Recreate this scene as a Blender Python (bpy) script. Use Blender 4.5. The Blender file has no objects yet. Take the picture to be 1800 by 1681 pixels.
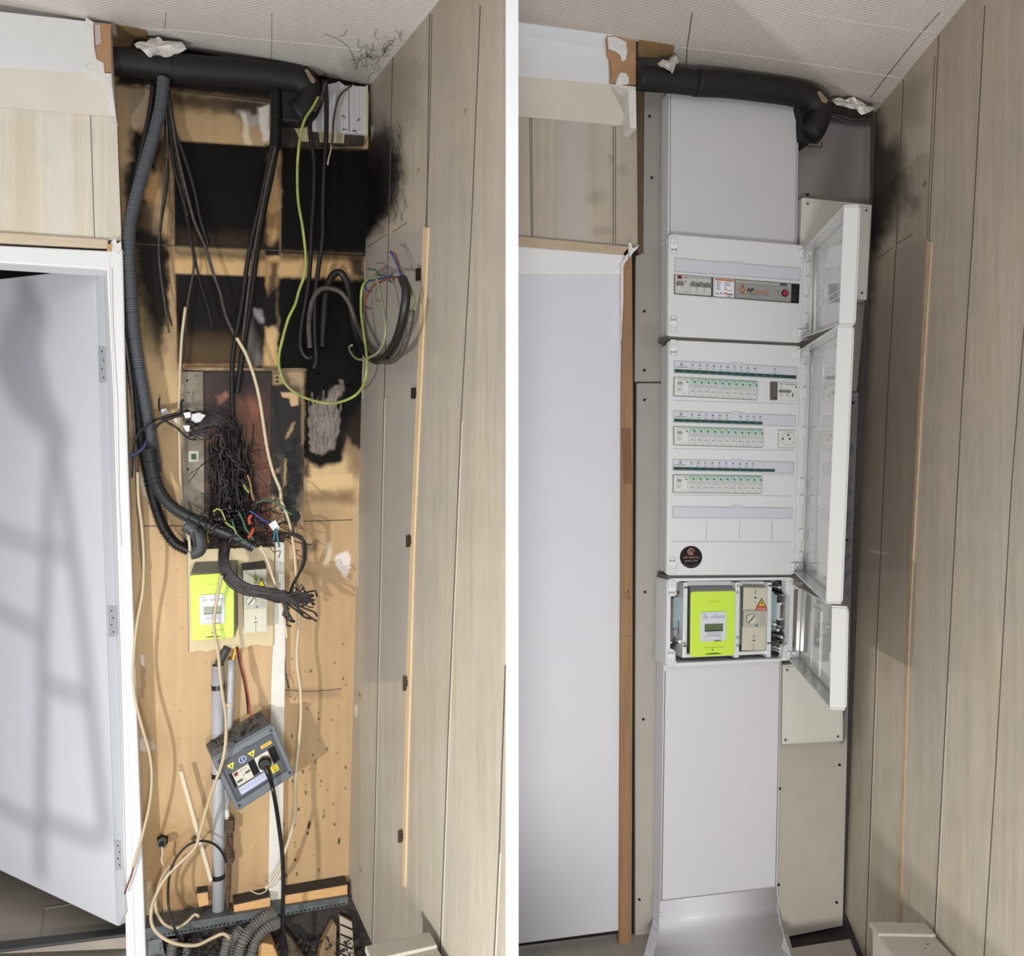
import bpy, bmesh, math, random
import numpy as np
from mathutils import Vector, Matrix

random.seed(7)
scene = bpy.context.scene
COL = scene.collection

# ------------------------------------------------------------------ camera
F = 1400.0            # focal length in pixels of the 1800 x 1681 frame
CX, CY = 900.0, 880.0 # principal point
CZ = 1.10             # camera height
cam_d = bpy.data.cameras.new('camera')
cam_d.sensor_fit = 'HORIZONTAL'
cam_d.sensor_width = 36.0
cam_d.lens = 36.0 * F / 1800.0
cam_d.shift_y = (CY - 840.5) / 1800.0
cam_d.clip_start = 0.02
cam = bpy.data.objects.new('camera', cam_d)
COL.objects.link(cam)
cam.location = (0, 0, CZ)
cam.rotation_euler = (math.pi / 2, 0, 0)
scene.camera = cam

# ------------------------------------------------------------------ world and lamps
scene.view_settings.view_transform = 'Standard'
scene.view_settings.look = 'None'
scene.view_settings.exposure = 0.0
scene.view_settings.gamma = 1.0
scene.view_settings.use_curve_mapping = False
world = bpy.data.worlds.new('room_light')
scene.world = world
world.use_nodes = True
wn = world.node_tree.nodes['Background']
wn.inputs[0].default_value = (0.95, 0.97, 1.0, 1)
wn.inputs[1].default_value = 0.60


def lamp(name, kind, loc, energy, size, color=(1, 1, 1), target=None):
    d = bpy.data.lights.new(name, kind)
    d.energy = energy
    d.color = color
    if kind == 'AREA':
        d.shape = 'DISK'
        d.size = size
    else:
        d.shadow_soft_size = size
    o = bpy.data.objects.new(name, d)
    COL.objects.link(o)
    o.location = loc
    if target is not None:
        v = Vector(target) - Vector(loc)
        o.rotation_euler = v.to_track_quat('-Z', 'Y').to_euler()
    return o


lamp('work_lamp', 'AREA', (-1.15, 0.10, 0.32), 23.5, 0.055, (1.0, 0.985, 0.96), (-0.62, 2.0, 0.9))
lamp('floor_lamp_light', 'AREA', (0.02, 0.0, 0.34), 22, 0.35, (1.0, 0.985, 0.96), (0.62, 2.1, 0.5))
lamp('ceiling_light', 'AREA', (0.0, -0.6, 2.2), 6, 0.6, (1.0, 0.99, 0.97), (0.0, 1.9, 1.2))

# ------------------------------------------------------------------ geometry of the place


def srgb(r, g=None, b=None):
    if g is None:
        r, g, b = r
    return tuple(((c / 255.0) / 12.92 if c / 255.0 <= 0.04045 else ((c / 255.0 + 0.055) / 1.055) ** 2.4) for c in (r, g, b))


CAMP = Vector((0, 0, CZ))


def ray(px, py):
    return Vector(((px - CX) / F, 1.0, -(py - CY) / F))


class Plane:
    def __init__(self, p0, p1=None, p2=None, n=None):
        self.p = Vector(p0)
        if n is None:
            n = (Vector(p1) - self.p).cross(Vector(p2) - self.p)
        n = Vector(n).normalized()
        if n.dot(CAMP - self.p) < 0:
            n = -n
        self.n = n

    def at(self, px, py, off=0.0):
        r = ray(px, py)
        t = (self.p + self.n * off - CAMP).dot(self.n) / r.dot(self.n)
        return CAMP + r * t

    def off(self, d):
        return Plane(self.p + self.n * d, n=self.n)


def vert_plane(px, depth, vp):
    """upright plane through pixel column px at a depth, running towards vanishing offset vp"""
    d = Vector((vp, F, 0)).normalized()
    p = Vector(((px - CX) / F * depth, depth, CZ))
    return Plane(p, n=(d.y, -d.x, 0))


LB = vert_plane(430, 2.15, 3430)                       # burnt back wall
LW = LB.off(0.055)                                      # wall with the door, left room
LR = Plane(LB.at(650, 150), LB.at(612, 1560), vert_plane(889, 1.27, -800).at(889, 870))
RB = vert_plane(1290, 2.20, 6000)                       # new back wall
RW = RB.off(0.03)
RR = Plane(RB.at(1540, 195), RB.at(1486, 1600), vert_plane(1800, 1.52, 0.01).at(1800, 900))
CL = Plane(LB.at(205, 62), LB.at(650, 150), LR.at(755, 22))
CR = Plane(RB.at(1120, 128), RB.at(1540, 195), RR.at(1680, 22))
FL = Plane((0, 0, 0), n=(0, 0, 1))

# ------------------------------------------------------------------ object helpers


def tag(o, label=None, cat=None, group=None, kind=None):
    if label: o['label'] = label
    if cat: o['category'] = cat
    if group: o['group'] = group
    if kind: o['kind'] = kind
    return o


def thing(name, label, cat, loc, group=None):
    o = bpy.data.objects.new(name, None)
    o.empty_display_size = 0.02
    COL.objects.link(o)
    o.location = loc
    return tag(o, label, cat, group)


def world_loc(o):
    v = Vector(o.location)
    p = o.parent
    while p is not None:
        v = v + Vector(p.location)
        p = p.parent
    return v


class MB:
    """collects faces in world space"""

    def __init__(self):
        self.v = []
        self.f = []
        self.m = []
        self.mats = []

    def mi(self, m):
        if m is None:
            return 0
        if m not in self.mats:
            self.mats.append(m)
        return self.mats.index(m)

    def add(self, verts, faces, m=None):
        k = len(self.v)
        i = self.mi(m)
        self.v += [tuple(a) for a in verts]
        self.f += [tuple(k + j for j in f) for f in faces]
        self.m += [i] * len(faces)
        return self

    def prism(self, back, front, m=None):
        n = len(back)
        fs = [tuple(range(n, 2 * n)), tuple(reversed(range(n)))]
        fs += [(i, (i + 1) % n, n + (i + 1) % n, n + i) for i in range(n)]
        return self.add(list(back) + list(front), fs, m)

    def build(self, name, mat, parent=None, bevel=0, smooth=False, solid=0, origin=None, fixn=True, seg=2):
        me = bpy.data.meshes.new(name)
        vs = [Vector(a) for a in self.v]
        if parent is not None:
            o0 = world_loc(parent)
        elif origin is not None:
            o0 = Vector(origin)
        else:
            o0 = Vector((0, 0, 0))
        me.from_pydata([tuple(a - o0) for a in vs], [], self.f)
        mats = list(self.mats)
        if mat is not None:
            if mats and mats[0] is not mat and None not in mats:
                pass
        if mats:
            for m in mats:
                me.materials.append(m)
            me.polygons.foreach_set('material_index', self.m)
        else:
            me.materials.append(mat)
        if fixn:
            bm = bmesh.new()
            bm.from_mesh(me)
            bmesh.ops.recalc_face_normals(bm, faces=bm.faces)
            bm.to_mesh(me)
            bm.free()
        if smooth:
            me.polygons.foreach_set('use_smooth', [True] * len(me.polygons))
        me.update()
        o = bpy.data.objects.new(name, me)
        COL.objects.link(o)
        if parent is not None:
            o.parent = parent
        else:
            o.location = o0
        if solid:
            s = o.modifiers.new('thick', 'SOLIDIFY')
            s.thickness = solid
            s.offset = -1
        if bevel:
            b = o.modifiers.new('bevel', 'BEVEL')
            b.width = bevel
            b.segments = seg
            b.limit_method = 'ANGLE'
            b.angle_limit = math.radians(40)
            b.harden_normals = False
        return o


def struct(o):
    o['kind'] = 'structure'
    return o


def rounded(pts, r, n=4):
    """round the corners of a px polygon by r px"""
    out = []
    N = len(pts)
    for i in range(N):
        p0, p, p1 = Vector(pts[i - 1]), Vector(pts[i]), Vector(pts[(i + 1) % N])
        a, b = (p0 - p), (p1 - p)
        rr = min(r, a.length * 0.49, b.length * 0.49)
        A, B = p + a.normalized() * rr, p + b.normalized() * rr
        for k in range(n + 1):
            t = k / n
            q = (1 - t) ** 2 * A + 2 * t * (1 - t) * p + t * t * B
            out.append((q.x, q.y))
    return out


def prism_px(mb, plane, pts, o0, o1, m=None, r=0):
    """px outline read on the plane at height o1, extruded straight back to o0"""
    if r:
        pts = rounded(pts, r)
    fr = [plane.at(x, y, o1) for x, y in pts]
    bk = [p - plane.n * (o1 - o0) for p in fr]
    mb.prism(bk, fr, m)
    return mb


def box_px(name, plane, pts, o0, o1, mat, parent=None, r=0, bevel=0, base=None):
    mb = MB()
    prism_px(mb, plane, pts, o0, o1, None, r)
    org = None
    if parent is None:
        org = plane.at(sum(p[0] for p in pts) / len(pts), max(p[1] for p in pts), o0) if base is None else base
    return mb.build(name, mat, parent, bevel=bevel, origin=org)


def rect(x0, y0, x1, y1):
    return [(x0, y0), (x1, y0), (x1, y1), (x0, y1)]


class Frame:
    """local sheet: s to the right (0..W), t down (0..H), laid on four px corners of a plane at height off"""

    def __init__(self, plane, tl, tr, br, bl, off, W, H):
        self.n = plane.n
        self.c = [plane.at(p[0], p[1], off) for p in (tl, tr, br, bl)]
        self.W, self.H = W, H

    def p(self, s, t, d=0.0):
        a, b = s / self.W, t / self.H
        c = self.c
        q = (c[0] * (1 - a) + c[1] * a) * (1 - b) + (c[3] * (1 - a) + c[2] * a) * b
        return q + self.n * d

    def prism(self, mb, pts, d0, d1, m=None, r=0):
        if r:
            pts = rounded(pts, r)
        mb.prism([self.p(s, t, d0) for s, t in pts], [self.p(s, t, d1) for s, t in pts], m)
        return mb

    def rect(self, mb, s0, t0, s1, t1, d0, d1, m=None, r=0):
        return self.prism(mb, rect(s0, t0, s1, t1), d0, d1, m, r)

    def disc(self, mb, s, t, rad, d0, d1, m=None, n=20, ry=None):
        ry = rad if ry is None else ry
        pts = [(s + rad * math.cos(2 * math.pi * k / n), t + ry * math.sin(2 * math.pi * k / n)) for k in range(n)]
        return self.prism(mb, pts, d0, d1, m)

    def ring(self, mb, s, t, r0, r1, d0, d1, m=None, n=24, a0=0, a1=360):
        k = n
        for i in range(k):
            t0 = math.radians(a0 + (a1 - a0) * i / k)
            t1 = math.radians(a0 + (a1 - a0) * (i + 1) / k)
            pts = [(s + r0 * math.cos(t0), t + r0 * math.sin(t0)), (s + r1 * math.cos(t0), t + r1 * math.sin(t0)),
                   (s + r1 * math.cos(t1), t + r1 * math.sin(t1)), (s + r0 * math.cos(t1), t + r0 * math.sin(t1))]
            self.prism(mb, pts, d0, d1, m)
        return mb

    def rim(self, mb, s0, t0, s1, t1, w, d0, d1, m=None):
        self.rect(mb, s0, t0, s1, t0 + w, d0, d1, m)
        self.rect(mb, s0, t1 - w, s1, t1, d0, d1, m)
        self.rect(mb, s0, t0 + w, s0 + w, t1 - w, d0, d1, m)
        self.rect(mb, s1 - w, t0 + w, s1, t1 - w, d0, d1, m)
        return mb

    def text(self, mb, body, s, t, h, d, m, width=None, align='CENTER', bold=0.0, spacing=1.0):
        """lettering of cap height h centred on (s, t)"""
        cu = bpy.data.curves.new('lettering', 'FONT')
        cu.body = body
        cu.size = 1.0
        cu.offset = bold
        cu.resolution_u = 2
        cu.space_character = spacing
        ob = bpy.data.objects.new('lettering', cu)
        COL.objects.link(ob)
        dg = bpy.context.evaluated_depsgraph_get()
        dg.update()
        me = bpy.data.meshes.new_from_object(ob.evaluated_get(dg))
        vs = [v.co.copy() for v in me.vertices]
        fs = [tuple(pp.vertices) for pp in me.polygons]
        bpy.data.objects.remove(ob)
        bpy.data.curves.remove(cu)
        bpy.data.meshes.remove(me)
        if not vs:
            return mb
        x0, x1 = min(v.x for v in vs), max(v.x for v in vs)
        y0, y1 = min(v.y for v in vs), max(v.y for v in vs)
        k = h / 0.70
        kx = k if width is None else width / max(1e-6, x1 - x0)
        ref = {'CENTER': (x0 + x1) / 2, 'LEFT': x0, 'RIGHT': x1}[align]
        pts = [self.p(s + (v.x - ref) * kx, t - (v.y - 0.35) * k, d) for v in vs]
        mb.add(pts, fs, m)
        return mb


# ------------------------------------------------------------------ tubes


def catmull(pts, step):
    P = [Vector(p) for p in pts]
    if len(P) == 2:
        P = [P[0], (P[0] + P[1]) / 2, P[1]]
    P = [P[0] * 2 - P[1]] + P + [P[-1] * 2 - P[-2]]
    out = []
    for i in range(1, len(P) - 2):
        a, b, c, d = P[i - 1], P[i], P[i + 1], P[i + 2]
        n = max(1, int((c - b).length / step))
        for k in range(n):
            t = k / n
            out.append(0.5 * ((2 * b) + (-a + c) * t + (2 * a - 5 * b + 4 * c - d) * t * t + (-a + 3 * b - 3 * c + d) * t ** 3))
    out.append(P[-2])
    return out


def tube(mb, path, rad, seg=8, m=None, cap=True, ribs=0.0, rib_h=0.0, hollow=False):
    """path: list of Vectors; rad: number or function of 0..1"""
    n = len(path)
    t0 = (path[1] - path[0]).normalized()
    up = Vector((0, 1, 0)) if abs(t0.y) < 0.9 else Vector((0, 0, 1))
    u = (up - t0 * up.dot(t0)).normalized()
    rings = []
    acc = 0.0
    for i in range(n):
        if i == 0: t = t0
        elif i == n - 1: t = (path[i] - path[i - 1]).normalized()
        else: t = (path[i + 1] - path[i - 1])
        if t.length < 1e-9: t = t0
        t = t.normalized()
        u = (u - t * u.dot(t))
        u = u.normalized() if u.length > 1e-6 else t.orthogonal().normalized()
        w = t.cross(u)
        if i: acc += (path[i] - path[i - 1]).length
        r = rad(i / (n - 1)) if callable(rad) else rad
        if ribs:
            ph = (acc / ribs) % 1.0
            r = r * (1 + (rib_h if ph < 0.5 else -rib_h))
        rings.append([path[i] + (u * math.cos(2 * math.pi * k / seg) + w * math.sin(2 * math.pi * k / seg)) * r for k in range(seg)])
    vs = [v for rg in rings for v in rg]
    fs = []
    for i in range(n - 1):
        for k in range(seg):
            a, b = i * seg + k, i * seg + (k + 1) % seg
            fs.append((a, b, b + seg, a + seg))
    if cap:
        fs.append(tuple(reversed(range(seg))))
        fs.append(tuple((n - 1) * seg + k for k in range(seg)))
    mb.add(vs, fs, m)
    return mb


def px_path(plane, pts, off=0.03):
    out = []
    for p in pts:
        o = p[2] if len(p) > 2 else off
        q = plane.at(p[0], p[1], o)
        if plane is LB and p[0] > 600:
            w = LR.at(p[0], p[1], 0.012 + o * 0.25)
            if w.y < q.y: q = w
        out.append(q)
    return out


def cable(name, plane, pts, rpx, mat, off=0.03, label=None, cat='cable', group=None, seg=8, step=0.006, ribs=0, rib_h=0.12, parent=None, taper=None):
    path = px_path(plane, pts, off)
    rm = rpx * path[0].y / F
    if ribs:
        step = ribs / 4.0
    pp = catmull(path, step)
    mb = MB()
    rad = rm if taper is None else (lambda t: rm * taper(t))
    tube(mb, pp, rad, seg, None, True, ribs, rib_h)
    low = min(pp, key=lambda v: v.z)
    o = mb.build(name, mat, parent, smooth=not ribs, origin=None if parent else low)
    if label:
        tag(o, label, cat, group)
    return o


# ------------------------------------------------------------------ materials
MATS = {}


def nt(name):
    m = bpy.data.materials.new(name)
    m.use_nodes = True
    t = m.node_tree
    return m, t, t.nodes['Principled BSDF']


def mat(name, col, rough=0.5, metal=0.0, var=0.0, vscale=30.0, bump=0.0, bscale=200.0, stretch=None, spec=0.5, col2=None, trans=0, alpha=1.0, coat=0.0):
    """plain procedural material: base colour with noise variation and bump"""
    m, t, b = nt(name)
    c = srgb(col)
    b.inputs['Roughness'].default_value = rough
    b.inputs['Metallic'].default_value = metal
    b.inputs['Specular IOR Level'].default_value = spec
    b.inputs['Base Color'].default_value = (*c, 1)
    if coat: b.inputs['Coat Weight'].default_value = coat
    if trans: b.inputs['Transmission Weight'].default_value = trans
    if alpha < 1: b.inputs['Alpha'].default_value = alpha
    L = t.links
    if var or bump or col2:
        tc = t.nodes.new('ShaderNodeTexCoord')
        mp = t.nodes.new('ShaderNodeMapping')
        L.new(tc.outputs['Object'], mp.inputs['Vector'])
        if stretch: mp.inputs['Scale'].default_value = stretch
    if var or col2:
        nz = t.nodes.new('ShaderNodeTexNoise')
        nz.inputs['Scale'].default_value = vscale
        nz.inputs['Detail'].default_value = 6
        nz.inputs['Roughness'].default_value = 0.65
        L.new(mp.outputs[0], nz.inputs['Vector'])
        rp = t.nodes.new('ShaderNodeValToRGB')
        rp.color_ramp.elements[0].position = 0.3
        rp.color_ramp.elements[1].position = 0.7
        d = srgb(col2) if col2 else tuple(x * (1 - var) for x in c)
        e = c if col2 else tuple(min(1, x * (1 + var)) for x in c)
        rp.color_ramp.elements[0].color = (*d, 1)
        rp.color_ramp.elements[1].color = (*e, 1)
        L.new(nz.outputs['Fac'], rp.inputs['Fac'])
        L.new(rp.outputs['Color'], b.inputs['Base Color'])
    if bump:
        n2 = t.nodes.new('ShaderNodeTexNoise')
        n2.inputs['Scale'].default_value = bscale
        n2.inputs['Detail'].default_value = 4
        L.new(mp.outputs[0], n2.inputs['Vector'])
        bp = t.nodes.new('ShaderNodeBump')
        bp.inputs['Strength'].default_value = bump
        bp.inputs['Distance'].default_value = 0.002
        L.new(n2.outputs['Fac'], bp.inputs['Height'])
        L.new(bp.outputs['Normal'], b.inputs['Normal'])
    MATS[name] = m
    return m


def painted(name, rough=0.6, grain=0.0, stretch=(60, 60, 3), bump=0.0, weave=0.0, sheen=0.5, fine=0.0):
    """surface whose stains and colours are carried by the mesh attribute 'paint', with procedural grain on top"""
    m, t, b = nt(name)
    L = t.links
    b.inputs['Roughness'].default_value = rough
    b.inputs['Specular IOR Level'].default_value = sheen
    at = t.nodes.new('ShaderNodeVertexColor')
    at.layer_name = 'paint'
    tc = t.nodes.new('ShaderNodeTexCoord')
    src = at.outputs['Color']
    if grain:
        mp = t.nodes.new('ShaderNodeMapping')
        mp.inputs['Scale'].default_value = stretch
        L.new(tc.outputs['Object'], mp.inputs['Vector'])
        nz = t.nodes.new('ShaderNodeTexNoise')
        nz.inputs['Scale'].default_value = 1.0
        nz.inputs['Detail'].default_value = 8
        nz.inputs['Roughness'].default_value = 0.7
        nz.inputs['Distortion'].default_value = 0.4
        L.new(mp.outputs[0], nz.inputs['Vector'])
        rp = t.nodes.new('ShaderNodeMapRange')
        rp.inputs['From Min'].default_value = 0.25
        rp.inputs['From Max'].default_value = 0.75
        rp.inputs['To Min'].default_value = 1 - grain
        rp.inputs['To Max'].default_value = 1 + grain
        L.new(nz.outputs['Fac'], rp.inputs['Value'])
        mx = t.nodes.new('ShaderNodeVectorMath')
        mx.operation = 'SCALE'
        L.new(src, mx.inputs[0])
        L.new(rp.outputs[0], mx.inputs['Scale'])
        src = mx.outputs[0]
        if bump:
            bp = t.nodes.new('ShaderNodeBump')
            bp.inputs['Strength'].default_value = bump
            bp.inputs['Distance'].default_value = 0.001
            L.new(nz.outputs['Fac'], bp.inputs['Height'])
            L.new(bp.outputs['Normal'], b.inputs['Normal'])
    if weave:
        mp2 = t.nodes.new('ShaderNodeMapping')
        mp2.inputs['Scale'].default_value = (1, 1, 1)
        mp2.inputs['Rotation'].default_value = (0, 0, math.radians(28))
        L.new(tc.outputs['Object'], mp2.inputs['Vector'])
        fac = None
        for ax in ('X', 'Y'):
            wv = t.nodes.new('ShaderNodeTexWave')
            wv.bands_direction = ax
            wv.inputs['Scale'].default_value = 46 if ax == 'X' else 32
            wv.inputs['Distortion'].default_value = 1.2
            wv.inputs['Detail'].default_value = 1
            L.new(mp2.outputs[0], wv.inputs['Vector'])
            if fac is None: fac = wv.outputs['Fac']
            else:
                mm = t.nodes.new('ShaderNodeMath')
                mm.operation = 'MULTIPLY'
                L.new(fac, mm.inputs[0]); L.new(wv.outputs['Fac'], mm.inputs[1])
                fac = mm.outputs[0]
        bp = t.nodes.new('ShaderNodeBump')
        bp.inputs['Strength'].default_value = weave
        bp.inputs['Distance'].default_value = 0.002
        L.new(fac, bp.inputs['Height'])
        L.new(bp.outputs['Normal'], b.inputs['Normal'])
    L.new(src, b.inputs['Base Color'])
    MATS[name] = m
    return m


# ------------------------------------------------------------------ painter
_rng = np.random.RandomState(3)
_perm = _rng.rand(512, 512)


def vnoise(x, y):
    xi, yi = np.floor(x).astype(int), np.floor(y).astype(int)
    fx, fy = x - xi, y - yi
    fx, fy = fx * fx * (3 - 2 * fx), fy * fy * (3 - 2 * fy)
    g = lambda a, b: _perm[a % 512, b % 512]
    return (g(xi, yi) * (1 - fx) + g(xi + 1, yi) * fx) * (1 - fy) + (g(xi, yi + 1) * (1 - fx) + g(xi + 1, yi + 1) * fx) * fy


def fbm(x, y, o=4):
    s, a, tot = 0, 0.5, 0
    for k in range(o):
        s = s + a * vnoise(x + 17 * k, y + 31 * k)
        tot += a
        x, y, a = x * 2.03, y * 2.03, a / 2
    return s / tot


def sdf(px, py, poly):
    d = np.full(px.shape, 1e9)
    ins = np.zeros(px.shape, bool)
    n = len(poly)
    for i in range(n):
        ax, ay = poly[i]
        bx, by = poly[(i + 1) % n]
        ex, ey = bx - ax, by - ay
        wx, wy = px - ax, py - ay
        t = np.clip((wx * ex + wy * ey) / (ex * ex + ey * ey + 1e-9), 0, 1)
        d = np.minimum(d, (wx - ex * t) ** 2 + (wy - ey * t) ** 2)
        c = ((ay > py) != (by > py)) & (px < (bx - ax) * (py - ay) / ((by - ay) if by != ay else 1e-9) + ax)
        ins ^= c
    d = np.sqrt(d)
    return np.where(ins, -d, d)


def grad(px, py, stops):
    """vertical colour ramp: [(y, (r,g,b)), ...] in srgb"""
    ys = [s[0] for s in stops]
    cs = np.array([srgb(s[1]) for s in stops])
    return np.stack([np.interp(py, ys, cs[:, k]) for k in range(3)], -1)


def paint(px, py, base, layers, mott=0.05):
    """layers: (poly, colour, blur px, strength, jitter px)"""
    c = base.copy()
    c = c * (1 + mott * (fbm(px / 40, py / 40) - 0.5)[:, None] * 2)
    for L in layers:
        poly, col, blur, st = L[:4]
        jit = L[4] if len(L) > 4 else 0
        xs = [p[0] for p in poly]; ys = [p[1] for p in poly]
        mgn = blur * 1.5 + jit + 4
        sel = (px > min(xs) - mgn) & (px < max(xs) + mgn) & (py > min(ys) - mgn) & (py < max(ys) + mgn)
        if not sel.any():
            continue
        x, y = px[sel], py[sel]
        if jit:
            x2 = x + jit * 2 * (fbm(x / 14, y / 14 + 9) - 0.5)
            y2 = y + jit * 2 * (fbm(x / 14 + 50, y / 14) - 0.5)
        else:
            x2, y2 = x, y
        d = sdf(x2, y2, poly)
        a = np.clip(0.5 - d / max(blur, 0.6) / 2.0, 0, 1)
        a = a * a * (3 - 2 * a) * st
        cc = np.array(srgb(col))
        c[sel] = c[sel] * (1 - a[:, None]) + cc[None] * a[:, None]
    return np.clip(c, 0, 1)


def sheet(name, plane, left, right, y0, y1, step, base, layers, mat_, off=0.0, solid=0.015, parent=None, mott=0.05, top=None, bottom=None):
    """painted sheet. left/right: [(y, x), ...] edges; top/bottom optional [(x,y)..] edges"""
    ny = int((y1 - y0) / step) + 1
    lx = lambda y: np.interp(y, [p[0] for p in left], [p[1] for p in left])
    rx = lambda y: np.interp(y, [p[0] for p in right], [p[1] for p in right])
    ymid = (y0 + y1) / 2
    nx = int(max(abs(rx(y0) - lx(y0)), abs(rx(y1) - lx(y1)), abs(rx(ymid) - lx(ymid))) / step) + 1
    V = np.linspace(0, 1, ny + 1)
    U = np.linspace(0, 1, nx + 1)
    vv, uu = np.meshgrid(V, U, indexing='ij')
    vv, uu = vv.ravel(), uu.ravel()
    py = y0 + (y1 - y0) * vv
    px = lx(py) * (1 - uu) + rx(py) * uu
    for _ in range(3 if (top or bottom) else 0):
        ty = np.interp(px, [p[0] for p in top], [p[1] for p in top]) if top else y0
        by = np.interp(px, [p[0] for p in bottom], [p[1] for p in bottom]) if bottom else y1
        py = ty + (by - ty) * vv
        px = lx(py) * (1 - uu) + rx(py) * uu
    n, p0 = plane.n, plane.p + plane.n * off
    rx_, rz_ = (px - CX) / F, -(py - CY) / F
    num = (p0 - CAMP).dot(n)
    t = num / (rx_ * n.x + n.y + rz_ * n.z)
    co = np.stack([rx_ * t, t, CZ + rz_ * t], -1)
    col = paint(px, py, base(px, py) if callable(base) else grad(px, py, base), layers, mott)
    me = bpy.data.meshes.new(name)
    faces = []
    W = nx + 1
    i = np.arange(ny)[:, None] * W + np.arange(nx)[None]
    i = i.ravel()
    q = np.stack([i, i + W, i + W + 1, i + 1], -1)
    org = world_loc(parent) if parent is not None else Vector((0, 0, 0))
    me.from_pydata((co - np.array(org)[None]).tolist(), [], q.tolist())
    me.update()
    if me.polygons[0].normal.dot(n) < 0:
        me.flip_normals()
    ca = me.color_attributes.new('paint', 'FLOAT_COLOR', 'POINT')
    rgba = np.concatenate([col, np.ones((len(col), 1))], -1).astype(np.float32)
    ca.data.foreach_set('color', rgba.ravel())
    me.materials.append(mat_)
    o = bpy.data.objects.new(name, me)
    COL.objects.link(o)
    if parent is not None: o.parent = parent
    if solid:
        s = o.modifiers.new('thick', 'SOLIDIFY')
        s.thickness = solid
        s.offset = -1
    return o

# ------------------------------------------------------------------ shared materials
WOODP = painted('limewashed_planks', 0.6, 0.10, (130, 130, 4), 0.3, sheen=0.2)
PANEL = painted('pale_wood_panel', 0.5, 0.05, (90, 90, 4), 0.15)
BURNT = painted('sooty_tan_wall', 0.55, 0.05, (25, 25, 8), 0.1, sheen=0.15)
CEIL = painted('embossed_ceiling', 0.75, 0.03, (40, 40, 40), 0.0, 0.8)
PLAIN = painted('painted_plain', 0.6, 0.03, (40, 40, 40), 0.05)
GLOSSP = painted('painted_gloss', 0.35, 0.02, (30, 30, 30), 0.0)
white_paint = mat('white_paint', (228, 229, 230), 0.45, var=0.03, vscale=12, bump=0.1, bscale=60)
door_white = mat('door_white', (212, 213, 219), 0.42, var=0.015, vscale=8)
cream_paint = mat('cream_paint', (206, 201, 190), 0.6, var=0.03, vscale=14, bump=0.1)
groove_dark = mat('groove_dark', (82, 74, 66), 0.9)
groove_light = mat('groove_light', (196, 188, 172), 0.7)
raw_wood = mat('raw_wood', (196, 158, 110), 0.7, var=0.16, vscale=6, bump=0.4, bscale=30, stretch=(14, 14, 1.2))
raw_wood_h = mat('raw_wood_cross', (205, 165, 112), 0.7, var=0.16, vscale=8, bump=0.4, bscale=30, stretch=(1.5, 8, 14))
brown_wood = mat('brown_jamb_wood', (150, 115, 80), 0.65, var=0.2, vscale=5, bump=0.4, bscale=24, stretch=(22, 22, 1.0))
cardboard = mat('brown_board', (176, 136, 100), 0.8, var=0.08, vscale=30, bump=0.2)
torn_white = mat('torn_plaster', (225, 222, 218), 0.85, var=0.07, vscale=50, bump=0.8, bscale=90)
dark_void = mat('dark_void', (26, 24, 22), 0.95)
dark_dust = mat('dark_dust', (62, 56, 52), 0.95, var=0.45, vscale=160, bump=1.0, bscale=260)
tile_grey = mat('floor_tile', (160, 153, 144), 0.55, var=0.14, vscale=14, bump=0.15, bscale=60)
tile_dark = mat('hall_tile', (158, 148, 138), 0.5, var=0.12, vscale=10)
rubber_strip = mat('threshold_strip', (58, 58, 58), 0.6)
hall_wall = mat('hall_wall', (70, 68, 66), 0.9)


def strip_px(mb, plane, pts, w, o0, o1, m=None):
    """thin strip along a px polyline"""
    for a, b in zip(pts[:-1], pts[1:]):
        dx, dy = b[0] - a[0], b[1] - a[1]
        l = math.hypot(dx, dy)
        nx, ny = -dy / l * w / 2, dx / l * w / 2
        prism_px(mb, plane, [(a[0] + nx, a[1] + ny), (b[0] + nx, b[1] + ny), (b[0] - nx, b[1] - ny), (a[0] - nx, a[1] - ny)], o0, o1, m)
    return mb


def ell(cx, cy, rx, ry, n=14, a=0):
    ca, sa = math.cos(math.radians(a)), math.sin(math.radians(a))
    return [(cx + rx * math.cos(2 * math.pi * k / n) * ca - ry * math.sin(2 * math.pi * k / n) * sa,
             cy + rx * math.cos(2 * math.pi * k / n) * sa + ry * math.sin(2 * math.pi * k / n) * ca) for k in range(n)]


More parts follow.
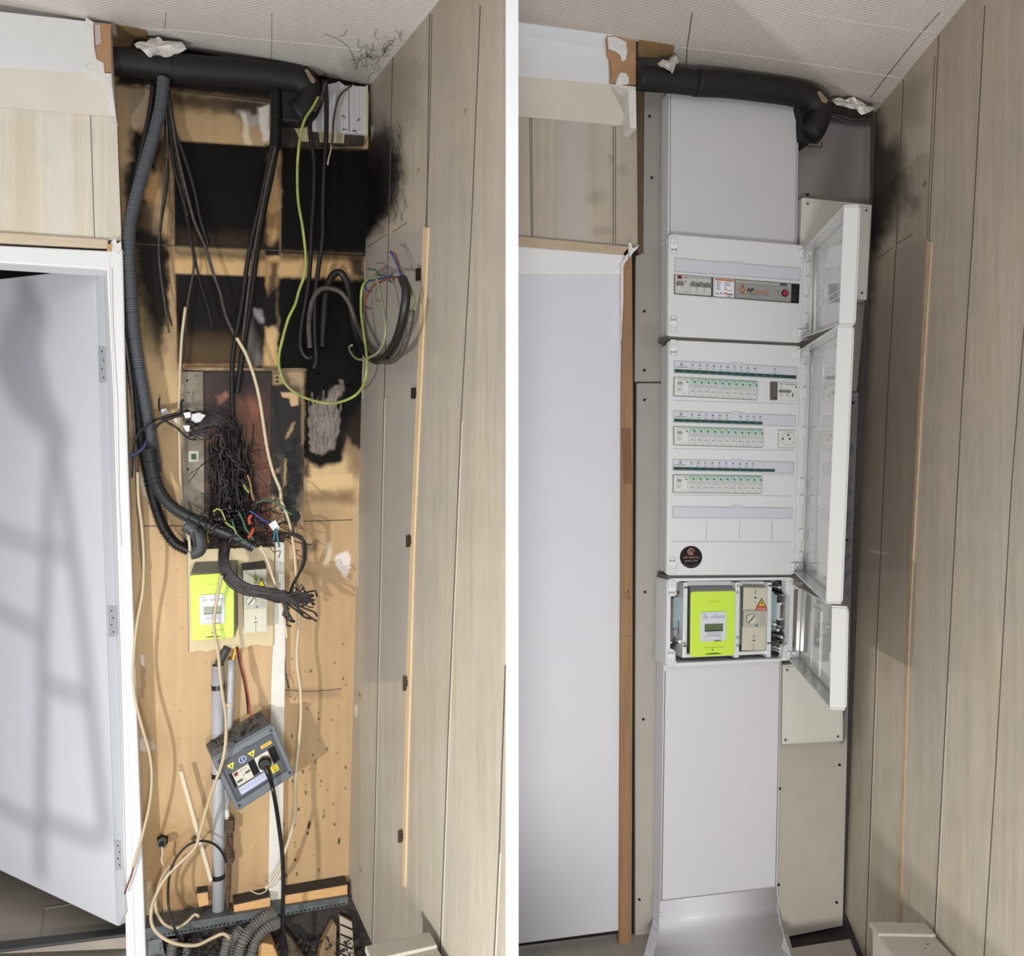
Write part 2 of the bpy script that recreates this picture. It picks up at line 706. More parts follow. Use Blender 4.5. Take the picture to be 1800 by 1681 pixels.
# ================================================================== LEFT ROOM: setting
K = (9, 8, 8)
TAN = (212, 172, 118)
DK = (52, 40, 30)
burn_layers = [
    # top band
    ([(240, 60), (300, 60), (660, 140), (660, 160), (480, 178), (300, 158), (200, 150)], (40, 34, 30), 6, 1.0, 3),
    ([(225, 150), (270, 150), (268, 235), (228, 215)], (150, 132, 112), 4, 0.9, 4),
    ([(300, 160), (472, 176), (472, 205), (300, 190)], (70, 55, 42), 12, 0.9, 6),
    ([(395, 170), (472, 178), (474, 225), (430, 225)], (55, 48, 44), 12, 0.8, 10),
    ([(418, 200), (470, 205), (472, 225), (440, 228)], (190, 184, 178), 6, 0.55, 12),
    ([(455, 190), (474, 180), (474, 250), (462, 250)], (222, 214, 204), 3, 0.9, 5),
    ([(424, 200), (433, 200), (442, 254), (430, 254)], (232, 218, 190), 3, 0.6, 4),
    # left column
    ([(228, 225), (290, 240), (278, 300), (250, 330), (245, 400), (300, 420), (300, 440), (300, 545), (278, 600), (250, 520), (235, 430), (222, 400)], K, 12, 1.0, 10),
    ([(215, 300), (262, 300), (285, 420), (300, 560), (285, 640), (255, 600), (225, 520)], (30, 26, 22), 22, 0.85, 10),
    ([(262, 300), (280, 312), (278, 355), (250, 350)], (190, 150, 102), 8, 0.9, 6),
    ([(273, 240), (303, 250), (306, 450), (296, 380), (284, 330)], (74, 58, 42), 9, 0.85, 8),
    ([(297, 560), (307, 560), (307, 420), (301, 420)], (196, 164, 122), 4, 0.8, 3),
    ([(300, 440), (309, 445), (309, 560), (300, 580)], (160, 130, 94), 6, 0.6, 4),
    # black square 1
    ([(304, 247), (480, 258), (480, 440), (306, 433)], K, 2.2, 1.0, 0),
    ([(310, 405), (475, 414), (475, 446), (308, 438)], (60, 48, 36), 16, 0.75, 6),
    ([(308, 446), (478, 452), (478, 485), (308, 480)], (208, 172, 122), 2.5, 1.0, 1),
    ([(308, 440), (478, 446), (478, 461), (308, 452)], (48, 38, 28), 9, 0.75, 4),
    # black square 2
    ([(308, 481), (472, 486), (472, 655), (312, 650)], (24, 22, 20), 2.2, 1.0, 0),
    ([(312, 590), (452, 596), (456, 655), (314, 650)], (92, 74, 52), 26, 0.85, 10),
    ([(312, 640), (452, 643), (452, 652), (312, 650)], (196, 160, 112), 4, 0.8, 2),
    ([(438, 500), (470, 520), (468, 640), (430, 640)], (30, 27, 25), 12, 0.8, 8),
    ([(446, 540), (456, 545), (466, 565), (458, 568), (448, 556)], (186, 184, 182), 5, 0.8, 5),
    ([(440, 560), (452, 600), (466, 645), (432, 645), (430, 610)], (128, 124, 122), 9, 0.7, 8),
    # right black field
    ([(493, 258), (650, 262), (645, 452), (493, 446)], K, 2.2, 1.0, 0),
    ([(488, 238), (560, 238), (625, 236), (640, 262), (490, 262)], (58, 50, 42), 4, 0.6, 8),
    ([(492, 446), (640, 452), (636, 492), (494, 487)], (200, 164, 116), 2.5, 1.0, 1),
    ([(493, 440), (640, 446), (640, 462), (493, 456)], (60, 46, 34), 8, 0.85, 4),
    ([(615, 452), (642, 452), (642, 492), (620, 488)], (30, 26, 22), 8, 0.9, 5),
    ([(488, 487), (642, 492), (640, 800), (612, 770), (600, 812), (560, 822), (535, 806), (530, 840), (536, 650), (488, 652)], K, 5, 1.0, 5),
    ([(600, 770), (640, 700), (640, 840), (622, 840)], (58, 44, 34), 14, 0.6, 8),
    ([(536, 838), (620, 833), (620, 862), (536, 864)], (218, 186, 138), 2, 0.9, 1),
    ([(536, 864), (622, 862), (622, 885), (536, 885)], (120, 92, 68), 12, 0.8, 5),
    ([(534, 820), (545, 800), (545, 838), (534, 838)], (40, 32, 26), 5, 0.8, 4),
    ([(543, 720), (556, 712), (578, 690), (592, 676), (600, 690), (592, 712), (596, 724), (594, 760), (582, 790), (566, 800), (548, 795), (541, 770)], (130, 120, 112), 3, 0.95, 9),
    ([(594, 668), (602, 668), (604, 690), (596, 690)], (128, 118, 110), 2, 0.8, 4),
    # joint batten in the middle
    ([(466, 255), (493, 256), (492, 450), (466, 448)], (30, 26, 22), 2.5, 1.0, 1),
    ([(474, 270), (492, 262), (491, 350), (488, 420), (470, 430), (468, 350)], (186, 150, 106), 7, 0.95, 5),
    ([(470, 375), (488, 375), (490, 405), (470, 402)], (128, 98, 66), 5, 0.7, 4),
    ([(468, 450), (490, 450), (488, 500), (474, 530), (466, 500)], (190, 152, 106), 3, 1.0, 3),
    ([(478, 460), (490, 460), (486, 540), (470, 560), (468, 520)], (52, 40, 30), 6, 0.85, 5),
    ([(466, 525), (490, 500), (488, 575), (466, 575)], (24, 21, 19), 5, 1.0, 5),
    ([(466, 575), (488, 585), (486, 650), (464, 650)], (204, 168, 118), 4, 1.0, 4),
    ([(470, 590), (484, 590), (480, 645), (474, 645)], (220, 190, 140), 5, 0.6, 5),
    # lower right stains
    ([(505, 900), (560, 885), (600, 900), (560, 940), (545, 985), (530, 950)], (122, 96, 70), 14, 0.35, 12),
    ([(534, 955), (556, 950), (560, 965), (540, 972)], (80, 68, 56), 5, 0.6, 8),
    ([(572, 955), (580, 952), (582, 985), (570, 995)], (220, 208, 190), 5, 0.7, 6),
    ([(592, 980), (612, 970), (616, 995), (608, 1015), (600, 1010), (588, 992)], (226, 220, 212), 2.5, 0.95, 5),
    ([(498, 1208), (600, 1212), (600, 1226), (498, 1228)], (150, 120, 96), 6, 0.55, 6),
    ([(245, 830), (270, 838), (272, 870), (262, 882), (248, 862)], (222, 216, 206), 3, 0.85, 6),
    ([(246, 1300), (268, 1302), (274, 1312), (262, 1322), (247, 1318)], (224, 218, 208), 2, 0.9, 5),
    ([(246, 1150), (254, 1152), (256, 1228), (248, 1228)], (150, 122, 100), 3, 0.7, 4),
    ([(247, 1152), (253, 1152), (254, 1172), (248, 1168)], (226, 218, 206), 2, 0.9, 2),
    ([(258, 1552), (268, 1548), (270, 1580), (268, 1612), (258, 1612)], (222, 208, 180), 2, 0.9, 5),
    ([(262, 1440), (300, 1430), (320, 1500), (300, 1570), (262, 1590)], (160, 118, 70), 30, 0.45, 15),
    ([(300, 1570), (380, 1560), (385, 1640), (300, 1640)], (120, 92, 62), 14, 0.6, 10),
    ([(245, 1230), (300, 1300), (250, 1400)], (158, 124, 92), 30, 0.4, 12),
    ([(262, 1605), (380, 1590), (520, 1580), (520, 1645), (262, 1660)], (74, 62, 52), 6, 0.85, 6),
    ([(500, 1590), (615, 1570), (615, 1590), (500, 1610)], (50, 42, 36), 5, 0.9, 5),
]
rr = random.Random(6)
for _ in range(150):    # scratches of the scraped patch
    y = rr.uniform(700, 796); x = rr.uniform(544, 598) if y < 770 else rr.uniform(546, 580)
    l = rr.uniform(6, 22); s = rr.uniform(-0.12, 0.25)
    g = rr.choice([(170, 160, 152), (96, 86, 80), (60, 54, 50), (150, 140, 132)])
    burn_layers.append(([(x, y), (x + 1.4, y), (x + 1.4 + l * s, y - l), (x + l * s, y - l)], g, 0.7, 0.6))
rr = random.Random(5)
for _ in range(55):     # specks of soot and mould
    x, y = rr.uniform(498, 612), rr.uniform(1120, 1545)
    s = rr.choice([0.9, 1.2, 1.7])
    burn_layers.append((ell(x, y, s, s * rr.uniform(1, 2.6), 7, rr.uniform(-20, 30)), (36, 28, 22), 0.8, 0.85))
for x, y, a, b in ((543, 1451, 2.6, 8), (525, 1423, 2, 3), (541, 1465, 2, 3), (596, 1479, 2, 7), (519, 1512, 2.4, 3), (500, 1540, 2, 5)):
    burn_layers.append((ell(x, y, a, b, 9, 12), (24, 18, 15), 0.8, 0.95))
for _ in range(60):
    x, y = rr.uniform(250, 480), rr.uniform(950, 1560)
    burn_layers.append((ell(x, y, 1.1, 1.6, 6), (110, 76, 46), 0.8, 0.6))


def burn_base(px, py):
    c = grad(px, py, [(60, (150, 126, 96)), (500, (204, 174, 130)), (900, (206, 175, 133)), (1100, (204, 174, 135)), (1400, (196, 166, 126)), (1640, (176, 144, 106))])
    st = (fbm(px / 9, py / 120) - 0.5)[:, None] * 0.16
    right = np.clip((px - 505) / 30, 0, 1)[:, None] * np.clip((py - 860) / 60, 0, 1)[:, None]
    c = c * (1 - right) + np.array(srgb(186, 156, 118))[None] * right
    return c * (1 + st)


wall_back_left = struct(sheet('wall_back_left', LB, [(60, 196), (440, 206), (1660, 250)], [(60, 656), (440, 646), (1660, 616)], 60, 1650, 2.2,
                              burn_base, burn_layers, BURNT, top=[(196, 60), (660, 150)], bottom=[(250, 1640), (616, 1572)]))
mb = MB()
for pts, w in (([(212, 428), (308, 432), (480, 440), (640, 446)], 1.6), ([(248, 925), (320, 925)], 1.5), ([(492, 918), (620, 914)], 1.5),
               ([(498, 1213), (540, 1216), (575, 1214), (600, 1211)], 1.2)):
    strip_px(mb, LB, pts, w, 0, 0.001)
mb.build('panel_joint', groove_dark, wall_back_left)
mb = MB()
strip_px(mb, LB, [(225, 152), (262, 156), (300, 160), (380, 170), (472, 182)], 2.2, 0, 0.004)
mb.build('metal_edge', mat('sooty_metal', (150, 138, 120), 0.4, 0.6, var=0.3, vscale=60), wall_back_left)
strip_px(mb2 := MB(), LB, [(306, 250), (307, 430)], 1.2, 0, 0.002)
mb2.build('panel_edge', mat('scorched_edge', (128, 100, 70), 0.6), wall_back_left)

# right hand plank wall of the left room = side of the dividing wall
soot_LR = [
    ([(650, 185), (664, 225), (672, 205), (690, 225), (704, 280), (706, 320), (694, 365), (664, 410), (644, 440), (630, 440), (630, 185)], (9, 8, 8), 20, 1.0, 8),
    ([(640, 240), (690, 250), (700, 300), (690, 350), (640, 420)], (8, 7, 7), 14, 1.0, 6),
    ([(640, 150), (662, 180), (672, 240), (650, 300), (636, 300)], (50, 44, 38), 18, 0.5, 10),
    ([(650, 150), (700, 100), (740, 110), (735, 200), (700, 260), (660, 200)], (112, 102, 92), 24, 0.45, 14),
    ([(645, 420), (748, 400), (742, 560), (725, 900), (712, 1200), (640, 1200), (636, 440)], (156, 150, 142), 6, 0.75, 0),
    ([(636, 680), (660, 690), (660, 900), (628, 900)], (120, 112, 104), 18, 0.25, 10),
    ([(672, 250), (682, 250), (684, 350), (676, 360)], (40, 34, 30), 6, 0.6, 8),
    ([(652, 222), (657, 222), (654, 248)], (190, 184, 176), 1.4, 0.7),
    (ell(736, 298, 2.4, 6, 8, 12), (160, 112, 70), 1.2, 0.9, 3),
    (ell(818, 195, 2, 6, 8, 20), (112, 98, 88), 1.5, 0.7),
    (ell(746, 98, 1.6, 2.5), (190, 180, 168), 1, 0.9),
    (ell(632, 1222, 1.6, 4), (34, 28, 24), 1, 0.9), (ell(634, 1530, 1.2, 5), (34, 28, 24), 1, 0.9),
    ([(624, 1240), (628, 1240), (627, 1260), (623, 1260)], (230, 226, 218), 1, 0.95),
]


def plankish(cols, edges):
    def f(px, py):
        c = grad(px, py, cols)
        st = (fbm(px / 6.0, py / 260.0) - 0.5)[:, None] * 0.24
        fine = (fbm(px / 1.7 + 90, py / 30.0) - 0.5)[:, None] * 0.10
        warm = (fbm(px / 60.0 + 5, py / 200.0) - 0.5)[:, None] * np.array([0.10, 0.0, -0.10])[None]
        k = np.zeros(px.shape)
        for i, e in enumerate(edges):
            k = k + (px > np.interp(py, [p[1] for p in e], [p[0] for p in e]))
        tone = 1 + 0.035 * np.sin(k * 2.4 + 0.6)
        return c * (1 + st + fine + warm) * tone[:, None]
    return f


edLR = [[(690, 100), (683, 400), (675, 700), (658, 1500), (653, 1690)], [(757, 20), (750, 400), (734, 700), (711, 1450), (706, 1690)],
        [(844, 10), (828, 410), (810, 740), (787, 1300), (773, 1690)], [(908, 700), (887, 1200), (877, 1500), (868, 1690)]]
wall_middle = struct(sheet('wall_middle', LR, [(-140, 888.5), (22, 755.5), (150, 649.5), (440, 641.5), (1000, 627), (1690, 608)], [(-140, 889), (1690, 889)], -140, 1690, 2.6,
                           plankish([(0, (168, 157, 142)), (1690, (178, 169, 153))], edLR), soot_LR, WOODP, mott=0.06,  # planks a touch paler downward, low lamplight put into the colour
                           top=[(640, 150), (650, 150), (757, 21), (889, -140)], bottom=[(600, 1570), (612, 1566), (668, 1690), (889, 1690)]))
mb = MB()
strip_px(mb, LR, edLR[0], 1.3, 0, 0.0006)
strip_px(mb, LR, [(755, 24), (750, 398)], 1.4, 0, 0.0006)
strip_px(mb, LR, [(759, 24), (755, 250), (748, 398)], 0.9, 0, 0.0006)
strip_px(mb, LR, edLR[2], 1.4, 0, 0.0006)
strip_px(mb, LR, [(888, 1170), (877, 1500), (868, 1690)], 2.0, 0, 0.0006)
strip_px(mb, LR, [(645, 434), (680, 412)], 1.0, 0, 0.0006)
strip_px(mb, LR, [(690, 408), (714, 392)], 1.0, 0, 0.0006)
mb.build('plank_groove', groove_dark, wall_middle)
mb = MB()
for e, dx in ((edLR[0], 1.3), (edLR[2], 2.0)):
    strip_px(mb, LR, [(x + dx, y) for x, y in e[-3:]], 1.0, 0, 0.0008)
strip_px(mb, LR, [(879, 1500), (870, 1690)], 1.6, 0, 0.0008)
strip_px(mb, LR, [(645, 160), (641, 440), (637, 700)], 1.0, 0, 0.0008)
strip_px(mb, LR, [(629, 760), (627, 1030)], 2.6, 0, 0.0012)
mb.build('groove_highlight', groove_light, wall_middle)
mb = MB()
prism_px(mb, LR, [(744, 400), (752, 400), (738, 700), (727, 950), (716, 1350), (711, 1560), (706, 1560), (710, 1350), (721, 950), (731, 700)], 0, 0.004)
batten = struct(mb.build('trim_1', mat('pale_batten', (204, 178, 140), 0.65, var=0.1, vscale=40, bump=0.2, stretch=(3, 3, 1)), None))

# white end of the dividing wall and its other side
mb = MB()
lo, hi = [], []
for lst, yy in ((lo, 1900), (hi, -400)):
    a = LR.at(889, yy)
    lst += [a, Vector((a.x + 0.0222 * a.y / 1.4 + 0.0, a.y, a.z))]
    lst += [Vector((0.014, 2.22, a.z)), LR.at(650, yy, -0.03) + Vector((0.10, 0, 0))]
mb.prism(lo, hi)
wall_divider = struct(mb.build('wall_divider', white_paint, None))

# ceiling, left room
hair = []
rr = random.Random(11)
ceil_l = [
    ([(560, 128), (640, 120), (660, 150), (648, 156), (575, 145)], (120, 112, 104), 14, 0.5, 8),
    ([(600, 100), (720, 60), (700, 90), (650, 150), (610, 150)], (150, 144, 138), 14, 0.35, 14),
    ([(200, 22), (300, 40), (300, 80), (200, 62)], (190, 182, 172), 14, 0.4, 8),
]
ceiling_left = struct(sheet('ceiling_left', CL, [(-300, -420), (62, -420), (160, 60)], [(-300, 1020), (22, 760), (150, 652)], -300, 150, 4,
                            [(-60, (222, 217, 211)), (60, (224, 219, 213)), (150, (212, 207, 201))], ceil_l, CEIL, solid=0.02,
                            top=[(-420, -300), (1020, -300)], bottom=[(-420, -25), (160, 40), (205, 62), (650, 150), (757, 22), (889, -139), (1020, -298)]))
mb = MB()
strip_px(mb, CL, [(292, 22), (289, 50)], 0.8, 0, 0.0006)
strip_px(mb, CL, [(478, 22), (477, 105)], 0.7, 0, 0.0006)
mb.build('ceiling_joint', groove_dark, ceiling_left)
mb = MB()
strip_px(mb, CL, [(230, 50), (330, 56), (450, 70), (560, 80), (640, 90)], 1.6, 0, 0.0008)
mb.build('ceiling_seam', mat('seam_light', (214, 208, 198), 0.8), ceiling_left)

# front wall of the left room (above the door) and its cornice
mb = MB()
wall_left = struct(sheet('wall_left', LW, [(150, -400), (424, -400)], [(150, 203), (424, 213.5)], 150, 424, 3,
                         plankish([(180, (214, 206, 190)), (420, (212, 204, 186))], [[(159, 190), (166, 430)]]), [
    ([(20, 200), (60, 200), (60, 415), (20, 410)], (206, 190, 164), 20, 0.5, 8),
    ([(80, 200), (120, 205), (125, 415), (85, 410)], (216, 214, 210), 14, 0.6, 8)],
    PANEL, solid=0.045, top=[(-400, 151), (205, 206)], bottom=[(-400, 379), (214, 424)]))
mb = MB()
strip_px(mb, LW, [(159, 200), (166, 418)], 1.2, 0, 0.0006)
mb.build('panel_joint', groove_dark, wall_left)


def cornice(name, plane, xs, top, mid, low, end, m1, m2, offs):
    """sloped board under the ceiling: top edge, lower front edge and chamfer back to the wall; px read per corner"""
    o_t, o_m = offs
    a = [plane.at(xs[0], top[0], o_t), plane.at(xs[1], top[1], o_t), plane.at(end[0], mid[1], o_m), plane.at(xs[0], mid[0], o_m)]
    b = [plane.at(xs[0], low[0], 0.001), plane.at(end[1], low[1], 0.001)]
    back = [plane.at(xs[0], top[0], 0.0), plane.at(xs[1], top[1], 0.0)]
    mb = MB()
    v = a + b + back
    mb.add(v, [(0, 3, 2, 1)], m1)
    mb.add(v, [(3, 4, 5, 2)], m2)
    mb.add(v, [(0, 1, 7, 6), (1, 2, 5, 7), (0, 6, 4, 3), (6, 7, 5, 4)], m2)
    return mb.build(name, None, None)


trim_2 = struct(cornice('trim_2', LW, (-400, 196), (-23, 42), (95, 130), (153, 206), (197, 205), white_paint, cream_paint, (0.035, 0.05)))
mb = MB()
prism_px(mb, LW, [(166, 40), (195, 42), (196, 127), (183, 126), (182, 112), (170, 104), (168, 82), (178, 76), (176, 56)], 0.03, 0.056)
mb.build('torn_board', cardboard, trim_2, bevel=0.001)
mb = MB()
prism_px(mb, LW, [(150, 30), (164, 38), (166, 82), (170, 104), (182, 110), (184, 128), (196, 129), (197, 150), (204, 204), (192, 202), (186, 140), (158, 134), (150, 118), (158, 108), (154, 70)], 0.0, 0.058)
mb.build('torn_paint', torn_white, trim_2, bevel=0.001)
mb = MB()
prism_px(mb, LW, [(166, 44), (176, 42), (178, 76), (168, 80)], 0.05, 0.0575)
mb.build('peeled_paper', mat('peeled_paper', (196, 178, 172), 0.85), trim_2)

# wooden strip and white casing round the left door
mb = MB()
prism_px(mb, LW, [(-400, 381), (190, 421), (190, 437), (-400, 406)], 0, 0.012)
trim_3 = struct(mb.build('trim_3', mat('pale_oak_trim', (206, 190, 164), 0.55, var=0.1, vscale=9, bump=0.2, stretch=(3, 3, 20)), None, bevel=0.002))
mb = MB()
prism_px(mb, LW, [(-400, 411), (196, 441), (210, 428), (216, 440), (222, 700), (240, 1240), (258, 1700), (222, 1700), (212, 1240), (196, 700), (184, 474), (-400, 436)], -0.05, 0.02)
trim_4 = struct(mb.build('trim_4', white_paint, None, bevel=0.004))
mb = MB()
strip_px(mb, LW, [(191, 450), (204, 800), (222, 1240), (237, 1700)], 2.0, 0.02, 0.0215)
mb.build('casing_bead', white_paint, trim_4, bevel=0.0005)
mb = MB()
strip_px(mb, LW, [(197, 470), (199, 560), (203, 640), (207, 700), (210, 880), (214, 960)], 0.8, 0.02, 0.0212)
strip_px(mb, LW, [(186, 476), (198, 700), (214, 1240), (222, 1560)], 1.2, 0.019, 0.0206)
mb.build('paint_crack', mat('crack_grey', (150, 146, 140), 0.8), trim_4)
mb = MB()
prism_px(mb, LW, [(196, 424), (203, 418), (206, 428), (213, 424), (214, 440), (206, 446), (196, 440), (188, 442)], 0.012, 0.024)
mb.build('torn_paint', torn_white, trim_4, bevel=0.001)
mb = MB()
prism_px(mb, LW, [(189, 430), (197, 428), (196, 440), (188, 441)], 0.012, 0.026)
mb.build('splintered_wood', raw_wood, trim_4)

# left door leaf, ajar
DL = Plane(Vector(((188 - CX) / F * 2.0, 2.0, CZ)), Vector(((22 - CX) / F * 2.19, 2.19, CZ)), Vector(((188 - CX) / F * 2.0, 2.0, 0)))
mb = MB()
prism_px(mb, DL, [(-330, 528), (166, 471), (206, 1629), (-330, 1374)], -0.035, 0)
door_1 = struct(mb.build('door_1', door_white, None, bevel=0.003))
mb = MB()
prism_px(mb, DL, [(167, 472), (180, 471), (219, 1606), (208, 1629)], -0.030, 0.001)
mb.build('door_edge', mat('door_edge_white', (196, 198, 203), 0.5), door_1, bevel=0.001)
mb = MB()
strip_px(mb, DL, [(163, 474), (186, 1100), (204, 1626)], 1.8, 0, 0.0015)
mb.build('edge_bead', door_white, door_1, bevel=0.0005)
hinge_m = mat('hinge_painted', (190, 192, 196), 0.4, 0.3)
screw_dark = mat('screw_dark', (60, 58, 56), 0.5, 0.5)
for (x, y0, y1) in ((180, 609, 673), (197, 1065, 1120), (208, 1478, 1530)):
    mb = MB()
    prism_px(mb, DL, [(x - 8, y0), (x + 4, y0 + 1), (x + 6, y1 - 1), (x - 6, y1)], 0.001, 0.003)
    h = mb.build('hinge', hinge_m, door_1, bevel=0.0006)
    mb = MB()
    for k in range(4):
        prism_px(mb, DL, ell(x - 1 + (k % 2) * 3, y0 + 9 + k * (y1 - y0 - 18) / 3, 1.3, 1.3, 8), 0.003, 0.0036)
    mb.build('hinge_screw', screw_dark, h)

# dark hall behind the left door
mb = MB()
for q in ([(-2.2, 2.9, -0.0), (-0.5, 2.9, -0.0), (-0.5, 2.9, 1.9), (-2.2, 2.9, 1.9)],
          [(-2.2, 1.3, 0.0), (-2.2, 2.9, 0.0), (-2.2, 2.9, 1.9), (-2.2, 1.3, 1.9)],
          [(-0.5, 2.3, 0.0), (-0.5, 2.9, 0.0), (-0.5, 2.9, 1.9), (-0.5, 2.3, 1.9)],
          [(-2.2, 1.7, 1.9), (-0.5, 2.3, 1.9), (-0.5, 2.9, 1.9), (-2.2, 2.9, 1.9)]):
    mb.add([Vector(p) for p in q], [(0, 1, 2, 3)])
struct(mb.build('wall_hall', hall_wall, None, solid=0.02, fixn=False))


# ------------------------------------------------------------------ floor
def floor_px(name, pts, z0, z1, m, bevel=0, kind='structure', parent=None):
    pl = Plane((0, 0, z1), n=(0, 0, 1))
    top = [pl.at(x, y) for x, y in pts]
    mb = MB()
    mb.prism([Vector((p.x, p.y, z0)) for p in top], top)
    o = mb.build(name, m, parent, bevel=bevel)
    if kind: o['kind'] = kind
    return o


floor_px('floor_hall', [(-300, 1480), (250, 1560), (262, 1646), (-300, 1668)], -0.03, -0.001, tile_dark)
mb = MB()
for a, b, w in (((75, 1597), (118, 1590), 1), ((75, 1597), (71, 1650), 1), ((118, 1590), (200, 1572), 1)):
    strip_px(mb, Plane((0, 0, 0), n=(0, 0, 1)), [a, b], w + 0.6, -0.001, 0.0004)
mb.build('tile_joint', mat('joint_light', (140, 132, 122), 0.8), bpy.data.objects['floor_hall'])
floor_px('trim_5', [(-60, 1661), (222, 1630), (224, 1642), (-60, 1678)], 0.0, 0.008, rubber_strip, 0.002)
floor_px('floor_left', [(-300, 1678), (262, 1640), (262, 1800), (-300, 1900)], -0.08, -0.05, tile_grey)

# pit below the burnt board
mb = MB()
pz0, pz1 = -0.32, 0.02
bl, br = LB.at(250, 1640), LB.at(640, 1600)
mb.add([(bl.x - 0.02, bl.y, pz0), (br.x + 0.06, br.y, pz0), (br.x + 0.06, br.y, pz1), (bl.x - 0.02, bl.y, pz1)], [(0, 1, 2, 3)])
nx_ = bl.x * 1.3 / bl.y
mb.add([(nx_, 1.3, pz0), (br.x + 0.36, 1.3, pz0), (br.x + 0.06, br.y, pz0), (bl.x, bl.y, pz0)], [(0, 1, 2, 3)])
mb.add([(nx_, 1.3, pz0), (bl.x, bl.y, pz0), (bl.x, bl.y, -0.06), (nx_, 1.3, -0.06)], [(0, 1, 2, 3)])
struct(mb.build('floor_pit', dark_dust, None, solid=0.02, fixn=False))

# ================================================================== RIGHT ROOM: setting
soot_RR = [
    ([(1545, 195), (1560, 250), (1575, 240), (1590, 260), (1588, 330), (1575, 390), (1545, 440), (1528, 470), (1520, 700), (1500, 760), (1500, 190)], (34, 30, 27), 20, 0.92, 8),
    ([(1540, 430), (1532, 560), (1515, 900), (1500, 1050), (1495, 430)], (84, 74, 64), 14, 0.6, 6),
    ([(1582, 300), (1600, 310), (1612, 350), (1606, 380), (1592, 360), (1580, 380)], (92, 84, 76), 12, 0.6, 12),
    ([(1545, 190), (1590, 150), (1640, 120), (1620, 220), (1570, 240)], (116, 106, 96), 20, 0.4, 12),
    ([(1538, 452), (1628, 420), (1616, 700), (1600, 1000), (1500, 1010), (1515, 700)], (130, 121, 110), 5, 0.3, 0),
    ([(1500, 700), (1545, 700), (1530, 1000), (1560, 1030), (1590, 900), (1590, 1030), (1500, 1080)], (124, 114, 102), 26, 0.2, 10),
    (ell(1626, 322, 3, 7, 8, 12), (130, 104, 76), 1.5, 0.9, 3),
    ([(1496, 1240), (1500, 1240), (1499, 1260), (1495, 1260)], (228, 222, 210), 1, 0.95),
]
edRR = [[(1588, 140), (1577, 400), (1560, 700), (1541, 1130), (1521, 1690)], [(1650, 60), (1636, 350), (1616, 700), (1595, 1100), (1577, 1690)],
        [(1731, 10), (1710, 400), (1691, 700), (1665, 1200), (1640, 1690)], [(1806, 500), (1778, 850), (1750, 1350), (1729, 1690)]]
wall_right = struct(sheet('wall_right', RR, [(-480, 2099), (22, 1682), (195, 1540), (1600, 1486), (1690, 1483)], [(-480, 2100), (1690, 2100)], -480, 1690, 3.2,
                          plankish([(0, (168, 155, 141)), (800, (172, 161, 146)), (1690, (186, 177, 160))], edRR), soot_RR, WOODP, mott=0.06,  # ramp paints the low light in, planks paler towards the floor
                          top=[(1520, 195), (1540, 195), (1684, 21), (2100, -482)], bottom=[(1480, 1600), (1487, 1606), (1522, 1692), (2100, 1692)]))
mb = MB()
strip_px(mb, RR, edRR[0], 1.3, 0, 0.0006)
strip_px(mb, RR, [(1650, 62), (1636, 350), (1633, 424)], 1.3, 0, 0.0006)
strip_px(mb, RR, [(1643, 100), (1632, 350), (1630, 420)], 0.9, 0, 0.0006)
strip_px(mb, RR, edRR[2], 1.6, 0, 0.0006)
strip_px(mb, RR, edRR[3], 1.5, 0, 0.0006)
strip_px(mb, RR, [(1542, 455), (1570, 435)], 1.0, 0, 0.0006)
strip_px(mb, RR, [(1577, 428), (1604, 412)], 1.0, 0, 0.0006)
mb.build('plank_groove', groove_dark, wall_right)
mb = MB()
strip_px(mb, RR, [(1667, 1200), (1642, 1690)], 0.9, 0, 0.0008)
strip_px(mb, RR, [(1543, 1130), (1523, 1690)], 0.9, 0, 0.0008)
mb.build('groove_highlight', groove_light, wall_right)
mb = MB()
prism_px(mb, RR, [(1630, 425), (1637, 425), (1620, 700), (1598, 1100), (1582, 1620), (1576, 1620), (1593, 1100), (1613, 700)], 0, 0.004)
struct(mb.build('trim_6', mat('brown_batten', (178, 154, 128), 0.65, var=0.14, vscale=40, bump=0.2), None))

rr = random.Random(4)
ceiling_right = struct(sheet('ceiling_right', CR, [(-300, 889), (62, 889)], [(-300, 1950), (22, 1684), (200, 1536)], -300, 198, 4,
                             [(-60, (216, 208, 200)), (60, (218, 210, 202)), (195, (198, 190, 182))], [
    ([(1390, 150), (1460, 160), (1480, 190), (1440, 190), (1380, 170)], (140, 132, 126), 16, 0.5, 8),
    ([(1180, 110), (1300, 120), (1300, 138), (1180, 128)], (150, 142, 136), 12, 0.5, 8),
    ([(911, 22), (1060, 50), (1060, 62), (911, 40)], (178, 170, 162), 10, 0.4, 5)], CEIL, solid=0.02,
    top=[(889, -300), (1950, -300)], bottom=[(889, 36), (1068, 60), (1115, 70), (1200, 118), (1540, 196), (1684, 22), (1950, -299)]))
mb = MB()
strip_px(mb, CR, [(1217, 22), (1208, 82), (1206, 120)], 1.6, 0, 0.0006)
strip_px(mb, CR, [(1652, 22), (1618, 60), (1560, 132), (1530, 172)], 1.2, 0, 0.0006)
mb.build('ceiling_joint', groove_dark, ceiling_right)
mb = MB()
strip_px(mb, CR, [(1200, 84), (1330, 100), (1440, 116), (1560, 134), (1590, 138)], 1.6, 0, 0.0008)
strip_px(mb, CR, [(1400, 22), (1500, 40), (1620, 56), (1645, 58)], 2.2, 0, 0.0008)
mb.build('ceiling_seam', bpy.data.materials['seam_light'], ceiling_right)

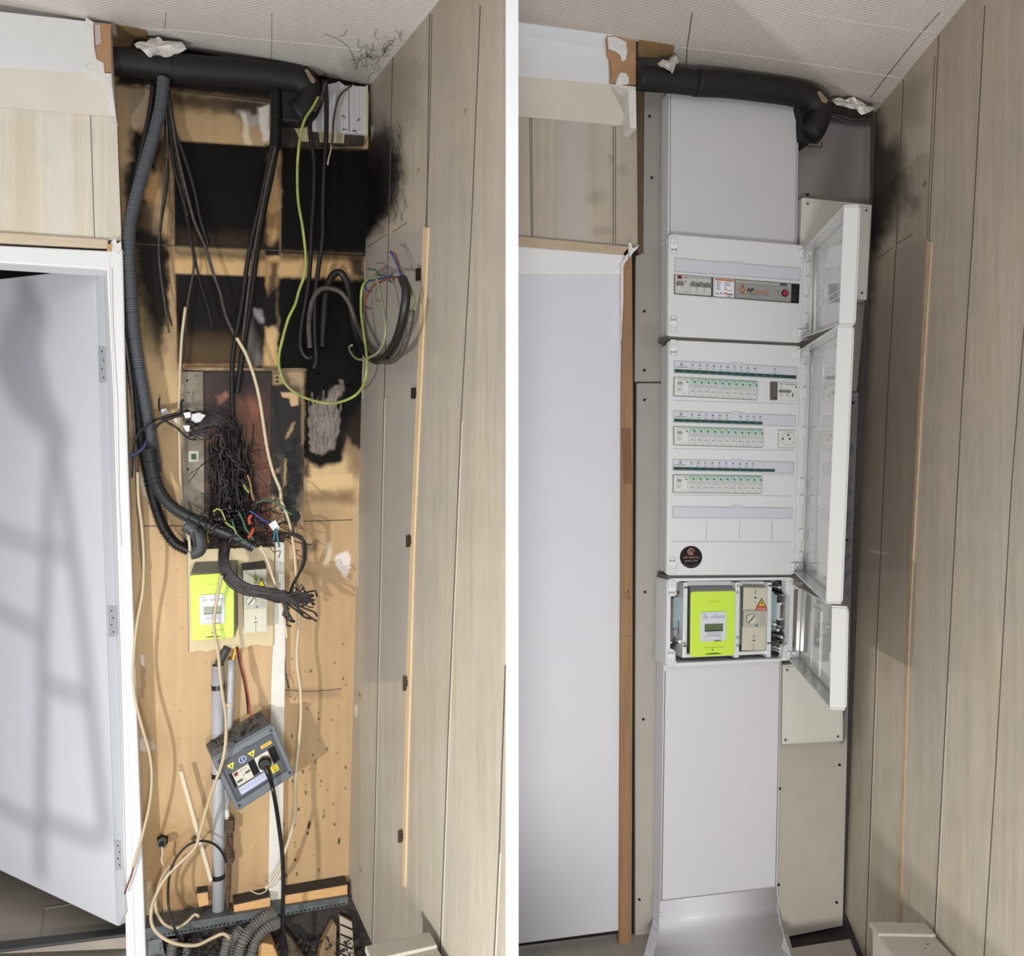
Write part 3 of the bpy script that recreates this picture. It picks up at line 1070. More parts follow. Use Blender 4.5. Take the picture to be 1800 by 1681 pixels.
# wall above the right door, cornice
wall_front = struct(sheet('wall_right_door', RW, [(190, 889), (440, 889)], [(190, 1119), (440, 1121)], 190, 440, 3,
                          plankish([(190, (184, 174, 158)), (440, (180, 168, 150))], [[(933, 190), (935, 430)], [(1078, 210), (1078, 440)]]), [
    ([(985, 210), (1030, 210), (1040, 425), (990, 420)], (186, 184, 184), 16, 0.6, 8),
    (ell(1050, 345, 18, 12), (140, 130, 118), 10, 0.45, 8), (ell(1095, 300, 14, 10), (140, 130, 118), 8, 0.35, 8),
    (ell(1060, 405, 18, 10), (138, 128, 116), 8, 0.4, 8), (ell(1072, 280, 6, 9), (138, 128, 116), 5, 0.5, 6)],
    PANEL, solid=0.025, top=[(889, 200), (1119, 224)], bottom=[(889, 411), (1121, 434)]))
mb = MB()
for a, b in (((931, 206), (934, 416)), ((934.5, 206), (936.5, 416)), ((1078, 222), (1078, 428)), ((1082, 222), (1082, 428))):
    strip_px(mb, RW, [a, b], 1.2, 0, 0.0006)
mb.build('panel_joint', groove_dark, wall_front)
trim_7 = struct(cornice('trim_7', RW, (889, 1068), (36, 60), (132, 148), (203, 222), (1070, 1108), white_paint, cream_paint, (0.035, 0.05)))
mb = MB()
prism_px(mb, RW, [(1067, 62), (1084, 62), (1100, 66), (1118, 69), (1118, 149), (1072, 146), (1075, 130), (1074, 106), (1068, 98)], 0.01, 0.05)
mb.build('torn_board', cardboard, trim_7, bevel=0.001)
mb = MB()
prism_px(mb, RW, [(1068, 64), (1082, 64), (1090, 68), (1101, 74), (1103, 90), (1100, 106), (1094, 108), (1090, 96), (1082, 90), (1070, 86)], 0.05, 0.0525)
prism_px(mb, RW, [(1091, 127), (1100, 128), (1106, 136), (1105, 148), (1082, 150), (1085, 138)], 0.05, 0.0525)
prism_px(mb, RW, [(1070, 147), (1118, 152), (1119, 226), (1108, 224), (1104, 156)], 0.0, 0.052)
mb.build('torn_paint', torn_white, trim_7, bevel=0.001)
mb = MB()
prism_px(mb, RW, [(889, 413), (1106, 433), (1096, 447), (889, 430)], 0, 0.012)
struct(mb.build('trim_8', mat('oak_trim_right', (188, 168, 142), 0.55, var=0.1, vscale=9, bump=0.2, stretch=(3, 3, 20)), None, bevel=0.002))
mb = MB()
prism_px(mb, RW, [(889, 430), (1096, 446), (1104, 452), (1092, 466), (1093, 482), (889, 482)], -0.02, 0.008)
trim_9 = struct(mb.build('trim_9', white_paint, None, bevel=0.005))
mb = MB()
prism_px(mb, RW, [(1106, 424), (1110, 428), (1112, 436), (1118, 434), (1124, 430), (1120, 438), (1114, 443), (1108, 452), (1106, 440)], 0.01, 0.02)
prism_px(mb, RW, [(1092, 462), (1097, 455), (1102, 447), (1106, 444), (1104, 456), (1099, 462), (1096, 470), (1096, 520), (1093, 600), (1092, 470)], 0.0, 0.018)
mb.build('torn_paint', torn_white, trim_9, bevel=0.0008)
mb = MB()
prism_px(mb, RW, [(880, 470), (1093, 468), (1092, 1636), (880, 1664)], -0.04, 0)
door_2 = struct(mb.build('door_2', mat('door_white_right', (214, 214, 220), 0.42, var=0.012, vscale=8), None, bevel=0.002))
mb = MB()
prism_px(mb, RW, [(880, 1662), (1092, 1636), (1092, 1641), (880, 1668)], -0.04, -0.004)
mb.build('door_gap', dark_void, door_2)
mb = MB()
prism_px(mb, RW, [(1096, 452), (1111, 446), (1113, 700), (1112, 1200), (1110, 1700), (1089, 1700), (1091, 1200), (1093, 700)], -0.02, 0.010)
trim_10 = struct(mb.build('trim_10', brown_wood, None, bevel=0.001))
mb = MB()
prism_px(mb, RW, [(1092, 753), (1109, 753), (1111, 852), (1096, 848)], 0.010, 0.0108)
mb.build('dark_patch', mat('jamb_dark_patch', (128, 88, 60), 0.7, var=0.25, vscale=6, stretch=(60, 60, 1)), trim_10)
mb = MB()
strip_px(mb, RW, [(1097, 1046), (1106, 1038)], 1.0, 0.010, 0.0106)
strip_px(mb, RW, [(1104, 1036), (1106, 1056)], 0.8, 0.010, 0.0106)
strip_px(mb, RW, [(1093, 1050), (1111, 1050)], 0.6, 0.010, 0.0106)
strip_px(mb, RW, [(1094, 1118), (1111, 1118)], 0.6, 0.010, 0.0106)
mb.build('pencil_mark', groove_dark, trim_10)
mb = MB()
prism_px(mb, RB, [(1109, 440), (1120, 440), (1121, 700), (1119, 1200), (1119, 1700), (1106, 1700)], -0.02, 0.001)
struct(mb.build('gap_strip', dark_void, None))  # dark strip in the gap beside the jamb, its shade given as colour
mb = MB()
prism_px(mb, RB, [(1116, 150), (1132, 160), (1132, 446), (1121, 446), (1119, 226)], -0.01, 0.008)
struct(mb.build('trim_12', mat('raw_edge_brown', (92, 74, 58), 0.8, var=0.3, vscale=30), None, bevel=0.001))

mb = MB()
prism_px(mb, RB, [(1095, 60), (1560, 140), (1560, 1700), (1095, 1700)], -0.06, -0.02)
wall_back_right = struct(mb.build('wall_back_right', mat('dark_masonry', (58, 52, 48), 0.9, var=0.3, vscale=30), None))
floor_px('floor_right', [(860, 1655), (1120, 1640), (1384, 1636), (1392, 1667), (1494, 1651), (1530, 1740), (1900, 2100), (860, 2100)], -0.09, -0.06, tile_grey)
mb = MB()
z0 = -0.13
a, b = RB.at(1370, 1640), RB.at(1495, 1625)
mb.add([(a.x, a.y - 0.2, z0), (b.x + .02, b.y - 0.2, z0), (b.x + .02, b.y + .1, z0), (a.x, a.y + .1, z0)], [(0, 1, 2, 3)])
mb.add([(a.x, a.y + .05, z0), (b.x + .02, b.y + .05, z0), (b.x + .02, b.y + .05, 0.0), (a.x, a.y + .05, 0.0)], [(0, 1, 2, 3)])
struct(mb.build('floor_recess', dark_dust, None, solid=0.01, fixn=False))

# ================================================================== LEFT ROOM: things
black_rubber = mat('black_rubber', (17, 17, 18), 0.65, var=0.3, vscale=14, bump=0.15, bscale=60)
black_pvc = mat('black_pvc', (30, 30, 31), 0.38)
black_cable = mat('black_cable', (24, 23, 23), 0.45, var=0.3, vscale=60)
charred = mat('charred_wire', (24, 21, 20), 0.6, var=0.4, vscale=120)
ash_cable = mat('ash_cable', (70, 64, 60), 0.55, var=0.5, vscale=70)
grey_conduit = mat('grey_conduit', (92, 96, 101), 0.36)
cream_cable = mat('cream_cable', (206, 190, 160), 0.5, var=0.06, vscale=40)
beige_cable = mat('beige_cable', (196, 178, 146), 0.5, var=0.08, vscale=30)
earth_wire = mat('yellow_green_wire', (176, 182, 96), 0.45, col2=(120, 138, 70), vscale=18)
blue_wire = mat('blue_wire', (44, 66, 140), 0.45)
brown_wire = mat('brown_wire', (128, 62, 44), 0.5)
red_wire = mat('red_wire', (176, 66, 52), 0.5)
green_wire = mat('green_wire', (58, 104, 70), 0.5)
purple_wire = mat('purple_wire', (46, 33, 42), 0.4)
teal_wire = mat('teal_wire', (50, 110, 126), 0.5)
yellow_wire = mat('yellow_wire', (226, 178, 60), 0.5)
white_tape = mat('white_tape', (220, 222, 228), 0.6, var=0.1, vscale=60, bump=0.4)
pvc_grey = mat('grey_pvc_pipe', (178, 180, 184), 0.4, var=0.05, vscale=20)
pvc_white = mat('white_pvc', (222, 220, 212), 0.4, var=0.04, vscale=20)
board_beige = mat('meter_board_beige', (212, 196, 156), 0.5, var=0.04, vscale=14)
lime = mat('lime_plastic', (206, 236, 78), 0.4)
meter_white = mat('meter_white', (214, 218, 224), 0.35)
lcd = mat('lcd_green', (92, 108, 72), 0.25)
lcd_dark = mat('lcd_dark', (44, 52, 40), 0.3)
ink = mat('ink', (70, 72, 76), 0.6)
ink_soft = mat('ink_soft', (140, 142, 148), 0.6)
old_plastic = mat('old_plastic', (206, 204, 184), 0.45, var=0.03, vscale=20)
black_gloss = mat('black_plastic', (20, 20, 20), 0.35)
box_grey = mat('junction_grey', (106, 112, 118), 0.42, var=0.08, vscale=30)
box_grey_dark = mat('junction_grey_dark', (72, 77, 82), 0.4)
box_dust = mat('dusty_grey', (96, 90, 84), 0.95, var=0.35, vscale=90, bump=1.0, bscale=160)
warn_yellow = mat('warning_yellow', (236, 218, 60), 0.45)
warn_orange = mat('warning_orange', (232, 184, 60), 0.45)
sign_blue = mat('sign_blue', (44, 62, 140), 0.45)
label_lilac = mat('label_paper', (186, 190, 216), 0.5)
metal_grey = mat('galvanised', (150, 148, 142), 0.45, 0.5, var=0.25, vscale=30)
metal_dirty = mat('dirty_steel', (96, 102, 104), 0.55, 0.3, var=0.3, vscale=40)
rust = mat('rusty_brass', (92, 74, 60), 0.75, 0.2, var=0.4, vscale=120, bump=0.8)
copper = painted('copper_board', 0.42, 0.06, (30, 30, 10), 0.1)
silver = mat('bare_silver', (190, 190, 188), 0.35, 0.6)


def loft(mb, A, B, m=None):
    n = len(A)
    fs = [tuple(range(n, 2 * n)), tuple(reversed(range(n)))]
    fs += [(i, (i + 1) % n, n + (i + 1) % n, n + i) for i in range(n)]
    return mb.add(list(A) + list(B), fs, m)


def loft_px(mb, plane, pa, oa, pb, ob, m=None):
    return loft(mb, [plane.at(x, y, oa) for x, y in pa], [plane.at(x, y, ob) for x, y in pb], m)


# ---- insulated duct under the ceiling
mb = MB()
path = catmull(px_path(LB, [(190, 108, .05), (240, 110, .05), (285, 116, .05), (308, 119, .05)], .05), 0.01)
tube(mb, path, 0.0335, 20)
duct = mb.build('insulated_duct', black_rubber, None, smooth=True, origin=LB.at(300, 140, 0.05))
tag(duct, 'thick black insulated duct running under the ceiling of the burnt niche', 'duct')
mb = MB()
path = catmull(px_path(LB, [(306, 120, .05), (360, 124, .05), (430, 129, .05), (490, 135, .05), (530, 144, .05), (546, 164, .05), (538, 190, .05), (520, 203, .045)], .05), 0.01)
tube(mb, path, 0.035, 20)
mb.build('bend', black_rubber, duct, smooth=True)
mb = MB()
tube(mb, [LB.at(304, 118.5, .05), LB.at(313, 120, .05)], 0.0365, 20)
mb.build('joint_sleeve', black_rubber, duct, smooth=False)
mb = MB()
prism_px(mb, LB, [(536, 122), (541, 122), (555, 142), (552, 146), (546, 143)], 0.08, 0.088)
mb.build('tape_patch', mat('brown_tape', (140, 122, 100), 0.6, var=0.2, vscale=60), duct)
mb = MB()
prism_px(mb, LB, [(494, 152), (520, 148), (541, 160), (541, 205), (530, 216), (496, 212)], 0.005, 0.05)
o = mb.build('black_elbow_box', black_rubber, None, bevel=0.006, origin=LB.at(515, 215, 0.005))
tag(o, 'blackened square elbow tucked under the bend of the duct', 'fitting')

# ---- torn ceiling lining
mb = MB()
prism_px(mb, CL, [(203, 43), (256, 52), (262, 66), (246, 78), (236, 84), (208, 72)], 0.0, 0.0012)
o = mb.build('exposed_board', mat('exposed_brown_board', (150, 122, 82), 0.8, var=0.12, vscale=30), None, origin=CL.at(230, 62))
tag(o, 'brown board laid bare where ceiling lining tore above the left duct', 'board')


def flap(name, pts, plane, o0, o1, label, m=torn_white, seed=1, dep=0.02):
    """crumpled torn sheet: fan of facets at uneven depth"""
    r = random.Random(seed)
    cx = sum(p[0] for p in pts) / len(pts); cy = sum(p[1] for p in pts) / len(pts)
    out = []
    N = len(pts)
    for i in range(N):
        a, b = pts[i], pts[(i + 1) % N]
        out.append(a)
        out.append(((a[0] + b[0]) / 2 + r.uniform(-1.6, 1.6), (a[1] + b[1]) / 2 + r.uniform(-1.6, 1.6)))
    mb = MB()
    N = len(out)
    V = [plane.at(x, y, o0 + r.uniform(0, dep)) for x, y in out]
    mid = [plane.at(cx + (x - cx) * 0.55 + r.uniform(-1.5, 1.5), cy + (y - cy) * 0.55, o1 + r.uniform(-dep, dep)) for x, y in out[::2]]
    c = plane.at(cx, cy, o1)
    vs = V + mid + [c]
    M = len(mid)
    fs = []
    for i in range(N):
        j = (i + 1) % N
        mi, mj = i // 2, ((i + 1) // 2) % M
        if mi == mj: fs.append((i, j, N + mi))
        else: fs += [(i, j, N + mj, N + mi)]
    for k in range(M):
        fs.append((N + k, N + (k + 1) % M, N + M))
    mb.add(vs, fs)
    o = mb.build(name, m, None, origin=plane.at(cx, max(p[1] for p in pts), o0), solid=0.0015)
    tag(o, label, 'paper')
    return o


flap('torn_lining', [(236, 78), (246, 73), (258, 74), (266, 68), (278, 64), (286, 72), (320, 74), (328, 86), (310, 96), (290, 101), (272, 98), (262, 102), (254, 92), (240, 84)],
     LB, 0.075, 0.10, 'crumpled white ceiling paper hanging over the duct in the burnt niche', seed=4, dep=0.014)
rr = random.Random(3)

# ---- white panelling in the upper right corner of the niche
mb = MB()
prism_px(mb, LB, [(566, 150), (590, 145), (596, 142), (606, 150), (646, 152), (645, 236), (612, 234), (560, 230), (541, 228), (540, 196), (556, 170)], 0.0, 0.022)
pv = mb.build('white_panelling', mat('smoke_white_pvc', (196, 196, 196), 0.4, var=0.08, vscale=20, stretch=(20, 20, 1)), None, bevel=0.001, origin=LB.at(600, 234))
tag(pv, 'white plastic panelling left under the ceiling in the burnt corner', 'panelling')
mb = MB()
strip_px(mb, LB, [(613, 156), (614, 232)], 1.2, 0.022, 0.0226, groove_dark)
for x in (575, 583, 592, 603, 622, 631):
    strip_px(mb, LB, [(x, 158), (x + 0.5, 230)], 0.5, 0.022, 0.0223, ink_soft)
for cx, cy in ((606, 205), (628, 210), (606, 228), (624, 231)):
    for k in range(5):
        a = rr.uniform(0, 6.28)
        strip_px(mb, LB, [(cx, cy), (cx + 6 * math.cos(a), cy + 4 * math.sin(a))], 0.6, 0.022, 0.0232, ink)
mb.build('ripped_marks', None, pv)
mb = MB()
strip_px(mb, LB, [(645, 150), (645, 238)], 3.5, 0.0, 0.026)
mb.build('corner_bead', mat('yellowed_bead', (196, 190, 160), 0.5), pv)
mb = MB()
prism_px(mb, LB, [(490, 216), (541, 222), (560, 230), (640, 238), (640, 254), (492, 258)], 0.0, 0.012)
sh = mb.build('scorched_rail', mat('scorched_wood', (66, 54, 44), 0.7, col2=(20, 18, 16), vscale=22), None, bevel=0.001, origin=LB.at(560, 256))
tag(sh, 'scorched wooden rail under the white panelling', 'rail')
mb = MB()
prism_px(mb, LB, [(516, 222), (541, 224), (552, 250), (528, 248)], 0.012, 0.0128)
prism_px(mb, LB, [(560, 231), (606, 235), (604, 252), (562, 250)], 0.012, 0.0128)
mb.build('pale_patch', mat('pale_unburnt', (176, 164, 132), 0.7, var=0.15, vscale=50), sh)

# ---- recess of the old consumer unit
def copper_base(px, py):
    c = grad(px, py, [(650, (58, 42, 36)), (720, (112, 66, 46)), (800, (124, 80, 60)), (900, (146, 98, 76)), (935, (138, 92, 70)), (950, (60, 34, 26)), (962, (48, 28, 22))])
    return c * (0.45 + 1.0 * fbm(px / 22, py / 44))[:, None]


un = thing('old_consumer_unit', 'burnt open shell of the old consumer unit, copper toned back board', 'electrical box', LB.at(420, 958, 0))
sheet('back_board', LB, [(650, 357), (958, 360)], [(650, 480), (958, 478)], 650, 958, 2.5, copper_base, [
    ([(356, 650), (480, 650), (480, 680), (420, 700), (400, 760), (356, 740)], (34, 26, 24), 14, 0.85, 10),
    ([(356, 780), (440, 780), (450, 860), (420, 900), (356, 900)], (26, 20, 18), 14, 0.8, 10),
    ([(380, 700), (396, 690), (402, 696), (386, 712)], (170, 112, 84), 4, 0.8, 4),
    ([(440, 700), (460, 720), (466, 780), (450, 760)], (150, 92, 66), 10, 0.5, 8),
    ([(462, 680), (480, 680), (480, 830), (468, 800)], (40, 28, 26), 8, 0.7, 4)], copper, off=0.003, solid=0.002, parent=un)
mb = MB()
prism_px(mb, LB, [(319, 653), (357, 653), (360, 930), (360, 958), (322, 958)], 0.0, 0.014)
sd = mb.build('side_strip', mat('smoked_steel', (158, 148, 130), 0.45, 0.3, col2=(96, 88, 78), vscale=9), un, bevel=0.0008)
mb = MB()
for x, y, r in ((329, 669, 2), (332, 690, 1.4), (330, 825, 2), (344, 661, 1.2)):
    prism_px(mb, LB, ell(x, y, r, r, 10), 0.014, 0.0145, dark_void)
prism_px(mb, LB, rect(332, 793, 349, 812), 0.014, 0.0148, mat('pale_label', (196, 200, 180), 0.6))
prism_px(mb, LB, rect(336, 798, 345, 808), 0.0148, 0.0155, mat('green_fleck', (66, 84, 62), 0.6))
mb.build('fixing_holes', None, sd)
burnt_sheet = painted('burnt_bracket', 0.5, 0.05, (20, 20, 8), 0.2)
rb = sheet('burnt_bracket', LB, [(650, 478), (925, 476)], [(650, 535), (925, 533)], 650, 926, 1.6, [(650, (120, 98, 72)), (700, (60, 50, 40)), (860, (70, 58, 44)), (925, (176, 150, 116))], [
    ([(476, 676), (505, 678), (520, 700), (524, 745), (505, 760), (500, 800), (476, 800)], K, 5, 1.0, 5),
    ([(500, 700), (536, 715), (532, 800), (530, 850), (522, 925), (500, 915), (498, 800), (490, 780)], K, 6, 1.0, 8),
    ([(476, 800), (490, 800), (496, 880), (476, 870)], (28, 24, 20), 6, 0.9, 8),
    ([(509, 690), (525, 690), (524, 712), (512, 714), (508, 700), (496, 698), (494, 690)], (206, 172, 128), 1.5, 0.95, 1),
    ([(512, 745), (520, 740), (508, 768), (502, 772)], (176, 140, 98), 2.5, 0.9, 3),
    ([(500, 800), (504, 800), (502, 850), (498, 860)], (186, 150, 106), 2, 0.9, 3),
    ([(484, 826), (492, 822), (490, 832), (482, 834)], (180, 150, 110), 2, 0.8, 3),
    ([(528, 660), (534, 660), (534, 780), (530, 780)], (150, 122, 86), 2.5, 0.8, 2),
    ([(480, 660), (496, 658), (498, 676), (480, 676)], (170, 142, 104), 2, 0.9, 2),
    ([(484, 662), (490, 662), (490, 666), (484, 666)], K, 1, 1), ([(484, 669), (490, 669), (490, 673), (484, 673)], K, 1, 1),
    ([(504, 656), (532, 654), (532, 680), (512, 676)], (178, 152, 116), 4, 0.8, 3),
    ([(478, 870), (497, 880), (500, 925), (478, 925)], (196, 170, 132), 4, 0.8, 4)], burnt_sheet, off=0.018, solid=0.016, parent=un)
mb = MB()
for k in range(26):
    x, y = rr.uniform(502, 526), rr.uniform(770, 915)
    prism_px(mb, LB, ell(x, y, rr.uniform(2, 5), rr.uniform(3, 9), 7, rr.uniform(0, 90)), 0.016, 0.016 + rr.uniform(0.004, 0.012))
tag(mb.build('melted_plastic', mat('melted_plastic', (18, 17, 17), 0.25), rb), kind='stuff')
mb = MB()
prism_px(mb, LB, [(320, 646), (538, 648), (538, 652), (320, 651)], 0.0, 0.016)
mb.build('top_flange', mat('flange_tan', (190, 160, 118), 0.5, col2=(80, 64, 48), vscale=20), un)
mb = MB()
prism_px(mb, LB, [(326, 945), (500, 940), (500, 952), (326, 966)], 0.0, 0.03)
mb.build('bottom_tray', mat('burnt_tray', (40, 32, 28), 0.7, var=0.4, vscale=40), un)

# ---- conduits and cables of the left bunch
cable('corrugated_conduit', LB, [(287, 138), (285, 165), (281, 195), (270, 240), (254, 295), (240, 345), (230, 390), (227, 440), (230, 500), (236, 580), (246, 650), (258, 720), (268, 780), (276, 830)],
      9.2, grey_conduit, off=0.06, label='long grey corrugated conduit curving down from the duct along the left edge', cat='conduit', seg=12, ribs=0.0058, rib_h=0.13)
cable('corrugated_conduit', LB, [(262, 790), (272, 840), (286, 872), (310, 896), (345, 915), (380, 930), (410, 943), (447, 962)],
      10.5, mat('dark_conduit', (56, 58, 60), 0.36), off=0.085, label='dark corrugated conduit sweeping right into the wire tangle', cat='conduit', seg=12, ribs=0.0058, rib_h=0.13)
cable('corrugated_conduit', LB, [(221, 510), (224, 570), (232, 640), (240, 700), (248, 770), (262, 840), (274, 890), (288, 928), (308, 955), (332, 968)],
      9.5, black_pvc, off=0.05, label='black corrugated conduit hooking round at the bottom of the left bunch', cat='conduit', seg=12, ribs=0.0058, rib_h=0.13)
cable('conduit_sleeve', LB, [(324, 922), (336, 928), (347, 940), (352, 955), (348, 968), (334, 972)],
      12.5, mat('sleeve_grey', (66, 68, 70), 0.5), off=0.095, label='wide grey sleeve bent below the left conduits', cat='conduit', seg=14, step=0.004)
mb = MB()
tube(mb, [LB.at(332, 941, .13), LB.at(334, 969, .13)], 0.0035, 8)
tag(mb.build('pale_peg', cream_cable, None, smooth=True, origin=LB.at(334, 969, .13)), 'short pale peg standing on the grey sleeve end', 'peg')
cable('power_cable', LB, [(270, 150), (262, 205), (250, 260), (238, 315), (226, 370), (220, 420), (219, 470), (221, 520)], 4.5, black_cable, off=0.04,
      label='black cable dropping behind the grey conduit on the far left')
cable('power_cable', LB, [(278, 150), (270, 200), (264, 235), (252, 280), (240, 320)], 3.5, black_cable, off=0.035, label='short black cable beside the grey conduit near the duct')
cable('thin_cable', LB, [(222, 440), (213, 455), (206, 475), (206, 500), (212, 540), (218, 580), (225, 630), (232, 690), (236, 750), (240, 800), (241, 860), (242, 905)], 2.2, ash_cable, off=0.07,
      label='thin sooty cable bowed left over the white door casing')
cable('thin_cable', LB, [(232, 700), (236, 760), (239, 830), (243, 900), (246, 960), (252, 1010)], 2.0, mat('olive_cable', (122, 116, 88), 0.5), off=0.03,
      label='thin olive cable beside the casing below the black conduit')
fan = [
    ('charred_cable', [(291, 155), (296, 205), (302, 250), (311, 290), (322, 335), (330, 385), (337, 430), (341, 468), (334, 510), (328, 550), (325, 600), (318, 645), (314, 680)], 2.4, ash_cable, 'sooty cable leaving the duct and bending back left at the black square'),
    ('charred_cable', [(289, 160), (292, 210), (299, 255), (312, 310), (322, 360), (334, 410), (343, 455), (350, 490), (361, 525), (368, 550), (373, 575)], 2.2, charred, 'charred cable ending in mid air below the tan cross rail'),
    ('charred_cable', [(293, 155), (303, 215), (312, 270), (326, 330), (342, 390), (360, 432), (373, 475), (387, 515), (397, 555), (412, 588), (418, 598)], 2.8, ash_cable, 'sooty cable crossing the burnt wall diagonally to the right'),
    ('charred_cable', [(290, 170), (294, 250), (290, 320), (284, 375), (279, 425), (281, 470), (287, 515), (292, 550), (297, 585)], 1.9, ash_cable, 'thin sooty cable hanging short of the meter level left of the black squares'),
    ('charred_cable', [(288, 165), (291, 240), (296, 300), (291, 350), (283, 400), (281, 450), (285, 500), (299, 560), (302, 573)], 1.5, charred, 'thin charred cable hanging closest to the tan edge'),
    ('charred_cable', [(295, 160), (306, 230), (318, 260), (330, 295), (343, 340), (352, 385), (366, 430)], 4.0, black_cable, 'thick black cable fanning right from under the duct'),
    ('charred_cable', [(292, 160), (300, 240), (305, 290), (316, 330), (330, 380)], 3.4, black_cable, 'black cable fanning down steeply from under the duct'),
]
for n_, p_, r_, m_, l_ in fan:
    cable(n_, LB, p_, r_, m_, off=0.03 + 0.006 * (fan.index((n_, p_, r_, m_, l_)) % 4), label=l_, cat='cable')
cable('cream_cable', LB, [(416, 594), (432, 622), (446, 660), (456, 700), (463, 745), (470, 790), (480, 830), (492, 860), (494, 880)], 3.0, cream_cable, off=0.075,
      label='cream cable sweeping down in front of the copper board')
cable('cream_cable', LB, [(326, 540), (320, 590), (317, 640), (315, 690), (315, 740), (316, 790), (317, 840), (320, 880), (328, 930), (331, 950)], 2.6, cream_cable, off=0.04,
      label='straight cream cable hanging in front of the steel side strip')
cable('corrugated_conduit', LB, [(483, 152), (485, 180), (485, 220), (484, 262)], 9.0, black_pvc, off=0.045, label='short black ribbed conduit dropping from the middle of the duct', cat='conduit', seg=12, ribs=0.0058, rib_h=0.12)
cable('feeder_cable', LB, [(480, 255), (468, 310), (456, 365), (444, 415), (434, 470), (426, 530), (417, 580), (409, 630), (408, 680), (409, 730), (412, 780)], 4.2, black_cable, off=0.05,
      label='left black feeder cable from the ribbed conduit to the wire tangle')
cable('feeder_cable', LB, [(487, 258), (476, 315), (464, 370), (454, 425), (447, 480), (440, 535), (432, 585), (425, 630), (422, 655), (417, 690)], 5.0, black_cable, off=0.045,
      label='right black feeder cable from the ribbed conduit to the wire tangle')
cable('feeder_cable', LB, [(484, 258), (470, 320), (458, 380), (447, 440), (438, 500), (432, 550), (426, 600)], 2.4, ash_cable, off=0.065,
      label='thin sooty cable twisted between the two black feeders')

# ---- right hand cables
cable('earth_wire', LB, [(560, 170), (549, 190), (536, 210), (528, 240), (523, 290), (524, 350), (532, 400), (537, 445), (536, 480), (526, 510), (519, 535), (507, 560), (497, 595), (490, 630), (494, 658), (508, 682), (538, 700), (575, 709), (604, 705), (628, 692), (642, 668), (645, 630), (640, 590), (635, 550), (636, 510), (645, 492), (658, 488)],
      2.5, earth_wire, off=0.10, label='long yellow green earth wire looping across the burnt wall', cat='wire')
cable('power_cable', LB, [(570, 143), (558, 180), (547, 203), (545, 235), (552, 280), (552, 340), (548, 400), (546, 450), (541, 510), (532, 560), (528, 600), (532, 620), (542, 630), (552, 625)], 4.0, black_cable, off=0.06,
      label='black cable hanging from the corner and hooking up at its end')
cable('power_cable', LB, [(572, 143), (574, 190), (573, 250), (570, 300), (568, 360), (567, 420), (560, 470), (554, 520), (553, 580), (556, 630), (552, 648)], 4.2, black_cable, off=0.07,
      label='straight black cable hanging from the ceiling corner, squeezed at the end')
cable('power_cable', LB, [(572, 145), (566, 170), (562, 180), (552, 196)], 2.6, ash_cable, off=0.075, label='short sooty cable stub at the ceiling corner')
cable('thin_cable', LB, [(622, 150), (604, 162), (592, 190), (584, 225), (582, 260), (578, 278), (576, 290)], 1.6, cream_cable, off=0.04, label='thin cream wire in front of the white panelling')
cable('thin_cable', LB, [(618, 150), (598, 168), (588, 200), (585, 240), (583, 255)], 1.6, ash_cable, off=0.045, label='thin grey wire in front of the white panelling')
cable('coiled_cable', LB, [(566, 610), (569, 560), (573, 515), (583, 487), (596, 479), (607, 490), (614, 520), (622, 570), (634, 605), (648, 626, .05), (664, 634, .07), (684, 621, .10), (700, 590, .12), (710, 550, .13), (714, 512, .13), (708, 490, .13)],
      6.5, black_cable, off=0.05, label='thick black cable arching up then looping onto the plank wall', seg=10)
cable('coiled_cable', LB, [(545, 612), (543, 570), (549, 530), (562, 510), (580, 507), (600, 515), (615, 536), (626, 568), (640, 596), (655, 618, .06), (672, 634, .09), (690, 634, .11), (706, 618, .12), (716, 590, .13), (722, 560, .13), (724, 546, .13)],
      4.5, ash_cable, off=0.075, label='thinner sooty cable looping beside the thick black one', seg=10)
cable('earth_wire', LR, [(724, 546), (727, 525), (721, 505), (712, 490), (705, 482)], 2.8, mat('dull_green', (116, 124, 84), 0.5), off=0.03, label='green tail leaving the sooty looped cable', cat='wire')
cable('blue_wire', LR, [(710, 488), (690, 487), (668, 490), (650, 494), (642, 500), (643, 508), (651, 513)], 1.9, blue_wire, off=0.03, label='blue wire bent left from the loop of cable', cat='wire')
cable('brown_wire', LR, [(709, 490), (692, 488), (676, 493), (660, 500), (648, 515), (642, 530), (644, 540), (652, 543)], 1.9, brown_wire, off=0.035, label='brown wire hooked down from the loop of cable', cat='wire')
cable('blue_wire', LR, [(705, 484), (698, 465), (691, 450), (686, 443)], 1.7, blue_wire, off=0.04, label='blue wire pointing up from the loop of cable', cat='wire')
cable('brown_wire', LR, [(706, 482), (700, 462), (695, 448), (687, 442)], 1.6, brown_wire, off=0.03, label='brown wire pointing up from the loop of cable', cat='wire')
cable('earth_wire', LR, [(647, 473), (660, 475), (667, 484), (676, 484), (682, 490), (688, 496), (693, 493), (686, 486), (690, 480)], 1.5, green_wire, off=0.03, label='small curled green wire on the plank wall', cat='wire')
cable('earth_wire', LR, [(648, 490), (657, 487), (663, 492), (669, 520), (675, 550), (678, 580), (674, 603), (664, 620), (650, 628), (638, 632), (626, 630), (617, 620), (614, 610), (619, 607)], 2.3, mat('grey_green', (134, 140, 104), 0.5), off=0.045,
      label='grey green wire looping down and curling under the cable loops', cat='wire')

# ---- tangle of burnt wires
rr = random.Random(21)
mb = MB()


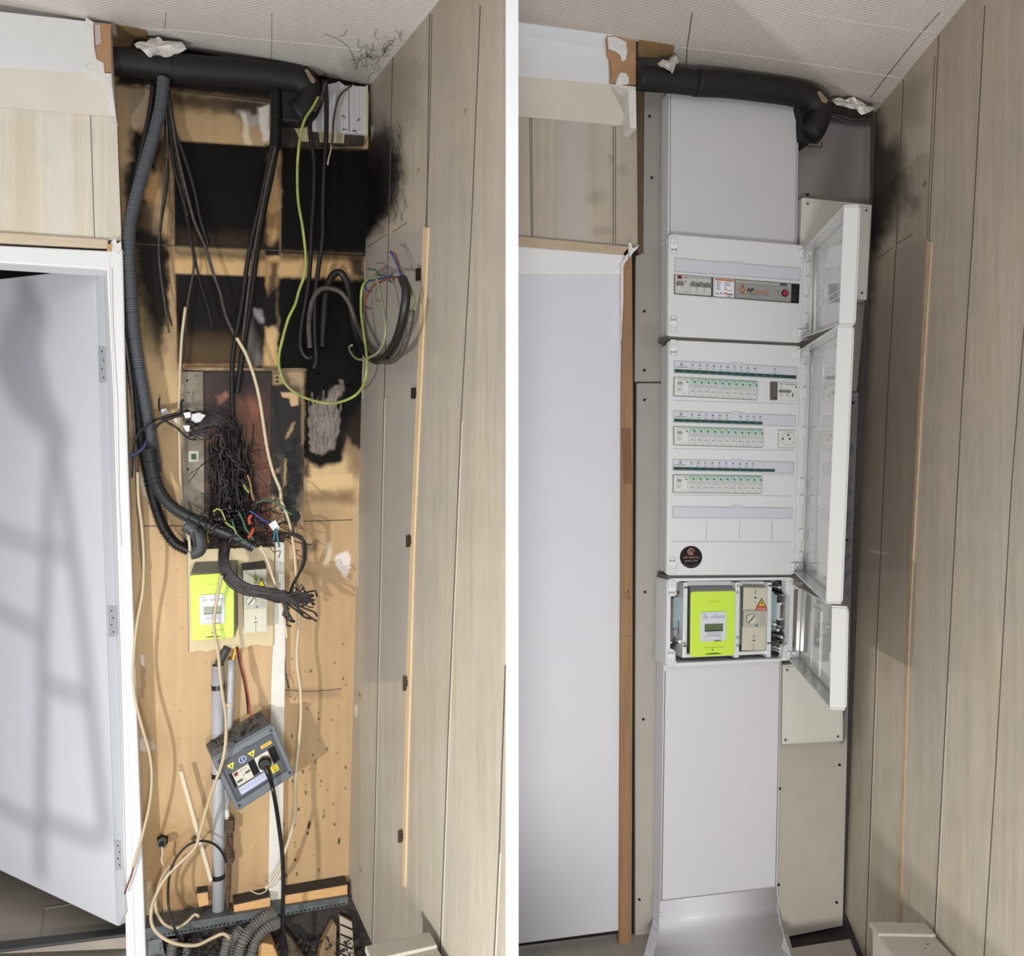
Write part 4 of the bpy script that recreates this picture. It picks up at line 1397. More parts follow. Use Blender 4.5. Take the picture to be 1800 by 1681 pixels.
def wig(x0, y0, x1, y1, n, amp, o):
    out = []
    for k in range(n + 1):
        t = k / n
        out.append((x0 + (x1 - x0) * t + rr.uniform(-amp, amp), y0 + (y1 - y0) * t + rr.uniform(-amp, amp), o + rr.uniform(-0.008, 0.014)))
    return out


CHAR = [charred, black_cable, purple_wire, charred, ash_cable]
for k in range(85):     # vertical bunch
    x = rr.gauss(405, 15)
    o = rr.uniform(0.02, 0.085)
    pts = wig(x, rr.uniform(745, 790), x + rr.gauss(4, 12), rr.uniform(900, 945), 5, 7, o)
    tube(mb, catmull(px_path(LB, pts), 0.012), rr.uniform(0.0012, 0.0028), 5, rr.choice(CHAR))
for k in range(60):     # curls in front of the bunch
    x, y = rr.gauss(408, 18), rr.uniform(760, 900)
    pts = wig(x, y, x + rr.gauss(0, 22), y + rr.uniform(20, 60), 4, 9, rr.uniform(0.06, 0.10))
    tube(mb, catmull(px_path(LB, pts), 0.01), rr.uniform(0.0009, 0.0018), 5, rr.choice([charred, black_cable, ash_cable, charred]))
for k in range(34):     # horizontal bunch towards the tape labels
    y = rr.uniform(728, 770)
    pts = [(rr.uniform(325, 345), y + rr.uniform(-12, 8), 0.05), (360, y + rr.uniform(-6, 10), 0.06), (385, y + rr.uniform(-5, 12), 0.07), (410, y + rr.uniform(0, 30), 0.06), (420 + rr.uniform(-8, 10), y + rr.uniform(30, 90), 0.05)]
    tube(mb, catmull(px_path(LB, pts), 0.01), rr.uniform(0.0012, 0.0022), 5, rr.choice([purple_wire, charred, black_cable, purple_wire]))
for k in range(90):     # chaos at the foot
    x, y = rr.gauss(412, 28), rr.gauss(915, 20)
    a = rr.uniform(0, 6.28)
    l = rr.uniform(10, 34)
    pts = wig(x, y, x + l * math.cos(a), y + l * math.sin(a) * 0.8, 3, 7, rr.uniform(0.05, 0.12))
    tube(mb, catmull(px_path(LB, pts), 0.01), rr.uniform(0.0010, 0.0020), 5, rr.choice([charred, ash_cable, black_cable, charred, purple_wire]))
for k in range(26):     # wires scattered to the right
    x, y = rr.uniform(430, 480), rr.uniform(880, 950)
    pts = wig(x, y, x + rr.uniform(20, 70), y + rr.uniform(-15, 45), 4, 7, 0.07)
    tube(mb, catmull(px_path(LB, pts), 0.01), rr.uniform(0.0009, 0.0018), 5, rr.choice([charred, ash_cable, brown_wire, charred]))
for k in range(22):     # curls on the copper board
    x, y = rr.uniform(425, 440), rr.uniform(770, 880)
    pts = wig(x, y, x + rr.uniform(6, 34), y + rr.uniform(-12, 22), 3, 4, 0.03)
    tube(mb, catmull(px_path(LB, pts), 0.01), 0.0009, 5, rr.choice([charred, brown_wire]))
tg = mb.build('wire_tangle', None, None, smooth=True, origin=LB.at(410, 945, 0.03))
tag(tg, 'dense nest of charred thin wires spilling out of the old unit', 'wires', kind='stuff')
mb = MB()
for k in range(46):
    x, y = rr.gauss(398, 26), rr.gauss(905, 14)
    a = rr.uniform(0, 3.14)
    w, h = rr.uniform(1.2, 3.6), rr.uniform(0.8, 2.4)
    pts = [(x + w * math.cos(a + q), y + h * math.sin(a + q)) for q in (0, 1.4, 3.1, 4.4)]
    prism_px(mb, LB, pts, 0.08 + rr.uniform(0, 0.03), 0.112 + rr.uniform(0, 0.01))
tag(mb.build('melted_clamps', mat('ash_grey', (84, 80, 78), 0.6, col2=(26, 25, 24), vscale=90), None, origin=LB.at(398, 925, 0.08)), 'grey lumps of melted terminals scattered among the charred wires', 'debris', kind='stuff')

col_w = [
    ('green_wire', [(408, 915), (415, 935), (425, 948), (436, 955)], green_wire, 'green wire among the tangle beside the dark conduit'),
    ('green_wire', [(450, 884), (466, 880), (480, 882), (494, 888), (506, 900), (514, 905)], green_wire, 'green wire reaching right past the copper board'),
    ('green_wire', [(420, 900), (427, 915), (432, 930), (440, 940), (446, 950)], green_wire, 'green wire dropping through the middle of the tangle'),
    ('yellow_wire', [(375, 900), (381, 895), (388, 897), (393, 906), (396, 915)], earth_wire, 'yellow wire curl left of the tangle centre'),
    ('yellow_wire', [(396, 918), (405, 925), (412, 930), (416, 940)], earth_wire, 'yellow wire curl just above the dark conduit'),
    ('yellow_wire', [(428, 852), (434, 862), (438, 866)], earth_wire, 'tiny yellow wire end right of the tangle'),
    ('blue_wire', [(438, 898), (450, 905), (462, 914), (474, 918)], blue_wire, 'dark blue wire running to the white tape tag'),
    ('teal_wire', [(486, 930), (488, 945), (491, 962)], teal_wire, 'teal wire hanging under the white tape tag'),
    ('teal_wire', [(484, 930), (482, 945), (480, 950)], teal_wire, 'short teal wire under the white tape tag'),
    ('red_wire', [(446, 928), (441, 940), (436, 946)], red_wire, 'short red wire at the conduit mouth'),
    ('red_wire', [(443, 905), (438, 912), (440, 922)], red_wire, 'small red wire right of the tangle centre'),
    ('earth_wire', [(435, 835), (440, 850), (443, 870), (446, 880)], mat('ochre', (150, 120, 70), 0.5), 'ochre wire against the copper board'),
]
for n_, p_, m_, l_ in col_w:
    cable(n_, LB, p_, 1.7 if 'red' not in n_ else 3.0, m_, off=0.125, label=l_, cat='wire', seg=6, step=0.004)
mb = MB()
tube(mb, px_path(LB, [(361, 938, .06), (364, 955, .06)]), 0.006, 8)
tag(mb.build('yellow_ferrule', yellow_wire, None, smooth=True, origin=LB.at(364, 955, .06)), 'yellow ferrule in the burnt tray left of the conduit', 'ferrule')


def tape(pts, label, o=0.085, seed=1):
    mb = MB()
    r = random.Random(seed)
    a = [LB.at(x, y, o) for x, y in pts]
    b = [LB.at(x, y, o + r.uniform(0.004, 0.012)) for x, y in pts]
    loft(mb, a, b)
    return tag(mb.build('tape_tag', white_tape, None, bevel=0.001, origin=a[0]), label, 'label')


tape([(322, 726), (334, 724), (336, 734), (326, 736)], 'small white tape tag left on the purple wires', 0.08, 1)
tape([(338, 728), (350, 726), (362, 730), (352, 742), (344, 744), (336, 738)], 'largest white tape tag on the purple wires', 0.085, 2)
tape([(321, 748), (334, 748), (332, 760), (326, 758)], 'white tape tag lowest on the purple wires', 0.085, 3)
tape([(282, 720), (292, 718), (298, 728), (284, 730)], 'white tape tag on the tan wall beside the conduits', 0.03, 4)
tape([(305, 736), (311, 734), (313, 744), (307, 746)], 'tiny white tape tag between wall and purple wires', 0.03, 5)
tape([(472, 922), (484, 914), (492, 928), (488, 935), (479, 932)], 'white tape tag hanging right of the wire tangle', 0.11, 6)
cable('black_wire', LB, [(270, 740), (290, 733), (312, 727), (332, 722)], 2.6, black_cable, off=0.07, label='upper black wire running left from the tape tags', cat='wire')
cable('black_wire', LB, [(270, 755), (284, 742), (304, 734), (330, 728)], 2.6, black_cable, off=0.075, label='lower black wire running left from the tape tags', cat='wire')
cable('black_wire', LB, [(284, 735), (298, 745), (310, 752), (330, 770), (345, 773)], 2.0, black_cable, off=0.05, label='black wire sagging under the tape tags', cat='wire')
cable('black_wire', LB, [(270, 738), (258, 748), (244, 762), (236, 780), (233, 800), (232, 840)], 2.2, black_cable, off=0.10, label='black wire crossing the conduits and dropping beside the casing', cat='wire')
cable('blue_wire', LB, [(258, 775), (254, 785), (246, 793), (238, 798), (228, 802)], 3.4, mat('navy', (40, 42, 74), 0.45), off=0.11, label='navy blue wire end poking left over the white casing', cat='wire')
cable('black_wire', LB, [(281, 700), (279, 712), (281, 722)], 1.6, black_cable, off=0.03, label='short black wire tip above the wall tape tag', cat='wire')
cable('black_wire', LB, [(322, 702), (318, 712), (320, 726)], 2.2, black_cable, off=0.06, label='short black wire tip on the steel side strip', cat='wire')

# ---- bundle of cut wires hanging over the meters
rr = random.Random(8)
for k in range(34):
    j = lambda a: rr.uniform(-a, a)
    ex, ey = 528 + j(34), 1068 + j(34)
    if k % 3 == 0: ex, ey = 550 + j(8), 1056 + j(8)
    dx = 1.0
    m_ = [charred, black_cable, purple_wire, ash_cable, charred][k % 5]
    u_ = rr.uniform(-1, 1); p_ = [(396 + u_ * 9, 955 + j(5), .11), (393 + u_ * 8, 985, .13), (398 + u_ * 9, 1006 - u_ * 3, .135), (412 + u_ * 7, 1024 - u_ * 8, .14), (434 + u_ * 3, 1036 - u_ * 9 + j(2), .145), (462, 1042 - u_ * 8 + j(4), .15), (492, 1048 - u_ * 7 + j(6), .15), ((492 + ex) / 2 + 4, (1048 + ey) / 2 + j(12), .15), (ex - 8 + j(5), ey - 4 + j(6), .15), (ex, ey, .15)]
    cable('cut_wire', LB, p_, 1.9 if m_ is not ash_cable else 1.4, m_, label='one of the cut dark wires bunched over the meter board', cat='wire', group='cut wires over the meter board', seg=6, step=0.008)
for x0, x1, r_ in ((505, 536, 2.6), (512, 533, 2.2)):
    cable('drooping_wire', LB, [(x0 - 14, 940), (x0, 938), (x0 + 18, 944), (x1, 955), (x1, 985), (525, 1010), (514, 1030), (x1 - 24, 1045)], r_, black_cable, off=0.09 + (x0 - 505) * 0.002,
          label='dark wire drooping right of the white strip, %s of the pair' % ('thicker' if r_ > 2.4 else 'thinner'), cat='wire')
cable('curled_wire', LB, [(484, 925), (500, 918), (512, 925), (516, 938), (508, 945), (498, 940)], 1.5, charred, off=0.08, label='thin burnt wire curled beside the white tape tag', cat='wire')

# ---- meter board
mbrd = thing('meter_board', 'beige board carrying the lime electricity meter in the burnt niche', 'electrical board', LB.at(404, 1148, 0))
mb = MB()
prism_px(mb, LB, [(327, 966), (483, 961), (481, 1137), (462, 1137), (455, 1134), (440, 1136), (432, 1140), (376, 1143), (366, 1147), (350, 1145), (331, 1149)], 0.0, 0.03)
mb.build('plate', board_beige, mbrd, bevel=0.003)
mb = MB()
strip_px(mb, LB, [(329, 968), (332, 1146)], 0.9, 0.03, 0.0304)
strip_px(mb, LB, [(418, 1145), (420, 1135)], 0.1, 0.03, 0.0304)
mb.build('plate_edge', ink, mbrd)
mt = thing('electricity_meter', 'lime green electricity meter on the beige board in the burnt niche', 'meter', LB.at(376, 1125, 0.03))
mb = MB()
loft_px(mb, LB, [(342, 988), (418, 984), (419, 1100), (345, 1110)], 0.030, [(334, 1009), (413, 1005), (413, 1121), (337, 1125)], 0.085)
mb.build('body', mat('meter_body', (150, 148, 134), 0.6, var=0.15, vscale=80), mt, bevel=0.002)
FM = Frame(LB, (334, 1011), (411, 1006), (411, 1121), (336, 1126), 0.086, 78, 115)
MD = None


def meter_face(FM, mt, tilt):
    mb = MB(); FM.prism(mb, rect(0, 0, 78, 115), 0, 0.006, None, r=5)
    mb.build('front_cover', lime, mt, bevel=0.0015)
    mb = MB(); FM.prism(mb, rect(16, 36, 61, 88), 0.006, 0.010, None, r=4)
    disp = mb.build('display_window', meter_white, mt, bevel=0.0008)
    mb = MB(); FM.rect(mb, 23, 57, 55, 70, 0.010, 0.0108)
    mb.build('screen', lcd, disp)
    mb = MB()
    FM.rect(mb, 23, 68, 55, 70.5, 0.0108, 0.0111, lcd_dark)
    FM.text(mb, 'Linky', 23, 40, 2.6, 0.0102, ink, width=7)
    FM.text(mb, 'CE', 43, 40, 2.6, 0.0102, ink, width=4)
    for i, t in enumerate((43.5, 46)):
        FM.rect(mb, 20, t, 29, t + 1, 0.010, 0.0102, ink_soft)
        FM.rect(mb, 34, t, 58, t + 1, 0.010, 0.0102, ink_soft)
    for t in (72.5, 75, 77.5):
        FM.rect(mb, 26, t, 52, t + 0.8, 0.010, 0.0102, ink_soft)
    FM.rect(mb, 31, 82, 33, 83, 0.010, 0.0102, ink)
    FM.rect(mb, 45, 82, 47, 83, 0.010, 0.0102, ink)
    FM.rect(mb, 40, 86.5, 52, 88, 0.0100, 0.0104, lcd_dark)
    FM.rim(mb, 24, 79, 52, 86, 0.5, 0.010, 0.0103, ink_soft)
    mb.build('markings', None, disp)
    mb = MB()
    for k in range(14):
        s = 26 + k * 2
        FM.rect(mb, s, 110.2 - 1.2 * math.sin(math.pi * k / 13), s + 2.1, 111.4, 0.006, 0.0063, mat('slot_dark', (60, 74, 30), 0.6) if 'slot_dark' not in MATS else MATS['slot_dark'])
    FM.disc(mb, 38.5, 103.5, 1.4, 0.006, 0.0064, ink)
    FM.rect(mb, 24, 99, 60, 99.5, 0.006, 0.0062, MATS['slot_dark'])
    FM.rect(mb, 30, 18, 50, 18.4, 0.006, 0.0062, MATS['slot_dark'])
    mb.build('slot_line', None, mt)


meter_face(FM, mt, 0)


def cutout(FB, br, W, H):
    """grey-cream main breaker with round selector: body details on frame FB"""
    mb = MB()
    FB.rect(mb, 0, H * 0.36, W, H * 0.62, 0, 0.006)
    band = mb.build('selector_band', mat('selector_band', (186, 184, 168), 0.45) if 'selector_band' not in MATS else MATS['selector_band'], br, bevel=0.0008)
    mb = MB()
    FB.disc(mb, W * 0.30, H * 0.49, W * 0.21, 0.006, 0.0068, ink, 28)
    FB.disc(mb, W * 0.30, H * 0.49, W * 0.195, 0.0068, 0.010, old_plastic, 28)
    a = math.radians(-50)
    c, s_ = math.cos(a), math.sin(a)
    l, w = W * 0.18, W * 0.022
    FB.prism(mb, [(W * 0.30 + x * c - y * s_, H * 0.49 + x * s_ + y * c) for x, y in ((-l, -w), (l, -w), (l, w), (-l, w))], 0.010, 0.0106, ink)
    mb.build('selector_dial', None, band)
    mb = MB()
    FB.prism(mb, [(W * 0.46, H * 0.62 - 1), (W * 0.53, H * 0.57), (W * 0.62, H * 0.57), (W * 0.56, H * 0.62 - 1)], 0.006, 0.0063, mat('mark_blue', (74, 118, 160), 0.5) if 'mark_blue' not in MATS else MATS['mark_blue'])
    for k in range(7):
        FB.rect(mb, W * 0.68, H * (0.39 + 0.03 * k), W * (0.9 + 0.04 * (k % 2)), H * (0.39 + 0.03 * k) + 0.6, 0.006, 0.0062, ink_soft)
    mb.build('markings', None, band)
    mb = MB()
    FB.disc(mb, W * 0.5, H * 0.155, 1.9, 0, 0.0006, ink_soft, 12)
    FB.rect(mb, W * 0.44, H * 0.15, W * 0.56, H * 0.165, 0.0006, 0.0009, ink)
    FB.rect(mb, W * 0.49, H * 0.02, W * 0.51, H * 0.11, 0, 0.0005, ink)
    FB.rect(mb, W * 0.49, H * 0.20, W * 0.51, H * 0.25, 0, 0.0005, ink_soft)
    FB.rect(mb, W * 0.44, H * 0.83, W * 0.56, H * 0.845, 0.0, 0.0009, ink)
    FB.rect(mb, W * 0.49, H * 0.74, W * 0.51, H * 0.80, 0, 0.0005, ink)
    FB.rect(mb, W * 0.49, H * 0.87, W * 0.51, H * 0.99, 0, 0.0005, ink_soft)
    mb.build('cover_screw', None, br)


br = thing('main_breaker', 'tall cream main breaker with round dial on the beige board', 'breaker', LB.at(448, 1112, 0.03))
mb = MB()
loft_px(mb, LB, [(424, 991), (464, 986), (466, 1100), (428, 1103)], 0.030, [(428, 1003), (469, 1000), (470, 1111), (429, 1114)], 0.07)
mb.build('body', old_plastic, br, bevel=0.0015)
mb = MB()
loft_px(mb, LB, [(424, 990.6), (464, 985.6), (464, 987), (424, 992)], 0.032, [(428, 1002.6), (469, 999.6), (469, 1000.6), (428, 1003.6)], 0.0695)
mb.build('dusty_top', box_dust, br)
FB = Frame(LB, (428, 1003), (469, 1000), (470, 1111), (429, 1114), 0.0702, 41, 111)
cutout(FB, br, 41, 111)
mb = MB()
FB.prism(mb, [(31, 15), (39, 31), (23, 31)], 0, 0.0006, black_gloss)
FB.prism(mb, [(31, 18), (37, 30), (25, 30)], 0.0006, 0.001, warn_yellow)
mb.build('warning_sticker', None, br)
mb = MB()
FB.rect(mb, 18, 10, 23, 25, 0, 0.006)
mb.build('seal', mat('green_seal', (140, 160, 80), 0.4), br, bevel=0.001)

mb = MB()
prism_px(mb, LB, [(484, 953), (500, 953), (502, 1140), (500, 1300), (496, 1594), (476, 1598), (472, 1560), (474, 1400), (477, 1200), (480, 1140)], 0.0, 0.022)
tag(mb.build('cable_trunking', pvc_white, None, bevel=0.002, origin=LB.at(486, 1597)), 'narrow white cable trunking standing right of the meter board', 'trunking')

# ---- pipes below the meter
pp = thing('drain_pipe', 'thick grey plastic pipe standing on the rail below the meter board', 'pipe', LB.at(384, 1612, 0.03))
mb = MB(); tube(mb, px_path(LB, [(383, 1170, .03), (384, 1400, .03), (384, 1613, .03)]), 0.0158, 18)
mb.build('tube', pvc_grey, pp, smooth=True)
mb = MB(); tube(mb, px_path(LB, [(383, 1169, .03), (383, 1173, .03)]), 0.0145, 18)
mb.build('pipe_mouth', dark_void, pp)
for y in (1208, 1363, 1541):
    mb = MB(); tube(mb, px_path(LB, [(383.5, y - 4, .03), (384, y + 4, .03)]), 0.0175, 18)
    mb.build('clamp', black_gloss, pp, smooth=False)
pq = thing('thin_pipe', 'thinner white plastic pipe beside the thick grey one', 'pipe', LB.at(398, 1418, 0.03))
mb = MB(); tube(mb, catmull(px_path(LB, [(407, 1160, .025), (405, 1230, .025), (401, 1300, .025), (398, 1360, .025), (397, 1422, .025)]), 0.03), 0.0098, 16)
mb.build('tube', pvc_grey, pq, smooth=True)
mb = MB(); tube(mb, px_path(LB, [(403.5, 1236, .025), (403, 1241, .025)]), 0.0115, 16)
mb.build('clamp', cream_cable, pq)
mb = MB(); tube(mb, px_path(LB, [(397, 1420, .025), (398, 1432, .025), (400, 1440, .025)]), 0.008, 14)
mb.build('white_sleeve', pvc_white, pq, smooth=True)
cable('supply_cable', LB, [(400, 1138), (392, 1152), (385, 1168), (383, 1180)], 7.5, mat('supply_grey', (62, 64, 68), 0.5), off=0.03, label='thick dark grey cable entering the top of the grey pipe')
cable('yellow_wire', LB, [(415, 1138), (412, 1150), (409, 1164)], 2.4, yellow_wire, off=0.03, label='short yellow wire entering the thin pipe', cat='wire')
cable('red_wire', LB, [(418, 1138), (423, 1165), (431, 1195), (436, 1225), (441, 1262)], 1.6, red_wire, off=0.05, label='red wire dropping into the grey junction box', cat='wire')
cable('black_wire', LB, [(416, 1138), (421, 1165), (428, 1195), (433, 1222), (436, 1255)], 1.6, charred, off=0.05, label='dark wire beside the red one into the junction box', cat='wire')
cable('thin_cable', LB, [(500, 1140), (501, 1180), (505, 1200), (508, 1210)], 1.3, ash_cable, off=0.02, label='thin dark wire end right of the trunking', cat='wire')
rp = thing('brass_fitting', 'corroded brass pipe fittings beside the grey pipe near the rail', 'fitting', LB.at(398, 1600, 0.03))
mb = MB()
tube(mb, catmull(px_path(LB, [(404, 1436, .03), (403, 1500, .03), (402, 1560, .03), (399, 1602, .03)]), 0.03), 0.0055, 10)
mb.build('tube', rust, rp, smooth=True)
for y0, y1, r_ in ((1440, 1462, .013), (1470, 1500, .009), (1500, 1516, .012), (1505, 1512, .0135)):
    mb = MB(); tube(mb, px_path(LB, [(404, y0, .03), (403, y1, .03)]), r_, 6)
    mb.build('nut', rust, rp)
so = thing('pipe_stub', 'grey pipe stub poking out of the tan wall low on the left', 'pipe', LB.at(285, 1480, 0))
mb = MB(); tube(mb, [LB.at(286, 1478, 0.0), LB.at(284, 1484, 0.05)], 0.011, 14); mb.build('tube', mat('stub_grey', (104, 102, 100), 0.6, 0.3), so, smooth=True)
mb = MB(); tube(mb, [LB.at(284, 1484, 0.050), LB.at(284, 1484, 0.052)], 0.007, 12); mb.build('mouth', dark_void, so)
mb = MB(); prism_px(mb, LB, [(276, 1474), (284, 1468), (296, 1471), (295, 1482), (290, 1490), (278, 1488)], 0, 0.002); mb.build('broken_hole', dark_void, so)
cable('thin_cable', LB, [(284, 1486, .05), (286, 1500, .05), (284, 1512, .05), (288, 1522, .05)], 1.8, cream_cable, label='frayed pale cord hanging from the pipe stub', cat='cord')
mb = MB(); tube(mb, [LB.at(341, 1474, 0.0), LB.at(340, 1475, 0.02)], 0.006, 10)
tag(mb.build('wall_screw', rust, None, origin=LB.at(341, 1474)), 'rusty screw head in the tan wall behind the white stick', 'screw')
mb = MB(); prism_px(mb, LB, [(314, 1357), (321, 1356), (374, 1548), (368, 1552)], 0.05, 0.056)
tag(mb.build('white_lath', mat('lath_white', (214, 200, 176), 0.5), None, bevel=0.001, origin=LB.at(370, 1550, 0.05)), 'thin white lath leaning against the grey pipe', 'stick')

# ---- long loose cables
cable('loose_cable', LB, [(242, 830), (244, 880), (250, 930), (253, 985), (251, 1040), (242, 1090), (236, 1140), (234, 1190), (239, 1235), (249, 1275), (263, 1325), (267, 1370), (262, 1420), (250, 1470), (240, 1505), (235, 1525)], 2.6, beige_cable, off=0.09,
      label='beige cable hanging over the casing edge left of the tan wall')
cable('frayed_end', LB, [(235, 1525), (230, 1542), (225, 1555), (219, 1572)], 1.5, brown_wire, off=0.09, label='frayed brown end of the left beige cable', cat='wire')
cable('loose_cable', LB, [(494, 880), (504, 905), (512, 935), (518, 975), (521, 1015), (525, 1060), (525, 1105), (522, 1140), (523, 1175), (528, 1210), (529, 1255), (526, 1300), (521, 1350), (518, 1395), (518, 1430), (512, 1465), (500, 1500), (490, 1530), (478, 1552), (466, 1562)], 2.8, cream_cable, off=0.08,
      label='cream cable hanging down the right part of the tan wall')
cable('loose_cable', LB, [(458, 960), (470, 985), (478, 1010), (488, 1040), (497, 1070), (502, 1100), (504, 1122)], 2.4, cream_cable, off=0.13, label='cream cable crossing the white trunking beside the meters')
cable('loose_cable', LB, [(390, 1012, .15), (384, 1040, .13), (378, 1075, .12), (376, 1105, .12), (383, 1145, .12), (387, 1185, .12), (391, 1220, .12), (397, 1260, .14), (397, 1300, .16), (392, 1335, .16), (380, 1372, .14), (368, 1405, .12), (358, 1440, .11), (350, 1470, .1), (342, 1492, .1), (318, 1516, .1), (294, 1540, .1), (276, 1570, .1), (266, 1600, .12), (268, 1628, .12), (285, 1648, .14), (312, 1660, .15), (345, 1662, .15), (372, 1650, .14), (392, 1642, .14), (404, 1650, .14)],
      3.0, beige_cable, label='long beige cable hanging in front of the lime meter to the floor pit')
cable('loose_cable', LB, [(300, 1520, .06), (284, 1545, .07), (274, 1580, .08), (276, 1605, .09), (290, 1626, .1), (310, 1632, .1), (330, 1620, .09), (342, 1608, .08), (350, 1612, .08)], 2.6, beige_cable, label='short beige cable curling over the perforated rail')
cable('extension_lead', LB, [(398, 1515, .06), (388, 1495, .07), (372, 1482, .08), (350, 1479, .09), (328, 1488, .1), (308, 1512, .1), (297, 1545, .1), (296, 1590, .1), (304, 1625, .12), (316, 1655, .12)], 2.0, black_cable, label='thin black cord arching over the grey pipe foot', cat='cord')
cable('thin_cable', LB, [(440, 1566), (455, 1572), (468, 1566), (474, 1556)], 1.0, cream_cable, off=0.06, label='thin frayed strands on the middle wood block', cat='wire')
cable('thin_cable', LB, [(476, 1552), (488, 1532), (495, 1512)], 1.6, cream_cable, off=0.07, label='short pale cable tail in front of the trunking', cat='wire')

# ---- grey junction box with sockets
PJ = LB
JF = Frame(PJ, (372, 1333), (480, 1271), (519, 1362), (417, 1428), 0.135, 120, 105)
jb = thing('junction_box', 'tilted grey junction box with sockets hanging below the meter board', 'electrical box', LB.at(418, 1427, 0.03))
bx = [(361, 1309), (457, 1251), (470, 1262), (496, 1345), (402, 1405), (362, 1318)]
mb = MB()
loft_px(mb, LB, rounded([(360, 1309), (458, 1251), (496, 1346), (404, 1406)], 6), 0.045, rounded([(374, 1334), (480, 1273), (517, 1362), (417, 1426)], 6), 0.125)
bd = mb.build('body', box_grey, jb, bevel=0.002)
mb = MB()
loft_px(mb, LB, [(362, 1308), (457, 1250.5), (457, 1252), (362, 1310)], 0.048, [(375, 1333), (478, 1273), (478, 1274), (375, 1334)], 0.122)
dt = mb.build('dusty_top', box_dust, bd)
mb = MB()
for cx, cy in ((377, 1312), (452, 1268)):
    for k, (r_, h) in enumerate(((9, .0), (6, .0015), (3.5, .003))):
        q = [LB.at(cx + r_ * math.cos(a) * 1.0, cy + r_ * 0.5 * math.sin(a), 0.078) + Vector((0, 0, 0.012 + h)) for a in [2 * math.pi * i / 16 for i in range(16)]]
        mb.prism([p - Vector((0, 0, 0.002)) for p in q], q)
mb.build('knockout', box_dust, bd)
rr = random.Random(2)
mb = MB()
for k in range(30):
    t, u = rr.uniform(0.12, 0.82), rr.uniform(0.2, 0.9)
    p = LB.at(362 + 96 * t, 1309 - 58 * t, 0.05) * (1 - u) + LB.at(375 + 104 * t, 1334 - 61 * t, 0.12) * u
    s = rr.uniform(0.003, 0.008)
    v = [p + Vector((rr.uniform(-s, s), rr.uniform(-s, s), rr.uniform(0.0, s * 1.3))) for _ in range(6)]
    mb.add(v, [(0, 1, 2), (0, 2, 3), (0, 3, 4), (1, 2, 5), (3, 4, 5), (2, 3, 5)])
tag(mb.build('soot_crumbs', dark_dust, None, origin=LB.at(415, 1290, .08)), 'heap of dark debris lying on top of the tilted junction box', 'debris', kind='stuff')
mb = MB()
JF.prism(mb, rect(0, 0, 120, 105), -0.010, 0.0, None, r=7)
lid = mb.build('lid', box_grey, jb, bevel=0.003)
mb = MB()
JF.rim(mb, 6, 15, 110, 90, 2.2, 0.0, 0.004, box_grey_dark)
JF.rect(mb, 2, 3, 116, 4.2, 0.0, 0.002, box_grey_dark)
JF.rect(mb, 52, 13, 64, 15.5, 0.0, 0.004, box_grey_dark)
JF.rect(mb, 8.2, 17.2, 107.8, 87.8, 0.0, 0.0008, box_grey_dark)
for k in range(7):
    JF.rect(mb, 10 + 2 * k, 7, 11 + 2 * k, 10.5, 0, 0.0015, box_grey_dark)
mb.build('window_rim', None, lid, bevel=0.0006)
mb = MB()
for s, t in ((8, 11), (111, 10), (112, 96), (8, 97)):
    JF.disc(mb, s, t, 3.0, 0, 0.002, box_grey_dark)
    JF.disc(mb, s, t, 1.7, 0.002, 0.0026, black_gloss)
mb.build('lid_screw', None, lid)
mb = MB()
JF.rect(mb, 14, 40, 19.5, 66, 0.001, 0.0014, dark_void)
JF.rect(mb, 52.5, 39, 64, 65, 0.001, 0.0014, dark_void)
JF.rect(mb, 93, 37, 106, 65, 0.001, 0.0014, dark_void)
mb.build('empty_slot', None, jb)
mb = MB(); JF.rect(mb, 20, 40.5, 52, 66, 0.0008, 0.005)
bk = mb.build('breaker', old_plastic, jb, bevel=0.0006)
mb = MB()
JF.rect(mb, 22, 42, 29.5, 48.5, 0.005, 0.0056, mat('dark_red', (110, 30, 44), 0.4))
JF.rect(mb, 22, 57, 32, 60.5, 0.005, 0.008, box_grey_dark)
JF.rect(mb, 41, 50, 50, 53.5, 0.005, 0.008, box_grey_dark)
JF.rect(mb, 36, 41, 36.5, 65.5, 0.005, 0.0053, ink_soft)
JF.rect(mb, 31, 44, 45, 45, 0.005, 0.0052, red_wire)
JF.disc(mb, 38, 54, 0.9, 0.005, 0.0054, ink)
JF.disc(mb, 46, 44.5, 0.9, 0.005, 0.0054, ink)
mb.build('switch', None, bk)
mb = MB(); JF.rect(mb, 65, 38, 92, 66.5, 0.0008, 0.006)
mb.build('socket', mat('socket_cream', (214, 212, 196), 0.4), jb, bevel=0.001)
mb = MB()
JF.rect(mb, 19, 69.5, 77, 83, 0.0008, 0.0016, label_lilac)
for k in range(8):
    JF.rect(mb, 22 + 7 * k, 72, 25 + 7 * k, 73.2, 0.0016, 0.0018, ink_soft)
    JF.rect(mb, 21 + 7 * k, 76, 26 + 7 * k, 77, 0.0016, 0.0018, ink_soft)
mb.build('circuit_label', None, jb)
for s in (24, 65):
    mb = MB()
    JF.prism(mb, [(s - 7, 25), (s + 7, 25), (s, 36)], 0.0008, 0.0014, warn_yellow)
    JF.prism(mb, [(s - 1, 27), (s + 1.6, 27), (s + 0.4, 30), (s + 1.6, 30), (s - 0.8, 34), (s - 0.2, 31), (s - 1.4, 31)], 0.0014, 0.0018, black_gloss)
    mb.build('warning_sticker', None, jb)
mb = MB()
JF.rect(mb, 83, 25.5, 104, 31.5, 0.0008, 0.0014, warn_orange, r=1)
JF.rect(mb, 86, 28, 101, 29, 0.0014, 0.0016, red_wire)
mb.build('orange_sticker', None, jb)
mb = MB()
